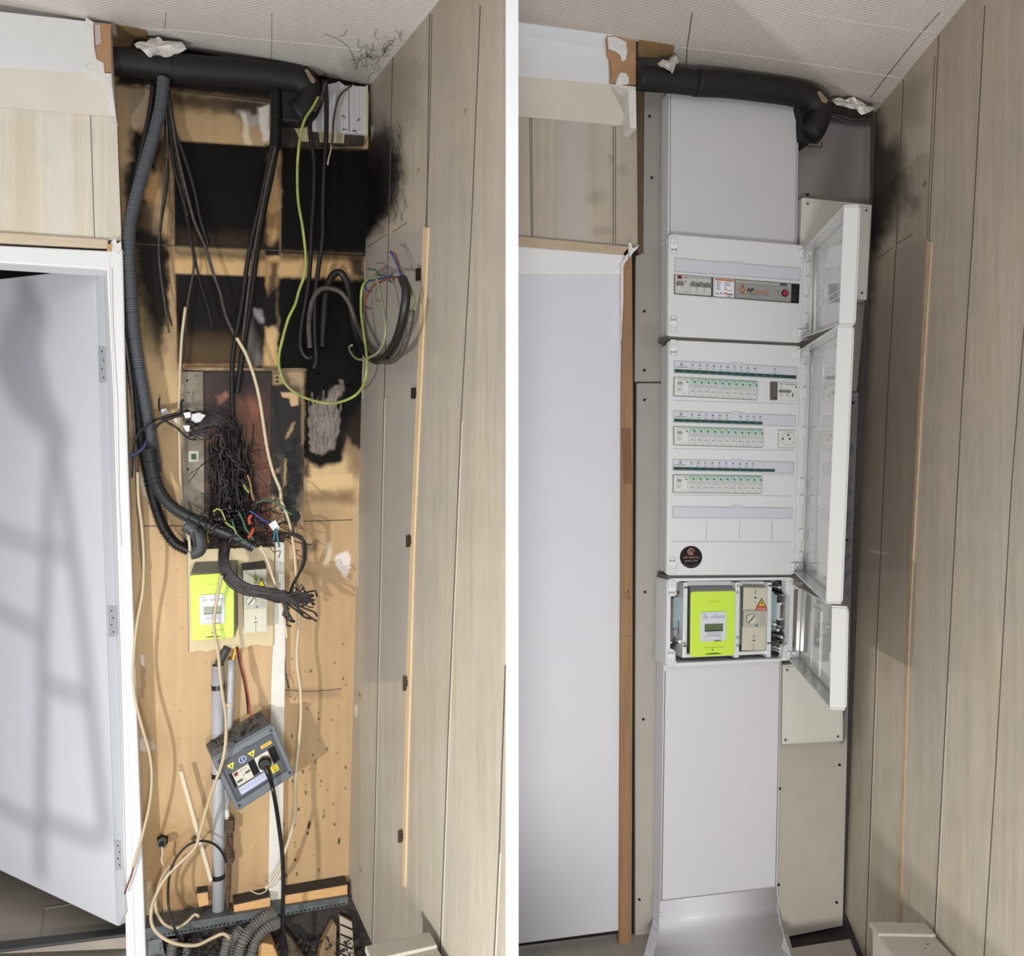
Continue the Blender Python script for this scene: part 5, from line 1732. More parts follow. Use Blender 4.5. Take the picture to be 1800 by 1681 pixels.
JF.disc(mb, 46, 29.5, 7, 0.0008, 0.0013, white_paint, 20, ry=5.6)
JF.disc(mb, 46, 29.5, 5.8, 0.0013, 0.0016, sign_blue, 20, ry=4.6)
JF.rect(mb, 45.3, 26.5, 46.7, 32.5, 0.0016, 0.0019, white_paint)
mb.build('blue_sticker', None, jb)
mb = MB()
JF.rect(mb, 84, 68, 98, 81, 0.0008, 0.0014, warn_yellow)
JF.rect(mb, 86, 71, 92, 75, 0.0014, 0.0016, warn_orange)
JF.rect(mb, 86, 77.5, 95, 78.5, 0.0014, 0.0016, ink)
mb.build('yellow_sticker', None, jb)
pg = thing('black_plug', 'round black plug with its cord pushed in the junction box socket', 'plug', JF.p(79, 53, 0.006))
mb = MB()
tube(mb, [JF.p(79, 53, 0.006), JF.p(79, 53, 0.022), JF.p(79, 53, 0.030)], lambda t: 0.0165 if t < 0.6 else 0.013, 20)
mb.build('plug_head', black_gloss, pg, smooth=False, bevel=0.001)
mb = MB()
P0 = JF.p(79, 55, 0.022)
tube(mb, catmull([P0, LB.at(470, 1356, .165), LB.at(475, 1370, .165), LB.at(479, 1382, .16)], 0.004), lambda t: 0.008 - 0.0035 * t, 12)
mb.build('strain_relief', black_gloss, pg, smooth=True)
mb = MB()
tube(mb, catmull([LB.at(478, 1380, .16), LB.at(484, 1410, .15), LB.at(490, 1450, .14), LB.at(496, 1500, .14), LB.at(498, 1550, .14), LB.at(497, 1610, .14), LB.at(495, 1700, .14)], 0.02), 0.0052, 10)
mb.build('cord', black_gloss, pg, smooth=True)

# ---- black clips on the plank wall
for x, y, w_, h_, wd in ((735, 483, 5, 11, 'highest'), (727, 692, 5, 9.5, 'second highest'), (718, 952, 5, 10.5, 'middle'), (712, 1202, 4.5, 13, 'second lowest'), (704, 1471, 5, 11, 'lowest')):
    cl = thing('black_clip', 'black clip along the pale batten on the plank wall, %s of five' % wd, 'clip', LR.at(x, y + h_, 0), 'black clips on the plank wall')
    mb = MB()
    prism_px(mb, LR, [(x - w_, y - h_), (x + w_, y - h_ - 1), (x + w_ - 1, y + h_ - 1), (x - w_, y + h_)], 0, 0.004)
    mb.build('clip_body', black_gloss, cl, bevel=0.001)
    mb = MB()
    prism_px(mb, LR, [(x - 2, y - 4), (x + 1, y - 4), (x + 1, y - 1), (x - 2, y - 1)], 0.004, 0.009)
    prism_px(mb, LR, [(x - 3, y + 2), (x + 3, y + 2), (x + 3, y + 4), (x - 3, y + 4)], 0.004, 0.007)
    mb.build('hook', black_gloss, cl)

# ---- wood blocks, rail and pit
wood_blk = mat('block_wood', (214, 168, 112), 0.6, var=0.14, vscale=10, bump=0.3, stretch=(2, 2, 22))
for nm, fr, dep, lab in (
        ('wood_block', [(346, 1572), (365, 1569), (367, 1591), (350, 1595)], 0.035, 'small wood block on the tan wall left of the grey pipe'),
        ('wood_block', [(411, 1592), (475, 1578), (475, 1603), (412, 1616)], 0.055, 'middle wood block standing on the perforated rail'),
        ('wood_block', [(501, 1575), (611, 1556), (611, 1581), (502, 1600)], 0.055, 'longest wood block on the right end of the perforated rail')):
    w = thing(nm, lab, 'wood block', LB.at(fr[3][0], fr[3][1], 0))
    mb = MB(); prism_px(mb, LB, fr, 0.0, dep); mb.build('timber', wood_blk, w, bevel=0.001)
    mb = MB()
    a, b = fr[0], fr[1]
    prism_px(mb, LB, [(a[0], a[1] - 2), (b[0], b[1] - 2), (b[0], b[1]), (a[0], a[1])], 0.001, dep - 0.001)
    mb.build('dust_layer', dark_dust, w)
rl = thing('perforated_rail', 'grey perforated steel rail under the tan wall at the pit', 'rail', LB.at(430, 1630, 0.0))
mb = MB(); prism_px(mb, LB, [(250, 1634), (612, 1577), (612, 1581), (250, 1640)], -0.005, 0.07)
prism_px(mb, LB, [(250, 1640), (612, 1580), (612, 1590), (250, 1655)], 0.067, 0.07)
mb.build('angle', metal_dirty, rl)
mb = MB()
for k in range(44):
    t = k / 43
    x, y = 280 + 322 * t, 1643.5 - (1643.5 - 1588) * t
    prism_px(mb, LB, [(x, y), (x + 4, y - 0.7), (x + 4, y + 2.0), (x, y + 2.8)], 0.07, 0.0704)
mb.build('slots', dark_void, rl)
mb = MB(); prism_px(mb, LB, [(258, 1655), (284, 1650), (292, 1690), (258, 1700)], 0.06, 0.064)
mb.build('bracket_plate', mat('plate_steel', (116, 122, 122), 0.6, 0.2, var=0.3, vscale=40), rl)
cond = [([(482, 1606, .08), (462, 1616, .09), (440, 1636, .1), (424, 1662, .12), (414, 1700, .13)], 9.5, 'upper of the grey conduits curving into the pit'),
        ([(490, 1622, .09), (470, 1632, .11), (450, 1655, .12), (436, 1700, .14)], 8.5, 'lower of the grey conduits curving into the pit'),
        ([(468, 1600, .03), (445, 1612, .04), (425, 1628, .05)], 7, 'short conduit stub behind the others in the pit'),
        ([(425, 1632, .09), (410, 1652, .1), (402, 1676, .11), (396, 1710, .12)], 9, 'conduit left of the curving pair in the pit'),
        ([(404, 1646, .1), (396, 1668, .12), (388, 1710, .13)], 8, 'conduit the beige cable ends in, in the pit'),
        ([(305, 1650, .06), (302, 1672, .07), (300, 1710, .08)], 9, 'upright conduit at the left end of the pit'),
        ([(330, 1658, .05), (328, 1676, .06), (326, 1710, .07)], 7, 'darker upright conduit at the left end of the pit')]
pit_grey = mat('dusty_conduit', (112, 108, 104), 0.7, var=0.25, vscale=40)
for p_, r_, l_ in cond:
    cable('pit_conduit', LB, p_, r_, pit_grey, label=l_, cat='conduit', seg=12, ribs=0.0062, rib_h=0.13, group='corrugated conduits in the floor pit')
rr = random.Random(31)
mb = MB()
for k in range(420):
    x, y = rr.uniform(262, 640), rr.uniform(1652, 1690)
    z = 0.10 - 0.0 * y
    p = LB.at(x, y, rr.uniform(0.02, 0.10))
    s = rr.uniform(0.002, 0.009)
    v = [p + Vector((rr.uniform(-s, s), rr.uniform(-s, s), rr.uniform(-s, s))) for _ in range(5)]
    mb.add(v, [(0, 1, 2), (0, 2, 3), (0, 3, 1), (1, 2, 4), (2, 3, 4), (3, 1, 4)])
tag(mb.build('pit_rubble', mat('rubble', (84, 78, 72), 0.95, col2=(36, 32, 30), vscale=20), None, origin=LB.at(430, 1690, .05)), 'dark rubble and ash filling the pit under the rail', 'rubble', kind='stuff')
mb = MB(); prism_px(mb, LB, [(455, 1662), (462, 1658), (480, 1662), (492, 1690), (452, 1700)], 0.06, 0.12)
tag(mb.build('timber_offcut', wood_blk, None, bevel=0.002, origin=LB.at(470, 1695, .06)), 'sawn timber offcut with nails standing in the pit', 'wood block')
mb = MB(); tube(mb, [LB.at(468, 1662, .1), LB.at(468, 1652, .1)], 0.0008, 6); tube(mb, [LB.at(475, 1664, .1), LB.at(476, 1655, .1)], 0.0008, 6)
tag(mb.build('steel_nail', silver, None, origin=LB.at(470, 1664, .1)), 'two bright nails in the timber offcut of the pit', 'nail')
mb = MB(); prism_px(mb, LB, [(586, 1622), (592, 1628), (590, 1700), (556, 1700), (566, 1660)], 0.05, 0.08)
tag(mb.build('pointed_stake', mat('old_wood', (140, 116, 86), 0.8, var=0.25, vscale=30), None, bevel=0.002, origin=LB.at(575, 1700, .05)), 'pointed wooden stake in the pit, right part', 'stake')
mb = MB(); prism_px(mb, LB, [(502, 1640), (512, 1650), (548, 1700), (510, 1700)], 0.04, 0.07)
tag(mb.build('broken_plank', mat('old_wood_dark', (92, 78, 62), 0.85, var=0.25, vscale=30), None, bevel=0.002, origin=LB.at(520, 1700, .04)), 'dark broken plank leaning in the middle of the pit', 'plank')
gr = thing('slotted_vent', 'pale slotted strip standing at the right end of the pit', 'strip', LB.at(610, 1690, 0.05))
mb = MB(); prism_px(mb, LB, [(597, 1610), (619, 1622), (624, 1700), (598, 1700)], 0.05, 0.062); mb.build('strip', mat('strip_pale', (186, 172, 150), 0.7), gr, bevel=0.001)
mb = MB()
for k in range(5):
    y = 1624 + 17 * k
    prism_px(mb, LB, [(598, y), (620, y + 9), (620.5, y + 13), (598, y + 3)], 0.062, 0.0626)
mb.build('slots', dark_void, gr)

# ---- boxed-in sill running along the plank wall
dusty_white = painted('dusty_white', 0.6, 0.03, (30, 30, 30), 0.1)


def sill(name, plane, bl, br_, wid, label, seed):
    """horizontal boxing whose far end top edge runs bl->br_ on screen"""
    far_r = plane.at(br_[0], br_[1], 0.012)
    far_l = plane.at(br_[0], br_[1], 0.012)
    n = plane.n.copy(); n.z = 0; n.normalize()
    along = Vector((n.y, -n.x, 0))
    if along.y > 0: along = -along
    t = thing(name, label, 'sill', (far_r.x, far_r.y, -0.05 if plane is RR else 0.0))
    L = 0.62
    a = far_r; b = far_r + n * wid
    mb = MB()
    z = a.z
    zf = -0.05 if plane is RR else 0.0
    def box(p, q, d, z0, z1, s0=0.0):
        P = [p + along * s0, q + along * s0, q + along * (s0 + d), p + along * (s0 + d)]
        mb.prism([Vector((v.x, v.y, z0)) for v in P], [Vector((v.x, v.y, z1)) for v in P])
    box(a, b - n * 0.006, L, zf, z - 0.012, 0.004)
    body = mb.build('boxing', cream_paint, t, bevel=0.002)
    mb = MB()
    box(a, b, 0.05, z - 0.012, z, 0.0)
    mb.build('raised_end', dust_top, t, bevel=0.002)
    mb = MB()
    box(a, b, L, z - 0.014, z - 0.006, 0.05)
    top = mb.build('top_board', dust_top, t, bevel=0.002)
    mb = MB()
    r = random.Random(seed)
    for k in range(26 if plane is LR else 7):
        p = a + n * r.uniform(0.01, wid - .01) + along * r.uniform(0.06, 0.3)
        s = r.choice([0.0012, 0.002, 0.0035] if plane is LR else [0.0008, 0.0012])
        ang = r.uniform(0, 3)
        q = [Vector((p.x + s * math.cos(ang + h) * (1.8 if h in (0, 3.1) else 0.8), p.y + s * math.sin(ang + h), z - 0.006)) for h in (0, 1.3, 3.1, 4.5)]
        mb.prism(q, [v + Vector((0, 0, 0.0012)) for v in q])
    mb.build('soot_flakes', black_rubber, top)
    return t


dust_top = mat('dusty_board', (190, 184, 172), 0.7, var=0.1, vscale=120, bump=0.3)
sill('boxed_sill', LR, (670, 1655), (755, 1638), 0.125, 'dusty white boxed sill at the foot of the left plank wall', 3)


# ---- sooty cobwebs in the upper corner
rr = random.Random(77)
mb = MB()
for k in range(70):
    x, y = rr.gauss(672, 26), rr.gauss(100, 22)
    if y > 150 - abs(x - 640) * 0.3: y = rr.uniform(60, 100)
    a = rr.uniform(0, 6.28); l = rr.uniform(6, 22)
    pts = [(x, y), (x + l * .5 * math.cos(a) + rr.uniform(-3, 3), y + l * .5 * math.sin(a)), (x + l * math.cos(a + .5), y + l * math.sin(a + .5))]
    if any(-1.22 * (p[0] - 650) + 150 < p[1] + 2 and p[0] > 645 for p in pts): continue
    tube(mb, catmull([CL.at(p[0], p[1], 0.004) for p in pts], 0.01), 0.0005, 4)
tube(mb, catmull([CL.at(p[0], p[1], 0.004) for p in ((570, 60), (595, 70), (612, 84), (622, 104), (628, 122))], 0.01), 0.0006, 4)
tag(mb.build('ceiling_cobweb', charred, None, origin=CL.at(660, 110)), 'black sooty cobwebs on the left ceiling near the plank wall corner', 'cobweb', kind='stuff')
mb = MB()
for k in range(46):
    x, y = rr.gauss(694, 12), rr.uniform(210, 365)
    pts = [(x, y)]
    for q in range(3): pts.append((pts[-1][0] + rr.uniform(-6, 6), pts[-1][1] + rr.uniform(6, 16)))
    tube(mb, catmull([LR.at(p[0], p[1], 0.004) for p in pts], 0.01), 0.0005, 4)
tag(mb.build('wall_cobweb', charred, None, origin=LR.at(694, 370)), 'black sooty cobwebs on the left plank wall beside the burnt corner', 'cobweb', kind='stuff')

# ---- step ladder standing left of the camera, between work lamp and door
LP = Vector((-1.15, 0.10, 0.32))
K_ = 0.42
ld = thing('step_ladder', 'aluminium step ladder standing left in front of the open door', 'ladder', (-1.3, 1.0, 0))
alu = mat('aluminium', (170, 172, 176), 0.35, 0.8)


def sh(px, py): return LP.lerp(DL.at(px, py), K_)


for pts_ in ([(60, 600), (92, 740), (76, 1100), (70, 1545)], [(96, 740), (140, 1060), (186, 1480)]):
    mb = MB(); tube(mb, [sh(*p) for p in pts_], 0.0085, 8); mb.build('side_rail', alu, ld)
for a, b in (((-30, 925), (80, 965)), ((-30, 1060), (80, 1115)), ((-30, 1400), (80, 1460)), ((78, 960), (128, 975)), ((74, 1440), (176, 1480)), ((74, 1200), (158, 1230))):
    mb = MB(); tube(mb, [sh(*a), sh(*b)], 0.0075, 8); mb.build('rung', alu, ld)
mb = MB(); tube(mb, catmull([sh(40, 500), sh(60, 545), sh(20, 640), sh(70, 720), sh(110, 770)], 0.03), lambda t: 0.016 + 0.016 * math.sin(math.pi * t), 10)  # unseen form added to cast the blob of shadow on the door
tag(mb.build('blob_caster', mat('caster_black', (40, 40, 42), 0.8), None, smooth=True, origin=sh(60, 740)), 'added dark form over the ladder top, casting a blob of shadow', 'shadow caster')

# ================================================================== RIGHT ROOM: things
gyp = painted('grey_plasterboard', 0.8, 0.03, (30, 30, 30), 0.05)
enc = mat('enclosure_white', (222, 223, 224), 0.38, var=0.008, vscale=10)
enc_in = mat('enclosure_inner', (206, 207, 208), 0.45)
trunk = mat('trunking_white', (214, 213, 218), 0.4, var=0.012, vscale=9)
door_gl = mat('glossy_door_white', (196, 196, 193), 0.10, coat=0.5)
seam = mat('seam_grey', (118, 118, 122), 0.6)
seam_soft = mat('seam_soft', (172, 173, 177), 0.6)
strip_lilac = mat('label_strip', (208, 209, 217), 0.3)
strip_green = mat('dark_green_band', (36, 74, 62), 0.4)
mod_white = mat('module_white', (220, 220, 214), 0.4)
mod_mint = mat('module_mint', (190, 216, 200), 0.45)
mod_grey = mat('module_grey', (150, 150, 150), 0.45)
mod_green = mat('indicator_green', (60, 116, 88), 0.45)
toggle_grey = mat('toggle_grey', (120, 120, 118), 0.4)
dark_mod = mat('dark_module', (88, 84, 78), 0.45)
orange = mat('logo_orange', (196, 116, 50), 0.5)
logo_brown = mat('logo_brown', (140, 96, 60), 0.5)
screw_grey = mat('screw_grey', (112, 114, 116), 0.4, 0.5)
red_button = mat('red_button', (170, 38, 66), 0.35)
clear_grey = mat('clear_frame', (226, 228, 230), 0.12, coat=0.5)

latch_white = mat('latch_white', (234, 235, 236), 0.35)

# ---- plasterboards
gy = [(150, (150, 144, 139)), (500, (158, 152, 146)), (900, (170, 165, 158)), (1690, (180, 174, 164))]  # board colour carries the light from below, darker at the top
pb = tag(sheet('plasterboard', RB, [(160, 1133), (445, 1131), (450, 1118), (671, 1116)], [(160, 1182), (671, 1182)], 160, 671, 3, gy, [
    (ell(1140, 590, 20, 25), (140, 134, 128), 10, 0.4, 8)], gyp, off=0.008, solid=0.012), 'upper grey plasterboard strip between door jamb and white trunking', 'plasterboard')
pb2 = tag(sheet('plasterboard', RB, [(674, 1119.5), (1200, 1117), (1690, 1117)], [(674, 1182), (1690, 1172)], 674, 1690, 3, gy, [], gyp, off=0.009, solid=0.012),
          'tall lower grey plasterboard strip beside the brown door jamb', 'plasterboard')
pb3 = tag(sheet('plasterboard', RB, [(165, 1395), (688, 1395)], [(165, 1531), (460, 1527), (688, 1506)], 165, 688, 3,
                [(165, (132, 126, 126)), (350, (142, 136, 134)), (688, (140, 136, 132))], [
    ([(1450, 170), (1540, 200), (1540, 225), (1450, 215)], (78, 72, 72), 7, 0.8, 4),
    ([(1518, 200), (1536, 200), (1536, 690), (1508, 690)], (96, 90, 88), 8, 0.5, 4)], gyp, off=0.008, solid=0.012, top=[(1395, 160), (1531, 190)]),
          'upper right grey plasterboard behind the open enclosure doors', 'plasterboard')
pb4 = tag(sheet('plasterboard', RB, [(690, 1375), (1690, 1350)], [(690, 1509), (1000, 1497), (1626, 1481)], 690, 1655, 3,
                [(690, (128, 124, 122)), (1000, (132, 128, 126)), (1250, (160, 156, 150)), (1320, (186, 181, 170)), (1655, (198, 192, 180))], [  # brightening downward is painted light, strongest below the open doors
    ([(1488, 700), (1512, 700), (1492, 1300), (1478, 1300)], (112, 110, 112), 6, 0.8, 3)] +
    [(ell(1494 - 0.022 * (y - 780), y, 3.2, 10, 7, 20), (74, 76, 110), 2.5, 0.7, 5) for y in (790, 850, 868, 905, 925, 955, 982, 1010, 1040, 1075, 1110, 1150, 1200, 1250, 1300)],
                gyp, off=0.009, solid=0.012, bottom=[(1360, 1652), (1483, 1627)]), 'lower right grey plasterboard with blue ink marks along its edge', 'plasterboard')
for k, (x, y, pbo) in enumerate(((1142, 204, pb), (1146, 312, pb), (1133, 547, pb), (1133, 651, pb), (1133, 703, pb2), (1134, 1041, pb2), (1131, 1265, pb2), (1124, 1582, pb2),
                                 (1495, 660, pb3), (1500, 708, pb4), (1488, 950, pb4), (1476, 1345, pb4), (1371, 1387, pb4), (1369, 1556, pb4), (1471, 1587, pb4), (1420, 342, pb3))):
    mb = MB(); prism_px(mb, RB, ell(x, y, 2.4, 2.4, 12), 0.005, 0.0105)
    mb.build('board_screw', black_gloss, pbo)
mb = MB(); strip_px(mb, RB, [(1118, 672), (1180, 674)], 1.8, 0.004, 0.0098)
mb.build('board_seam', groove_dark, pb2)
mb = MB()
for x, y in ((1150, 418), (1150, 628), (1155, 818), (1154, 1000), (1152, 1186), (1152, 1350)):
    for k in range(4):
        prism_px(mb, RB, rect(x, y + 4 * k, x + 2.2, y + 4 * k + 2.4), 0.006, 0.0096)
mb.build('printed_code', seam_soft, pb2)

# ---- duct
mb = MB()
tube(mb, catmull(px_path(RB, [(1121, 137, .09), (1140, 139, .09), (1180, 142, .09), (1218, 146, .09), (1224, 146, .09)]), 0.01), 0.030, 20)
duct2 = mb.build('insulated_duct', black_rubber, None, smooth=True, origin=RB.at(1180, 165, .09))
tag(duct2, 'thick black insulated duct under the ceiling above the white trunking', 'duct')
mb = MB()
tube(mb, catmull(px_path(RB, [(1222, 146, .09), (1280, 149, .09), (1340, 156, .09), (1395, 164, .09), (1428, 176, .09), (1440, 198, .09), (1432, 224, .09), (1422, 238, .085)]), 0.01), 0.0325, 20)
mb.build('bend', black_rubber, duct2, smooth=True)
mb = MB(); prism_px(mb, RB, [(1437, 161), (1442, 160), (1456, 176), (1453, 181), (1446, 178)], 0.12, 0.125)
mb.build('tape_patch', bpy.data.materials['brown_tape'], duct2)
mb = MB(); prism_px(mb, RB, [(1400, 185), (1425, 180), (1445, 200), (1440, 240), (1424, 252), (1408, 246), (1406, 210)], 0.02, 0.08)
mb.build('inner_elbow', black_rubber, duct2, bevel=0.006)
mb = MB(); strip_px(mb, RB, [(1406, 256), (1445, 259), (1445, 250)], 1.4, 0.009, 0.0105)
tag(mb.build('cut_outline', groove_dark, None, origin=RB.at(1425, 260, .009)), 'thin cut outline in the plasterboard under the duct end', 'mark')
for k, (dy, r_) in enumerate(((0, 3.5), (7, 3.0), (13, 2.6))):
    cable('wall_cable', RB, [(1450, 190 + dy * 0.6), (1475, 196 + dy), (1500, 203 + dy), (1532, 202 + dy)], r_, mat('dusky_cable', (74, 68, 70), 0.6) if k == 0 else MATS['dusky_cable'], off=0.022,
          label=('top', 'middle', 'lowest')[k] + ' dusky cable between duct bend and right plank wall')
mb = MB(); prism_px(mb, CR, [(1122, 70), (1186, 80), (1184, 92), (1176, 102), (1122, 100)], 0.0, 0.0012)
tag(mb.build('exposed_board', MATS['exposed_brown_board'], None, origin=CR.at(1150, 85)), 'brown board laid bare where ceiling lining tore above the right duct', 'board')
flap('torn_lining', [(1156, 112), (1166, 104), (1176, 106), (1184, 98), (1190, 100), (1193, 110), (1186, 118), (1182, 130), (1172, 122), (1162, 118)], RB, 0.115, 0.14,
     'white torn paper hanging over the duct above the trunking', seed=9, dep=0.012)
flap('torn_lining', [(1458, 178), (1472, 172), (1486, 176), (1500, 170), (1512, 178), (1524, 186), (1538, 190), (1530, 196), (1514, 202), (1508, 192), (1488, 188), (1470, 184)], RB, 0.05, 0.06,
     'ragged white paper torn from the ceiling corner on the right', seed=12, dep=0.02)
mb = MB(); prism_px(mb, RB, [(1462, 180), (1490, 183), (1520, 196), (1536, 197), (1534, 204), (1500, 200), (1462, 192)], 0.012, 0.045)
tag(mb.build('dark_gap_board', mat('gap_brown', (52, 42, 36), 0.85, var=0.3, vscale=40), None, origin=RB.at(1500, 204, .012)), 'dark strip of board in the gap under the torn right ceiling', 'board')

# ---- trunking
ut = thing('vertical_trunking', 'wide white trunking above the enclosures, its top under the duct', 'trunking', RB.at(1290, 430, 0.012))
mb = MB(); prism_px(mb, RB, [(1176, 160), (1405, 180), (1401, 436), (1174, 424)], 0.012, 0.060)
mb.build('channel', trunk, ut, bevel=0.002)
mb = MB(); prism_px(mb, RB, [(1180, 160), (1400, 180), (1396, 436), (1179, 424)], 0.060, 0.0625)
cv = mb.build('cover', mat('cover_grey_white', (204, 204, 207), 0.42, var=0.012, vscale=9), ut, bevel=0.001)
for pts_ in ([(1178.4, 162), (1177.4, 424)], [(1402, 182), (1398, 434)]):
    mb = MB(); strip_px(mb, RB, pts_, 1.1, 0.060, 0.0604); mb.build('cover_seam', seam, ut)
lt = thing('vertical_trunking', 'long white trunking below the enclosures down to the flared skirt', 'trunking', RB.at(1260, 1583, 0.012))
mb = MB(); prism_px(mb, RB, [(1167, 1165), (1374, 1156), (1367, 1560), (1161, 1584)], 0.012, 0.060)
mb.build('channel', trunk, lt, bevel=0.002)
mb = MB(); prism_px(mb, RB, [(1169.5, 1165), (1371, 1156), (1363, 1559), (1163.5, 1583)], 0.060, 0.0625)
mb.build('cover', trunk, lt, bevel=0.001)
for pts_ in ([(1169.5, 1180), (1163.5, 1583)], [(1371.2, 1164), (1363.4, 1558)]):
    mb = MB(); strip_px(mb, RB, pts_, 1.2, 0.060, 0.0628); mb.build('cover_seam', seam, lt)
sk = thing('flared_skirt', 'white flared cover spreading onto the floor under the trunking', 'cover', RB.at(1260, 1660, 0.06))
prof = [(1584, 1559, .062, 1161.5, 1366.5), (1596, 1575, .062, 1161, 1367), (1612, 1594, .063, 1160.5, 1367), (1628, 1612, .068, 1160, 1370), (1642, 1630, .086, 1158, 1374), (1656, 1650, .116, 1155, 1380), (1672, 1668, .156, 1151, 1386), (1690, 1688, .205, 1147, 1393), (1706, 1704, .25, 1142, 1399)]
F_, B2 = [], []
for yl, yr, o, xl, xr in prof:
    F_.append((RB.at(xl, yl, o), RB.at(xr, yr, o)))
mb = MB()
LL, RR_ = catmull([f[0] for f in F_], 0.006), catmull([f[1] for f in F_], 0.006)
m_n = min(len(LL), len(RR_))
LL = [LL[int(i * (len(LL) - 1) / (m_n - 1))] for i in range(m_n)]
RR_ = [RR_[int(i * (len(RR_) - 1) / (m_n - 1))] for i in range(m_n)]
mb.add([v for p_ in zip(LL, RR_) for v in p_], [(2 * i, 2 * i + 1, 2 * i + 3, 2 * i + 2) for i in range(m_n - 1)])
o = mb.build('curved_face', trunk, sk, smooth=True, solid=0.004)
for s in (0, 1):
    mb = MB()
    for i in range(len(prof) - 1):
        yl, yr, o_, xl, xr = prof[i]; yl2, yr2, o2, xl2, xr2 = prof[i + 1]
        a, b = F_[i][s], F_[i + 1][s]
        k_ = 0.045
        mb.add([a, b, b - RB.n * min(o2 - 0.012, k_), a - RB.n * min(o_ - 0.012, k_)], [(0, 1, 2, 3)])
    mb.build('side_cheek', trunk, sk, solid=0.002)
mb = MB(); strip_px(mb, RB, [(1161, 1584.5), (1367, 1559.5)], 1.2, 0.06, 0.0632)
for x, y in ((1357, 1580), (1163, 1608)):
    mb2 = MB()
    prism_px(mb, RB, rect(x - 4, y - 3, x + 3, y - 2.4), 0.062, 0.0636, seam_soft)
    prism_px(mb, RB, rect(x - 4, y + 3, x + 3, y + 3.6), 0.062, 0.0636, seam_soft)
mb.build('joint_line', seam, sk)

# ---- blank boxes
for (pts, inner, scr, lab, low) in (
        ([(1410, 347), (1533, 360), (1524, 527), (1403, 518)], [(1415, 353), (1529, 365), (1521, 521), (1409, 513)], [(1420, 358), (1523, 370), (1515, 515)], 'white blank junction cover behind the top open door', 527),
        ([(1377, 1169), (1482, 1163), (1482, 1303), (1375, 1309)], [(1381, 1173), (1478, 1168), (1478, 1299), (1379, 1304)], [(1384, 1178), (1473, 1295), (1381, 1301)], 'white blank junction cover below the lowest open door', 1309)):
    t = thing('blank_cover_box', lab, 'junction box', RB.at(sum(p[0] for p in pts) / 4, low, 0.012))
    mb = MB(); prism_px(mb, RB, pts, 0.012, 0.045, None, r=2); mb.build('box', mat('box_cream_white', (214, 214, 206), 0.42) if 'box_cream_white' not in MATS else MATS['box_cream_white'], t, bevel=0.002)
    mb = MB(); prism_px(mb, RB, inner, 0.045, 0.048, None, r=2); lidp = mb.build('lid', MATS['box_cream_white'], t, bevel=0.001)
    for x, y in scr:
        mb = MB(); prism_px(mb, RB, ell(x, y, 2.6, 2.6, 14), 0.048, 0.0486, seam_soft); prism_px(mb, RB, ell(x, y, 2.0, 2.0, 14), 0.0486, 0.049, screw_grey)
        mb.build('lid_screw', None, lidp)

# ---- enclosures
EO = 0.088
E = {1: [(1176, 411), (1414, 431), (1410, 603), (1174.5, 591)], 2: [(1176, 597), (1409, 608), (1397, 1011), (1172.5, 1012)], 3: [(1172.5, 1017), (1396, 1015), (1392, 1161), (1170, 1173)]}
Elab = {1: 'top white enclosure holding three switches and a silver control unit', 2: 'large middle white enclosure with three rows of breakers and round sticker', 3: 'lowest white enclosure, opened round the lime electricity meter'}
roots = {}


def latch(parent, x, y, up, nm='latch'):
    mb = MB()
    pts = [(x - 6, y - 14), (x + 6, y - 13), (x + 6, y + 14), (x - 6, y + 13)]
    big = [(x - 6.8, y - 14.8), (x + 6.8, y - 13.8), (x + 6.8, y + 14.8), (x - 6.8, y + 13.8)]
    prism_px(mb, RB, big, EO, EO + 0.0008, seam_soft, r=5)
    prism_px(mb, RB, pts, EO, EO + 0.0025, latch_white, r=5)
    cy = y - 6 if up else y + 6
    prism_px(mb, RB, ell(x, cy, 5.2, 5.2, 18), EO + 0.0025, EO + 0.0030, seam_soft)
    prism_px(mb, RB, ell(x, cy, 4.4, 4.4, 18), EO + 0.0030, EO + 0.0040, latch_white)
    prism_px(mb, RB, ell(x, cy, 1.6, 1.6, 10), EO + 0.0040, EO + 0.0042, seam_soft)
    ty = y + 8 if up else y - 8
    for dx in (-3.6, 3.0):
        prism_px(mb, RB, rect(x + dx - 0.8, ty - 2.2, x + dx + 1.2, ty + 2.2), EO + 0.0025, EO + 0.0029, seam)
    prism_px(mb, RB, ell(x - 0.1, ty, 1.7, 1.9, 10), EO + 0.0025, EO + 0.0029, seam_soft)
    mb.build(nm, None, parent)


def hinge(parent, x, y):
    mb = MB()
    prism_px(mb, RB, ell(x - 4, y, 5.5, 7.5, 14), EO, EO + 0.006, enc)
    prism_px(mb, RB, [(x - 2, y - 6), (x + 15, y - 7), (x + 15, y + 5), (x - 2, y + 6)], EO, EO + 0.009, latch_white)
    strip_px(mb, RB, [(x + 1, y - 6), (x + 1.5, y - 2), (x - 1, y - 1), (x - 1, y + 3), (x + 1.5, y + 3.5), (x + 1, y + 7)], 0.9, EO + 0.009, EO + 0.0096, seam)
    strip_px(mb, RB, [(x + 4, y - 2.5), (x + 4, y + 2.5)], 0.9, EO + 0.009, EO + 0.0096, seam)
    for a, b in ((9, -4), (13.2, -4.4), (9, 3.4), (13.2, 3.4)):
        prism_px(mb, RB, rect(x + a - 1.2, y + b, x + a + 1.2, y + b + 1), EO + 0.009, EO + 0.0096, seam_soft)
    mb.build('hinge', None, parent)


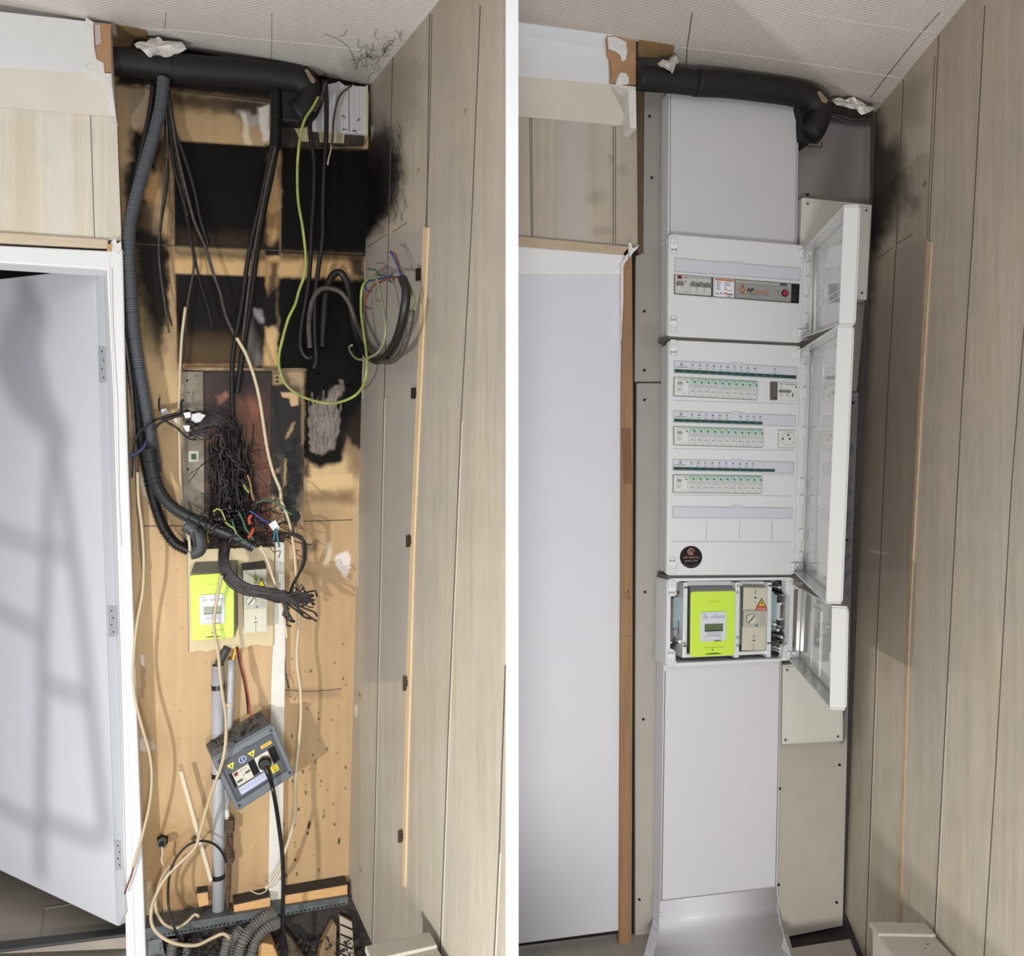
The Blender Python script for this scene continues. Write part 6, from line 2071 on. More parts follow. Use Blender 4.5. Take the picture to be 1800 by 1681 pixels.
for k in (1, 2, 3):
    q = E[k]
    t = thing('electrical_enclosure', Elab[k], 'enclosure', RB.at(1290, max(p[1] for p in q), 0.012))
    roots[k] = t
    if k < 3:
        mb = MB(); prism_px(mb, RB, q, 0.070, EO, None, r=7)
        mb.build('front_panel', enc, t, bevel=0.003)
        mb = MB(); prism_px(mb, RB, [(q[0][0] + 3, q[0][1] + 2), (q[1][0] - 2, q[1][1] + 2), (q[2][0] - 2, q[2][1] - 2), (q[3][0] + 3, q[3][1] - 2)], 0.012, 0.074, None, r=7)
        mb.build('back_box', enc_in, t, bevel=0.003)
# inner frame of lowest enclosure, an open ring
q = E[3]
t3 = roots[3]
outer = rounded(q, 8, 4)
inner = [(1190, 1022), (1381, 1020), (1381.5, 1045), (1389, 1046), (1386, 1133), (1378, 1134), (1376, 1158), (1188, 1166), (1187, 1142), (1178, 1142), (1179, 1049), (1189, 1048)]
mb = MB()
cx_, cy_ = 1283, 1092


def ang(p): return math.atan2(p[1] - cy_, p[0] - cx_)


def resample(poly, n=96):
    """radius of polygon in n directions"""
    out = []
    for i in range(n):
        a = 2 * math.pi * i / n
        dx, dy = math.cos(a), math.sin(a)
        best = 0
        for j in range(len(poly)):
            x1, y1 = poly[j][0] - cx_, poly[j][1] - cy_
            x2, y2 = poly[(j + 1) % len(poly)][0] - cx_, poly[(j + 1) % len(poly)][1] - cy_
            ex, ey = x2 - x1, y2 - y1
            d = dx * ey - dy * ex
            if abs(d) < 1e-9: continue
            tt = (x1 * ey - y1 * ex) / d
            uu = (x1 * dy - y1 * dx) / d
            if tt > 0 and -1e-6 <= uu <= 1 + 1e-6: best = max(best, tt)
        out.append((cx_ + dx * best, cy_ + dy * best))
    return out


NN = 160
ro, ri = resample(outer, NN), resample(inner, NN)
fo = [RB.at(x, y, EO) for x, y in ro]; fi = [RB.at(x, y, EO) for x, y in ri]
bo = [p - RB.n * 0.07 for p in fo]; bi = [p - RB.n * 0.02 for p in fi]
vs = fo + fi + bo + bi
fs = []
for i in range(NN):
    j = (i + 1) % NN
    fs += [(i, j, NN + j, NN + i), (i, 2 * NN + i, 2 * NN + j, j), (NN + i, NN + j, 3 * NN + j, 3 * NN + i)]
mb.add(vs, fs)
mb.build('frame', enc, t3, fixn=True)
mb = MB(); prism_px(mb, RB, [(1176, 1019), (1392, 1017), (1388, 1158), (1174, 1170)], 0.010, 0.022)
mb.build('back_plate', mat('back_plate_grey', (150, 150, 152), 0.5), t3)
# clear carrier with rails and clips inside
mb = MB()
for x0, x1 in ((1202, 1209), (1293, 1301), (1350, 1357)):
    prism_px(mb, RB, [(x0, 1024), (x1, 1024), (x1 - 2, 1156), (x0 - 2, 1157)], 0.022, 0.075)
prism_px(mb, RB, [(1204, 1022), (1352, 1022), (1352, 1030), (1204, 1030)], 0.022, 0.05)
prism_px(mb, RB, [(1201, 1150), (1350, 1144), (1350, 1150), (1201, 1157)], 0.022, 0.07)
cr = mb.build('meter_carrier', clear_grey, t3, bevel=0.001)
mb = MB()
for x, y in ((1206, 1033), (1204, 1136), (1354, 1030), (1352, 1131)):
    prism_px(mb, RB, rect(x - 3, y - 1.5, x + 3, y + 1.5), 0.075, 0.0765, screw_grey)
for x, y in ((1298, 1030), (1297, 1042), (1297, 1121), (1297, 1135)):
    prism_px(mb, RB, ell(x, y, 2.4, 2.4, 10), 0.075, 0.0765, screw_grey)
    prism_px(mb, RB, ell(x, y, 1.5, 1.5, 10), 0.0765, 0.077, clear_grey)
mb.build('carrier_clip', None, cr)
mb = MB(); prism_px(mb, RB, [(1184, 1050), (1194, 1050), (1192, 1116), (1183, 1116)], 0.022, 0.045, mat('aqua_grey', (150, 170, 174), 0.4))
mb.build('tinted_plate', None, t3)
mb = MB(); prism_px(mb, RB, [(1195, 1046), (1198, 1046), (1197, 1116), (1193, 1116)], 0.022, 0.05, black_gloss)
mb.build('black_rod', None, t3)
mb = MB(); prism_px(mb, RB, [(1189, 1042), (1201, 1040), (1201, 1043), (1189, 1045)], 0.03, 0.052, dark_mod)
mb.build('rod_cap', None, t3)
mb = MB(); prism_px(mb, RB, [(1198, 1044), (1201, 1044), (1200, 1114), (1197, 1114)], 0.022, 0.055, white_paint)
mb.build('white_rail', None, t3)
mb = MB(); prism_px(mb, RB, [(1180, 1052), (1184, 1052), (1182, 1138), (1179, 1138)], 0.022, 0.06, mat('left_metal', (130, 128, 124), 0.3, 0.5, var=0.5, vscale=120))
mb.build('edge_metal', None, t3)
mb = MB(); prism_px(mb, RB, ell(1187, 1112, 4, 6), 0.045, 0.055, mod_grey)
mb.build('grey_knob', None, t3)
mb = MB(); prism_px(mb, RB, [(1357, 1040), (1366, 1040), (1364, 1110), (1356, 1110)], 0.022, 0.045, MATS['aqua_grey'])
mb.build('tinted_plate', None, t3)
mb = MB(); prism_px(mb, RB, [(1369, 1060), (1380, 1060), (1379, 1090), (1368, 1090)], 0.03, 0.055, clear_grey)
mb.build('clear_holder', None, t3)
mb = MB(); prism_px(mb, RB, [(1371, 1064), (1378, 1064), (1377, 1088), (1370, 1088)], 0.055, 0.056, screw_grey)
mb.build('metal_insert', None, t3)
mb = MB(); prism_px(mb, RB, [(1374, 1062), (1376, 1062), (1375, 1088), (1374, 1088)], 0.056, 0.057, black_gloss)
mb.build('dark_slit', None, t3)
mb = MB(); prism_px(mb, RB, [(1381, 1046), (1389, 1046), (1385, 1133), (1378, 1133)], 0.022, 0.07, mat('brushed_bracket', (170, 168, 162), 0.3, 0.6, var=0.2, vscale=60))
mb.build('edge_bracket', None, t3)
rr = random.Random(14)
mb = MB()
for k in range(60):
    cxx, cyy = rr.choice(((1372, 1030), (1374, 1042), (1371, 1120), (1374, 1130), (1368, 1140), (1367, 1104), (1184, 1136), (1197, 1130)))
    x, y = cxx + rr.uniform(-7, 7), cyy + rr.uniform(-7, 7)
    prism_px(mb, RB, ell(x, y, rr.uniform(1, 3.4), rr.uniform(1, 3.4), 7, rr.uniform(0, 90)), 0.03, 0.05 + rr.uniform(0, .03),
             rr.choice([silver, clear_grey, mod_grey, black_gloss, mat('deep_green', (24, 62, 44), 0.4) if 'deep_green' not in MATS else MATS['deep_green'], clear_grey]))
tag(mb.build('metal_clips', None, t3), kind='stuff')
for (x, y) in ((1375, 1030), (1374, 1118)):
    mb = MB(); tube(mb, catmull(px_path(RB, [(x - 4, y - 4, .06), (x + 2, y, .07), (x + 4, y + 6, .06), (x + 2, y + 12, .04)]), 0.004), 0.0035, 8)
    mb.build('green_strap', MATS['deep_green'], t3, smooth=True)

latch(roots[1], 1185, 431, True); latch(roots[1], 1184, 570, False)
latch(roots[2], 1184, 611, True); latch(roots[2], 1182, 994, False)
latch(t3, 1181, 1034, True); latch(t3, 1180, 1156, False)

# right hand edge channel of the enclosures
mb = MB(); prism_px(mb, RB, [(1412, 436), (1428, 440), (1424, 596), (1409, 600)], 0.05, EO - 0.004)
mb.build('hinge_channel', enc, roots[1], bevel=0.001)
mb = MB(); prism_px(mb, RB, [(1407, 612), (1422, 614), (1410, 1006), (1396, 1008)], 0.05, EO - 0.004)
mb.build('hinge_channel', enc, roots[2], bevel=0.001)
for k, ys in ((1, (470, 495, 530, 560)), (2, (650, 690, 760, 850, 880, 940, 980))):
    for y in ys:
        x = 1421 - (y - 440) * 0.028
        mb = MB(); prism_px(mb, RB, rect(x - 1, y - 9, x + 5, y + 9), EO - 0.004, EO + 0.004)
        mb.build('edge_tab', enc, roots[k], bevel=0.001)
for k, x, y in ((1, 1413, 445), (1, 1409, 586), (2, 1408, 621), (2, 1397, 997), (3, 1396, 1030), (3, 1390, 1153)):
    hinge(roots[k], x, y)
mb = MB()
prism_px(mb, RB, [(1173, 592), (1411, 604), (1409, 608), (1176, 597)], 0.02, EO - 0.006)
prism_px(mb, RB, [(1172, 1012), (1397, 1011), (1396, 1015), (1172, 1017)], 0.02, EO - 0.006)
mb.build('joint_gap', mat('gap_grey', (96, 92, 88), 0.8), roots[2])  # grey strips in the joints between the enclosures


# ---- doors
def pt(px, py, depth):
    return CAMP + ray(px, py) * depth


def enc_door(parent, h_top, h_bot, o_top, o_bot, ratio, wins, name='door'):
    """open door: hinge corners and outer corners in px, outer depth = ratio * hinge depth"""
    dh = RB.at(h_top[0], h_top[1], EO).y
    do = dh * ratio
    fr = Frame.__new__(Frame)
    fr.c = [pt(h_top[0], h_top[1], dh), pt(o_top[0], o_top[1], do), pt(o_bot[0], o_bot[1], do), pt(h_bot[0], h_bot[1], dh)]
    n = (fr.c[1] - fr.c[0]).cross(fr.c[3] - fr.c[0]).normalized()
    if n.x > 0: n = -n
    fr.n = n
    fr.W = 100.0
    fr.H = 100.0 * (h_bot[1] - h_top[1]) / 190.0
    W, H = fr.W, fr.H
    T = 0.032
    mb = MB(); fr.prism(mb, rounded(rect(0, 0, W, H), 5), -0.003, 0.0)
    d = mb.build(name, door_gl, parent, bevel=0.0015)
    mb = MB()
    fr.rect(mb, 4, 0, W, 1.4, 0.0, T); fr.rect(mb, 4, H - 1.4, W, H, 0.0, T)
    fr.rect(mb, W - 1.2, 1.4, W, H - 1.4, 0.0, T)
    fr.rect(mb, 0, 1.4, 1.2, H - 1.4, 0.0, T * 0.35)
    mb.build('door_rim', door_gl, d, bevel=0.002)
    for (s, t, w, h) in wins:
        mb = MB(); fr.rim(mb, s, t, s + w, t + h, 0.6, 0.0, 0.0015)
        mb.build('moulded_frame', enc, d)
    mb = MB()
    fr.rect(mb, 97, H * 0.45, 98.8, H * 0.45 + 9, T - 0.004, T + 0.001, seam_soft)
    mb.build('door_catch', None, d)
    return fr, d


enc_door(roots[1], (1430, 441), (1427, 596), (1511, 359), (1502, 572), 0.80, [(34, 40, 40, 12), (32, 56, 44, 18)])
enc_door(roots[2], (1425, 616), (1413, 1005), (1500, 571), (1479, 1063), 0.80, [(38, 20, 30, 10), (38, 62, 30, 8), (38, 132, 30, 8)])
enc_door(roots[3], (1410, 1026), (1404, 1158), (1490, 1066), (1486, 1250), 0.80, [(30, 14, 20, 52)])


# ---- label strips
def label_strip(parent, q, W, H, green_to, icons, white_to=None, notch=None):
    fr = Frame(RB, q[0], q[1], q[2], q[3], EO, W, H)
    mb = MB(); fr.rect(mb, 0, 0, W, H, 0, 0.0016)
    s = mb.build('label_strip', strip_lilac, parent, bevel=0.0004)
    mb = MB()
    fr.rim(mb, -0.6, -0.6, W + 0.6, H + 0.6, 0.7, 0, 0.0020, seam_soft)
    if green_to: fr.rect(mb, 0.5, H * 0.68, green_to, H - 0.8, 0.0016, 0.0019, strip_green)
    if notch:
        fr.prism(mb, [(notch, 0), (notch + 2, -3), (notch + 20, -3), (notch + 22, 0)], 0, 0.0018, enc)
        for a, b in (((notch, -0.3), (notch + 2, -3.2)), ((notch + 2, -3.2), (notch + 20, -3.2)), ((notch + 20, -3.2), (notch + 22, -0.3))):
            fr.prism(mb, [a, b, (b[0], b[1] + 0.6), (a[0], a[1] + 0.6)], 0.0018, 0.0021, seam_soft)
    for i, (x, kind) in enumerate(icons):
        y = H * 0.25
        if kind == 'd':
            fr.rim(mb, x - 2, y - 2.6, x + 2, y + 2, 0.5, 0.0016, 0.0019, ink)
            fr.prism(mb, [(x, y - 1.2), (x + 1.2, y + 1.2), (x - 1.2, y + 1.2)], 0.0016, 0.0019, ink)
            fr.rect(mb, x - 10, H * 0.47, x + 10, H * 0.51, 0.0016, 0.0019, ink)
        else:
            if kind == 'b':
                fr.disc(mb, x, y - 0.8, 1.5, 0.0016, 0.0019, ink_soft, 10)
                fr.rect(mb, x - 0.5, y + 0.6, x + 0.5, y + 2.4, 0.0016, 0.0019, ink)
            elif kind == 'p':
                fr.ring(mb, x, y, 1.1, 1.9, 0.0016, 0.0019, ink, 10)
            elif kind == 'm':
                fr.rect(mb, x - 2, y - 2, x + 2, y - 1.5, 0.0016, 0.0019, ink_soft)
                fr.rect(mb, x - 2, y - 0.3, x + 2, y + 1.4, 0.0016, 0.0019, ink)
            else:
                fr.rect(mb, x - 1.8, y - 1.6, x + 1.8, y + 1.5, 0.0016, 0.0019, ink_soft)
            fr.rect(mb, x - 3.4, H * 0.50, x + 3.4, H * 0.54, 0.0016, 0.0019, ink_soft)
            if i % 3 != 1: fr.rect(mb, x - 3, H * 0.59, x + 3, H * 0.62, 0.0016, 0.0019, ink_soft)
    if icons:
        for k in range(12): fr.rect(mb, 14 + 14 * k, H * 0.80, 20 + 14 * k, H * 0.83, 0.0019, 0.0020, mod_grey) if 20 + 14 * k < green_to else None
    mb.build('printing', None, s)
    return fr


E2 = roots[2]
label_strip(roots[1], [(1186.5, 454.5), (1406, 472.3), (1405, 493), (1186, 477)], 220, 22, 0, [], notch=96)
label_strip(E2, [(1185, 635), (1400.5, 646.5), (1399.7, 667), (1184.7, 655.5)], 216, 20, 215, [(12, 'd'), (31, 's'), (43.5, 'p'), (56, 'p'), (68, 'm'), (80, 'b'), (92, 'm'), (104, 'b'), (116, 'b'), (128, 'p'), (140, 'm'), (176, 'b')], notch=98)
label_strip(E2, [(1184, 723), (1397.3, 731), (1396.7, 749.5), (1184, 742.3)], 213, 19, 154, [(12, 'd'), (31, 'p'), (43, 'm'), (55, 'b'), (67, 'm'), (79, 'p'), (91, 's'), (115, 'm'), (127, 's'), (139, 'p'), (150, 'p')], notch=98)
label_strip(E2, [(1183, 808), (1395, 813), (1394, 831.3), (1183, 827)], 212, 18.5, 178, [(12, 'd'), (31, 'b'), (43, 'p'), (55, 'b'), (67, 'p'), (79, 'b'), (91, 'p'), (103, 's'), (115, 'm'), (127, 'p'), (138, 'b')], notch=98)
label_strip(E2, [(1182.8, 891), (1392, 893.4), (1391.5, 911.5), (1182.4, 910)], 209, 18.5, 0, [], notch=98)
mb = MB()
for x in (1241.6, 1300, 1356.8):
    prism_px(mb, RB, [(x, 917), (x + 1, 917), (x, 949), (x - 1, 949)], EO, EO + 0.0006)
strip_px(mb, RB, [(1182, 952), (1390, 953)], 0.9, EO, EO + 0.0006)
strip_px(mb, RB, [(1184, 704), (1398, 710)], 0.8, EO, EO + 0.0006)
strip_px(mb, RB, [(1184, 789), (1396, 792)], 0.8, EO, EO + 0.0006)
strip_px(mb, RB, [(1183, 870), (1394, 872)], 0.8, EO, EO + 0.0006)
strip_px(mb, RB, [(1340, 834), (1394, 835)], 0.8, EO, EO + 0.0006)
mb.build('panel_line', seam_soft, E2)


# ---- breakers
def copy_tree(o, parent=None):
    c = o.copy()
    COL.objects.link(c)
    c.parent = parent
    for ch in [x for x in list(o.children)]:
        copy_tree(ch, c)
    return c


ORD = ['first', 'second', 'third', 'fourth', 'fifth', 'sixth', 'seventh', 'eighth', 'ninth', 'tenth', 'eleventh', 'twelfth']


def breaker_row(q, n, rowname, amber=None):
    """q: px corners; first unit is 2 modules wide, then n single ones"""
    total = n + 2
    fr = Frame(RB, q[0], q[1], q[2], q[3], EO, total * 12.0, 32.0)
    mb = MB(); fr.rim(mb, -0.8, -0.8, total * 12 + 0.4, 32.8, 1.0, 0, 0.0009)
    mb.build('window_edge', seam, E2)
    t = thing('residual_switch', 'double width switch at the left end of the %s breaker row' % rowname, 'breaker', fr.p(12, 32, 0))
    mb = MB(); fr.rect(mb, 0.4, 0.3, 23.7, 31.7, 0.0, 0.006); b = mb.build('body', mod_white, t, bevel=0.0004)
    mb = MB()
    fr.rect(mb, 4, 2, 12.4, 25, 0.006, 0.008, enc_in)
    fr.rect(mb, 4.6, 9, 12, 12.6, 0.008, 0.0105, mod_grey)
    fr.rect(mb, 5.4, 20.6, 9.6, 21.4, 0.008, 0.0084, ink)
    fr.rect(mb, 14.5, 14, 22, 27, 0.006, 0.0064, enc)
    fr.rect(mb, 19.5, 6, 22.4, 9, 0.006, 0.0064, toggle_grey)
    fr.rect(mb, 14.5, 2.4, 22, 3.4, 0.006, 0.0063, mod_green)
    fr.rect(mb, 12, 28.4, 20, 29.0, 0.006, 0.0063, ink_soft)
    mb.build('switch', None, b)
    proto = thing('circuit_breaker', '', 'breaker', fr.p(30, 32, 0), 'circuit breakers of the %s row' % rowname)
    mb = MB(); fr.rect(mb, 24.25, 0.3, 35.75, 31.7, 0.0, 0.006); mb.build('body', mod_white, proto, bevel=0.0004)
    mb = MB()
    fr.rect(mb, 24.6, 0.8, 35.4, 10.4, 0.006, 0.0063, mod_mint)
    fr.rect(mb, 26, 2.2, 33.5, 3.2, 0.0063, 0.0066, mod_green)
    fr.rect(mb, 26, 5.2, 30, 5.8, 0.0063, 0.0066, ink_soft); fr.rect(mb, 26, 7.4, 30, 8, 0.0063, 0.0066, ink_soft)
    mb.build('brand_field', None, proto)
    mb = MB(); fr.rect(mb, 32, 5.4, 35, 8.6, 0.0063, 0.0068); mb.build('indicator', mod_green, proto)
    mb = MB()
    fr.rect(mb, 25.2, 12, 34.8, 14.6, 0.006, 0.0095, enc_in)
    fr.rect(mb, 25.2, 14.2, 34.8, 15, 0.006, 0.0070, mod_grey)
    fr.rect(mb, 26, 16.5, 34, 26, 0.006, 0.0072, enc_in)
    fr.rect(mb, 28.3, 22.4, 32.2, 23.3, 0.0072, 0.0075, ink)
    fr.rect(mb, 26, 28.6, 29, 29.4, 0.006, 0.0063, ink_soft); fr.rect(mb, 31, 28.6, 34, 29.4, 0.006, 0.0063, ink_soft)
    mb.build('toggle', None, proto)
    mb = MB(); fr.rect(mb, 35.7, 0.5, 36.2, 31.5, 0.001, 0.0061); mb.build('gap_line', seam, proto)
    step = (fr.p(36, 32, 0) - fr.p(24, 32, 0))
    base = Vector(proto.location)
    for k in range(n):
        o = proto if k == 0 else copy_tree(proto)
        o.location = base + step * k
        o['label'] = '%s slim white circuit breaker from the left in the %s row' % (ORD[k], rowname)
    return fr


breaker_row([(1184.5, 663.7), (1330.5, 671), (1329.5, 703), (1184, 695.7)], 10, 'top')
breaker_row([(1184, 750.4), (1340, 755.4), (1339.5, 786.5), (1184, 782)], 11, 'middle')
breaker_row([(1183, 835), (1338, 837.2), (1337.3, 867.4), (1182.8, 865.5)], 11, 'bottom')

# main switch right of the top row
fr = Frame(RB, (1353, 671.6), (1400.5, 674), (1398, 705), (1353, 703.6), EO, 48, 32)
ms = thing('main_switch', 'three module main switch with dark side block at the right end of the top row', 'switch', fr.p(24, 32, 0))
mb = MB(); fr.rect(mb, 12.2, 0.3, 47.5, 31.7, 0, 0.006); b = mb.build('body', mod_white, ms, bevel=0.0005)
mb = MB(); fr.rect(mb, 0.3, 0.3, 12, 31.7, 0, 0.0062); mb.build('side_block', dark_mod, ms, bevel=0.0005)
mb = MB(); fr.rect(mb, 14, 14.5, 35, 18, 0.006, 0.011); mb.build('lever', toggle_grey, ms, bevel=0.0005)
mb = MB()
fr.rect(mb, 14, 18.5, 22, 27, 0.006, 0.0072, enc_in); fr.rect(mb, 26, 18.5, 34, 27, 0.006, 0.0072, enc_in)
fr.rect(mb, 16.5, 22, 20, 22.8, 0.0072, 0.0075, ink); fr.rect(mb, 28, 22, 31, 22.8, 0.0072, 0.0075, ink)
fr.rect(mb, 15, 2.5, 22, 3.6, 0.006, 0.0063, mod_green); fr.rect(mb, 25, 2.5, 45, 3.6, 0.006, 0.0063, mod_green)
fr.rect(mb, 43.5, 6, 46.5, 9, 0.006, 0.0063, mod_green)
fr.prism(mb, [(39.3, 18), (40.7, 18), (40.7, 22), (42, 22), (40, 26.5), (38, 22), (39.3, 22)], 0.006, 0.0063, ink)
for t_ in (7, 10):
    fr.rect(mb, 15, t_, 19, t_ + 0.7, 0.006, 0.0063, ink_soft)
mb.build('printing', None, b)
mb = MB()
for t_ in (5, 11, 17, 23): fr.rect(mb, 3, t_, 9.5, t_ + 2.4, 0.0062, 0.0064, mat('dark_mod_soft', (112, 108, 100), 0.5) if 'dark_mod_soft' not in MATS else MATS['dark_mod_soft'])
fr.rect(mb, 2.5, 27.5, 5, 29.5, 0.0062, 0.0064, black_gloss); fr.rect(mb, 7.5, 27.5, 10, 29.5, 0.0062, 0.0064, black_gloss)
mb.build('side_marks', None, ms)
# socket right of the middle row
fr = Frame(RB, (1368.4, 757), (1397, 757), (1396.5, 787.4), (1368, 787), EO, 28.6, 30.4)
sk2 = thing('power_socket', 'white round mains socket at the right end of the middle row', 'socket', fr.p(14, 30, 0))
mb = MB(); fr.rect(mb, 0, 0, 28.6, 30.4, 0, 0.004); mb.build('plate', mod_white, sk2, bevel=0.0005)
mb = MB(); fr.ring(mb, 14.6, 15, 10.8, 12.4, 0.004, 0.0065, enc_in, 28); fr.disc(mb, 14.6, 15, 10.8, 0.004, 0.0044, mod_white, 28)
well = mb.build('well', None, sk2)
mb = MB()
fr.disc(mb, 6.3, 15, 1.7, 0.0044, 0.0047, black_gloss, 12); fr.disc(mb, 18.4, 15, 1.7, 0.0044, 0.0047, black_gloss, 12)
mb.build('socket_hole', None, well)
mb = MB(); fr.disc(mb, 14.8, 8.6, 1.5, 0.0044, 0.0090, screw_grey, 12); mb.build('earth_pin', None, well)
mb = MB(); fr.rim(mb, -0.7, -0.9, 29.3, 31, 0.9, 0, 0.0006); mb.build('window_edge', seam, sk2)

# round sticker
fr = Frame(RB, (1194.5, 959.5), (1234.5, 959.5), (1234.5, 999.5), (1194.5, 999.5), EO, 40, 40)
st = thing('round_sticker', 'round black sticker with copper lettering low on the middle enclosure', 'sticker', fr.p(20, 40, 0))
mb = MB(); fr.disc(mb, 20, 20, 19.6, 0, 0.0006, None, 48); mb.build('disc', black_gloss, st)
pink = mat('copper_pink', (196, 132, 124), 0.5)
pale = mat('sticker_pale', (190, 180, 178), 0.5)
mb = MB()
fr.ring(mb, 20, 10.5, 4.8, 6.2, 0.0006, 0.0009, pink, 24, 40, 360)
fr.ring(mb, 20, 10.5, 2.4, 3.4, 0.0006, 0.0009, pink, 16, 0, 300)
fr.rect(mb, 19.4, 10, 20.8, 14.5, 0.0006, 0.0009, pink)
fr.text(mb, '3RP ELECTE', 20, 20.5, 2.6, 0.0009, pink, width=27, bold=0.02)
fr.text(mb, '06 88 13 17 89', 20, 26.6, 2.0, 0.0009, pale, width=21, bold=0.01)
fr.ring(mb, 20, 20, 16.0, 16.9, 0.0006, 0.0009, mat('sticker_dim', (96, 88, 88), 0.5), 26, 40, 140)
mb.build('lettering', None, st)

# ---- content of the top enclosure
fr = Frame(RB, (1185, 483.5), (1405, 500.5), (1403.5, 533), (1185, 516.5), EO, 220, 32.5)
mb = MB(); fr.rect(mb, -0.6, -0.8, 220.6, 33.3, 0, 0.0004); mb.build('module_window', black_gloss, roots[1])
mb = MB(); fr.rim(mb, -1.8, -2.2, 221.8, 34.8, 1.4, 0, 0.0016); mb.build('window_edge', enc_in, roots[1])
t = thing('residual_switch', 'double switch with dark red window at the left of the top enclosure', 'breaker', fr.p(13, 32, 0))
mb = MB(); fr.rect(mb, 0.8, 0.6, 25, 32, 0.0004, 0.005); b = mb.build('body', mat('module_dull', (196, 196, 190), 0.45), t, bevel=0.0004)
mb = MB()
fr.rect(mb, 4.5, 1.2, 11.5, 6.8, 0.005, 0.0056, MATS['dark_red']); fr.rect(mb, 13, 3.4, 23, 4.8, 0.005, 0.0053, mat('dusky_pink', (150, 96, 100), 0.5))
fr.disc(mb, 18, 10.5, 1.2, 0.005, 0.0054, ink, 8)
fr.rect(mb, 17, 28, 23, 29, 0.005, 0.0053, ink_soft)
mb.build('markings', None, b)
mb = MB(); fr.rect(mb, 2, 13, 13, 18.5, 0.005, 0.012, toggle_grey); fr.rect(mb, 4, 18.5, 11, 26, 0.005, 0.0065, enc_in); mb.build('lever', None, t, bevel=0.0004)
proto = thing('toggle_breaker', '', 'breaker', fr.p(31.5, 32, 0), 'grey lever breakers in the top enclosure')
mb = MB(); fr.rect(mb, 25.4, 0.6, 37.4, 32, 0.0004, 0.005); mb.build('body', MATS['module_dull'], proto, bevel=0.0004)
mb = MB(); fr.rect(mb, 26.2, 13, 36.6, 18.5, 0.005, 0.012, toggle_grey); fr.rect(mb, 28, 18.5, 35, 26, 0.005, 0.0065, enc_in); mb.build('lever', None, proto, bevel=0.0004)
mb = MB()
fr.disc(mb, 31, 10, 1.2, 0.005, 0.0054, ink, 8); fr.rect(mb, 27, 2.5, 33, 3.4, 0.005, 0.0053, ink_soft); fr.rect(mb, 34, 2.5, 36, 3.6, 0.005, 0.0053, ink)
fr.rect(mb, 37.2, 1, 37.7, 31, 0.0045, 0.0052, ink_soft)
mb.build('markings', None, proto)
base = Vector(proto.location); step = fr.p(37.4 + 24.6, 32, 0) - fr.p(25 + 24.6, 32, 0)
for k in range(3):
    o = proto if k == 0 else copy_tree(proto)
    o.location = base + step * k
    o['label'] = '%s grey lever breaker of three in the top enclosure' % ('left', 'middle', 'right')[k]
dl = thing('rating_label', 'white rating label with orange header in the top enclosure', 'label', fr.p(84, 32, 0))
mb = MB(); fr.rect(mb, 66, 0.5, 103, 32.3, 0.0004, 0.004); mb.build('backing', mat('label_back', (206, 204, 202), 0.45), dl)
mb = MB()
fr.rect(mb, 69, 1.8, 101, 32, 0.004, 0.0044, mat('label_white', (232, 232, 238), 0.5)); fr.rect(mb, 69, 1.8, 101, 4.6, 0.0044, 0.0048, orange)
for k in range(6):
    fr.rect(mb, 71, 6.6 + 2.6 * k, 71 + (10, 8, 7, 6, 7, 8)[k], 7.4 + 2.6 * k, 0.0044, 0.0047, ink)
    fr.rect(mb, 85, 6.6 + 2.6 * k, 85 + (13, 9, 12, 3, 5, 13)[k], 7.4 + 2.6 * k, 0.0044, 0.0047, ink)
fr.prism(mb, [(73, 24), (76, 29), (70, 29)], 0.0044, 0.0047, ink); fr.prism(mb, [(73, 25.6), (74.6, 28.3), (71.4, 28.3)], 0.0047, 0.0049, MATS['label_white'])
fr.text(mb, 'FC', 80.5, 26.5, 4, 0.0048, ink, width=5.5, bold=0.02)
fr.disc(mb, 87, 26, 2.1, 0.0044, 0.0047, mat('mark_red', (214, 98, 60), 0.5), 14)
fr.rect(mb, 89, 26.5, 100, 28.6, 0.0044, 0.0047, ink); fr.rect(mb, 90, 24, 98, 24.8, 0.0044, 0.0047, mat('mark_pink', (222, 160, 140), 0.5))
fr.rect(mb, 90, 30.6, 98, 31.6, 0.0044, 0.0047, ink)
mb.build('printing', None, dl)
ap = thing('control_unit', 'silver control unit with orange logo and red button in the top enclosure', 'control unit', fr.p(155, 32, 0))
mb = MB(); fr.rect(mb, 105, 0.8, 204, 32, 0.0004, 0.0035); mb.build('housing', mat('unit_light', (176, 174, 170), 0.45), ap)
mb = MB(); fr.rect(mb, 106, 5.5, 204, 32, 0.0035, 0.0055); fc = mb.build('face', mat('unit_silver', (150, 149, 146), 0.4), ap, bevel=0.0004)
mb = MB()
for k, a in enumerate((0, 90, 180, 270)):
    m_ = orange if a in (0, 180) else logo_brown
    a0 = math.radians(a - 36); a1 = math.radians(a + 36)
    cxl, cyl = 116.5, 17.5
    pts = [(cxl + 1.6 * math.cos(math.radians(a)), cyl + 1.6 * math.sin(math.radians(a)))]
    for j in range(7):
        aa = a0 + (a1 - a0) * j / 6
        pts.append((cxl + 6.4 * math.cos(aa), cyl + 6.6 * math.sin(aa)))
    fr.prism(mb, pts, 0.0055, 0.0059, m_)
fr.disc(mb, 116.5, 9.6, 1.6, 0.0055, 0.0060, logo_brown, 10)
fr.text(mb, 'AP', 130.5, 17.0, 6.4, 0.0059, black_gloss, width=12.5, bold=0.035)
fr.text(mb, 'systems', 150.5, 17.8, 5.2, 0.0059, orange, width=27, bold=0.025)
fr.text(mb, 'ALTENERGY POWER', 144, 23.6, 1.5, 0.0059, ink, width=39, bold=0.015)
fr.rect(mb, 183, 1.6, 196, 4.6, 0.0055, 0.0059, ink)
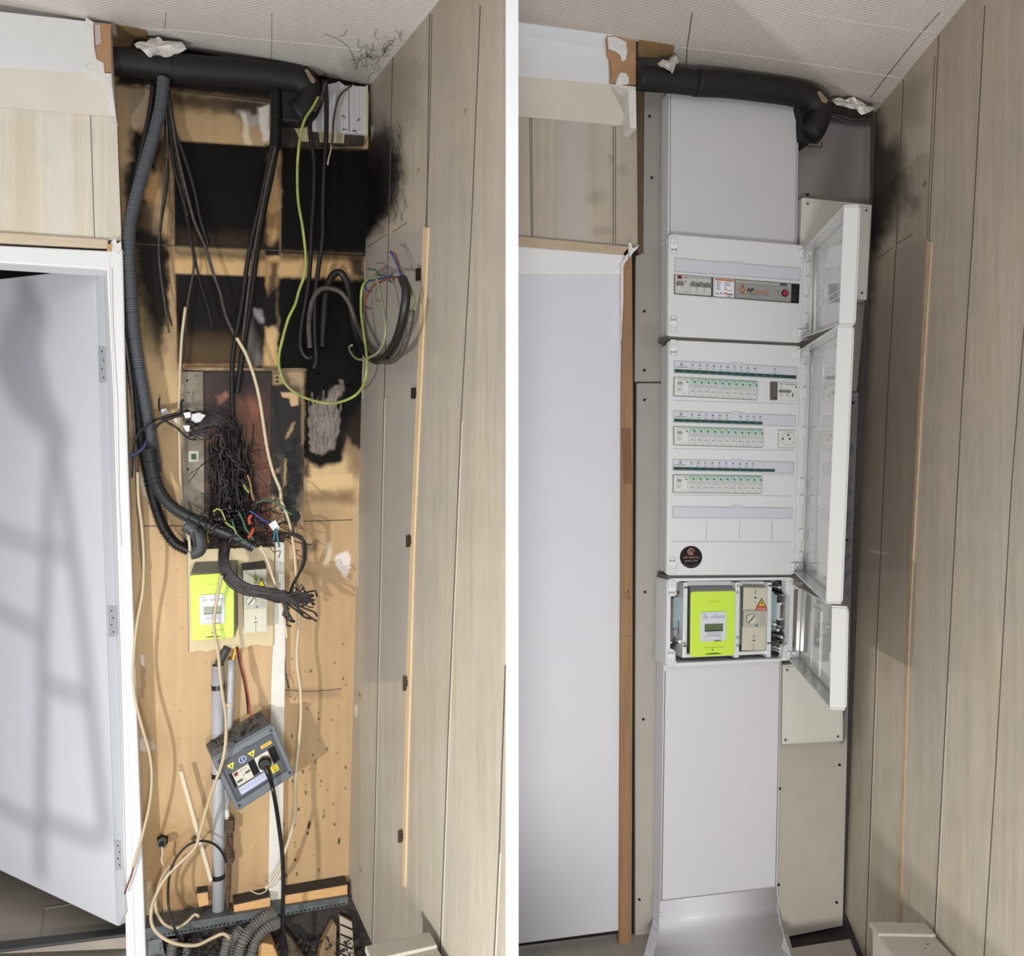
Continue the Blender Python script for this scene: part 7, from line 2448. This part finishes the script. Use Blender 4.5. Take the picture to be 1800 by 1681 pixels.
fr.rect(mb, 187, 8.4, 195, 9.4, 0.0055, 0.0058, ink_soft)
for a, b_ in ((174.5, 15), (174.5, 20.5)):
    fr.rect(mb, a, b_, a + 3.4, b_ + 1, 0.0055, 0.0058, ink_soft); fr.rect(mb, a + 5, b_ + 0.6, a + 8, b_ + 1.6, 0.0055, 0.0058, ink)
mb.build('logo_print', None, fc)
mb = MB(); fr.disc(mb, 192.5, 18, 6.4, 0.0055, 0.0062, black_gloss, 24); fr.disc(mb, 192.5, 18, 4.6, 0.0062, 0.0085, red_button, 24)
mb.build('button', None, ap)
mb = MB(); fr.rect(mb, 206, 17, 215, 31, 0.0004, 0.003, mat('black_soft', (44, 44, 46), 0.4)); fr.disc(mb, 211.5, 22.5, 1.4, 0.003, 0.0034, black_gloss, 8)
fr.rect(mb, 206, 12, 217, 13, 0.0004, 0.0012, ink)
mb.build('side_socket', None, ap)

# ---- meter and breaker inside the lowest enclosure
mt2 = thing('electricity_meter', 'lime green electricity meter inside the lowest white enclosure', 'meter', RB.at(1250, 1155, 0.04))
mb = MB()
loft_px(mb, RB, [(1209, 1022), (1292, 1022), (1292, 1140), (1208, 1140)], 0.024, [(1214, 1040), (1290, 1038), (1289, 1151), (1213, 1154)], 0.084)
mb.build('body', mat('meter_body_grey', (176, 176, 178), 0.5), mt2, bevel=0.002)
meter_face(Frame(RB, (1213, 1040), (1291, 1038.5), (1289.5, 1151.5), (1212, 1155), 0.085, 78, 115), mt2, 0)
br2 = thing('main_breaker', 'tall cream main breaker with warning triangle inside the lowest enclosure', 'breaker', RB.at(1325, 1144, 0.04))
mb = MB()
loft_px(mb, RB, [(1302, 1021), (1348, 1020), (1345, 1130), (1304, 1132)], 0.024, [(1307, 1033), (1349, 1034), (1345, 1144), (1303.5, 1144.5)], 0.075)
mb.build('body', mat('breaker_cream', (206, 202, 182), 0.45, var=0.02), br2, bevel=0.0015)
FB2 = Frame(RB, (1307, 1033), (1349, 1034), (1345, 1144), (1303.5, 1144.5), 0.0752, 42, 111)
cutout(FB2, br2, 42, 111)
mb = MB()
FB2.prism(mb, [(32.5, 18), (41, 33), (24, 33)], 0, 0.0006, black_gloss)
FB2.prism(mb, [(32.5, 20.6), (39, 32), (26, 32)], 0.0006, 0.001, warn_orange)
FB2.prism(mb, [(32.5, 24), (33.5, 26.5), (35, 26.5), (32.5, 31), (33, 28), (30.5, 28)], 0.001, 0.0013, logo_brown)
FB2.rect(mb, 22.5, 33.5, 42, 41.5, 0, 0.0008, mat('sticker_red', (206, 84, 76), 0.5))
FB2.rect(mb, 24.5, 36, 40, 36.8, 0.0008, 0.0010, mat('sticker_pinkish', (236, 190, 182), 0.5))
FB2.rect(mb, 24.5, 38.6, 40, 39.4, 0.0008, 0.0010, MATS['sticker_pinkish'])
mb.build('warning_sticker', None, br2)

sill('boxed_sill', RR, (1536, 1636), (1626, 1622), 0.125, 'white boxed sill at the foot of the right plank wall', 7)
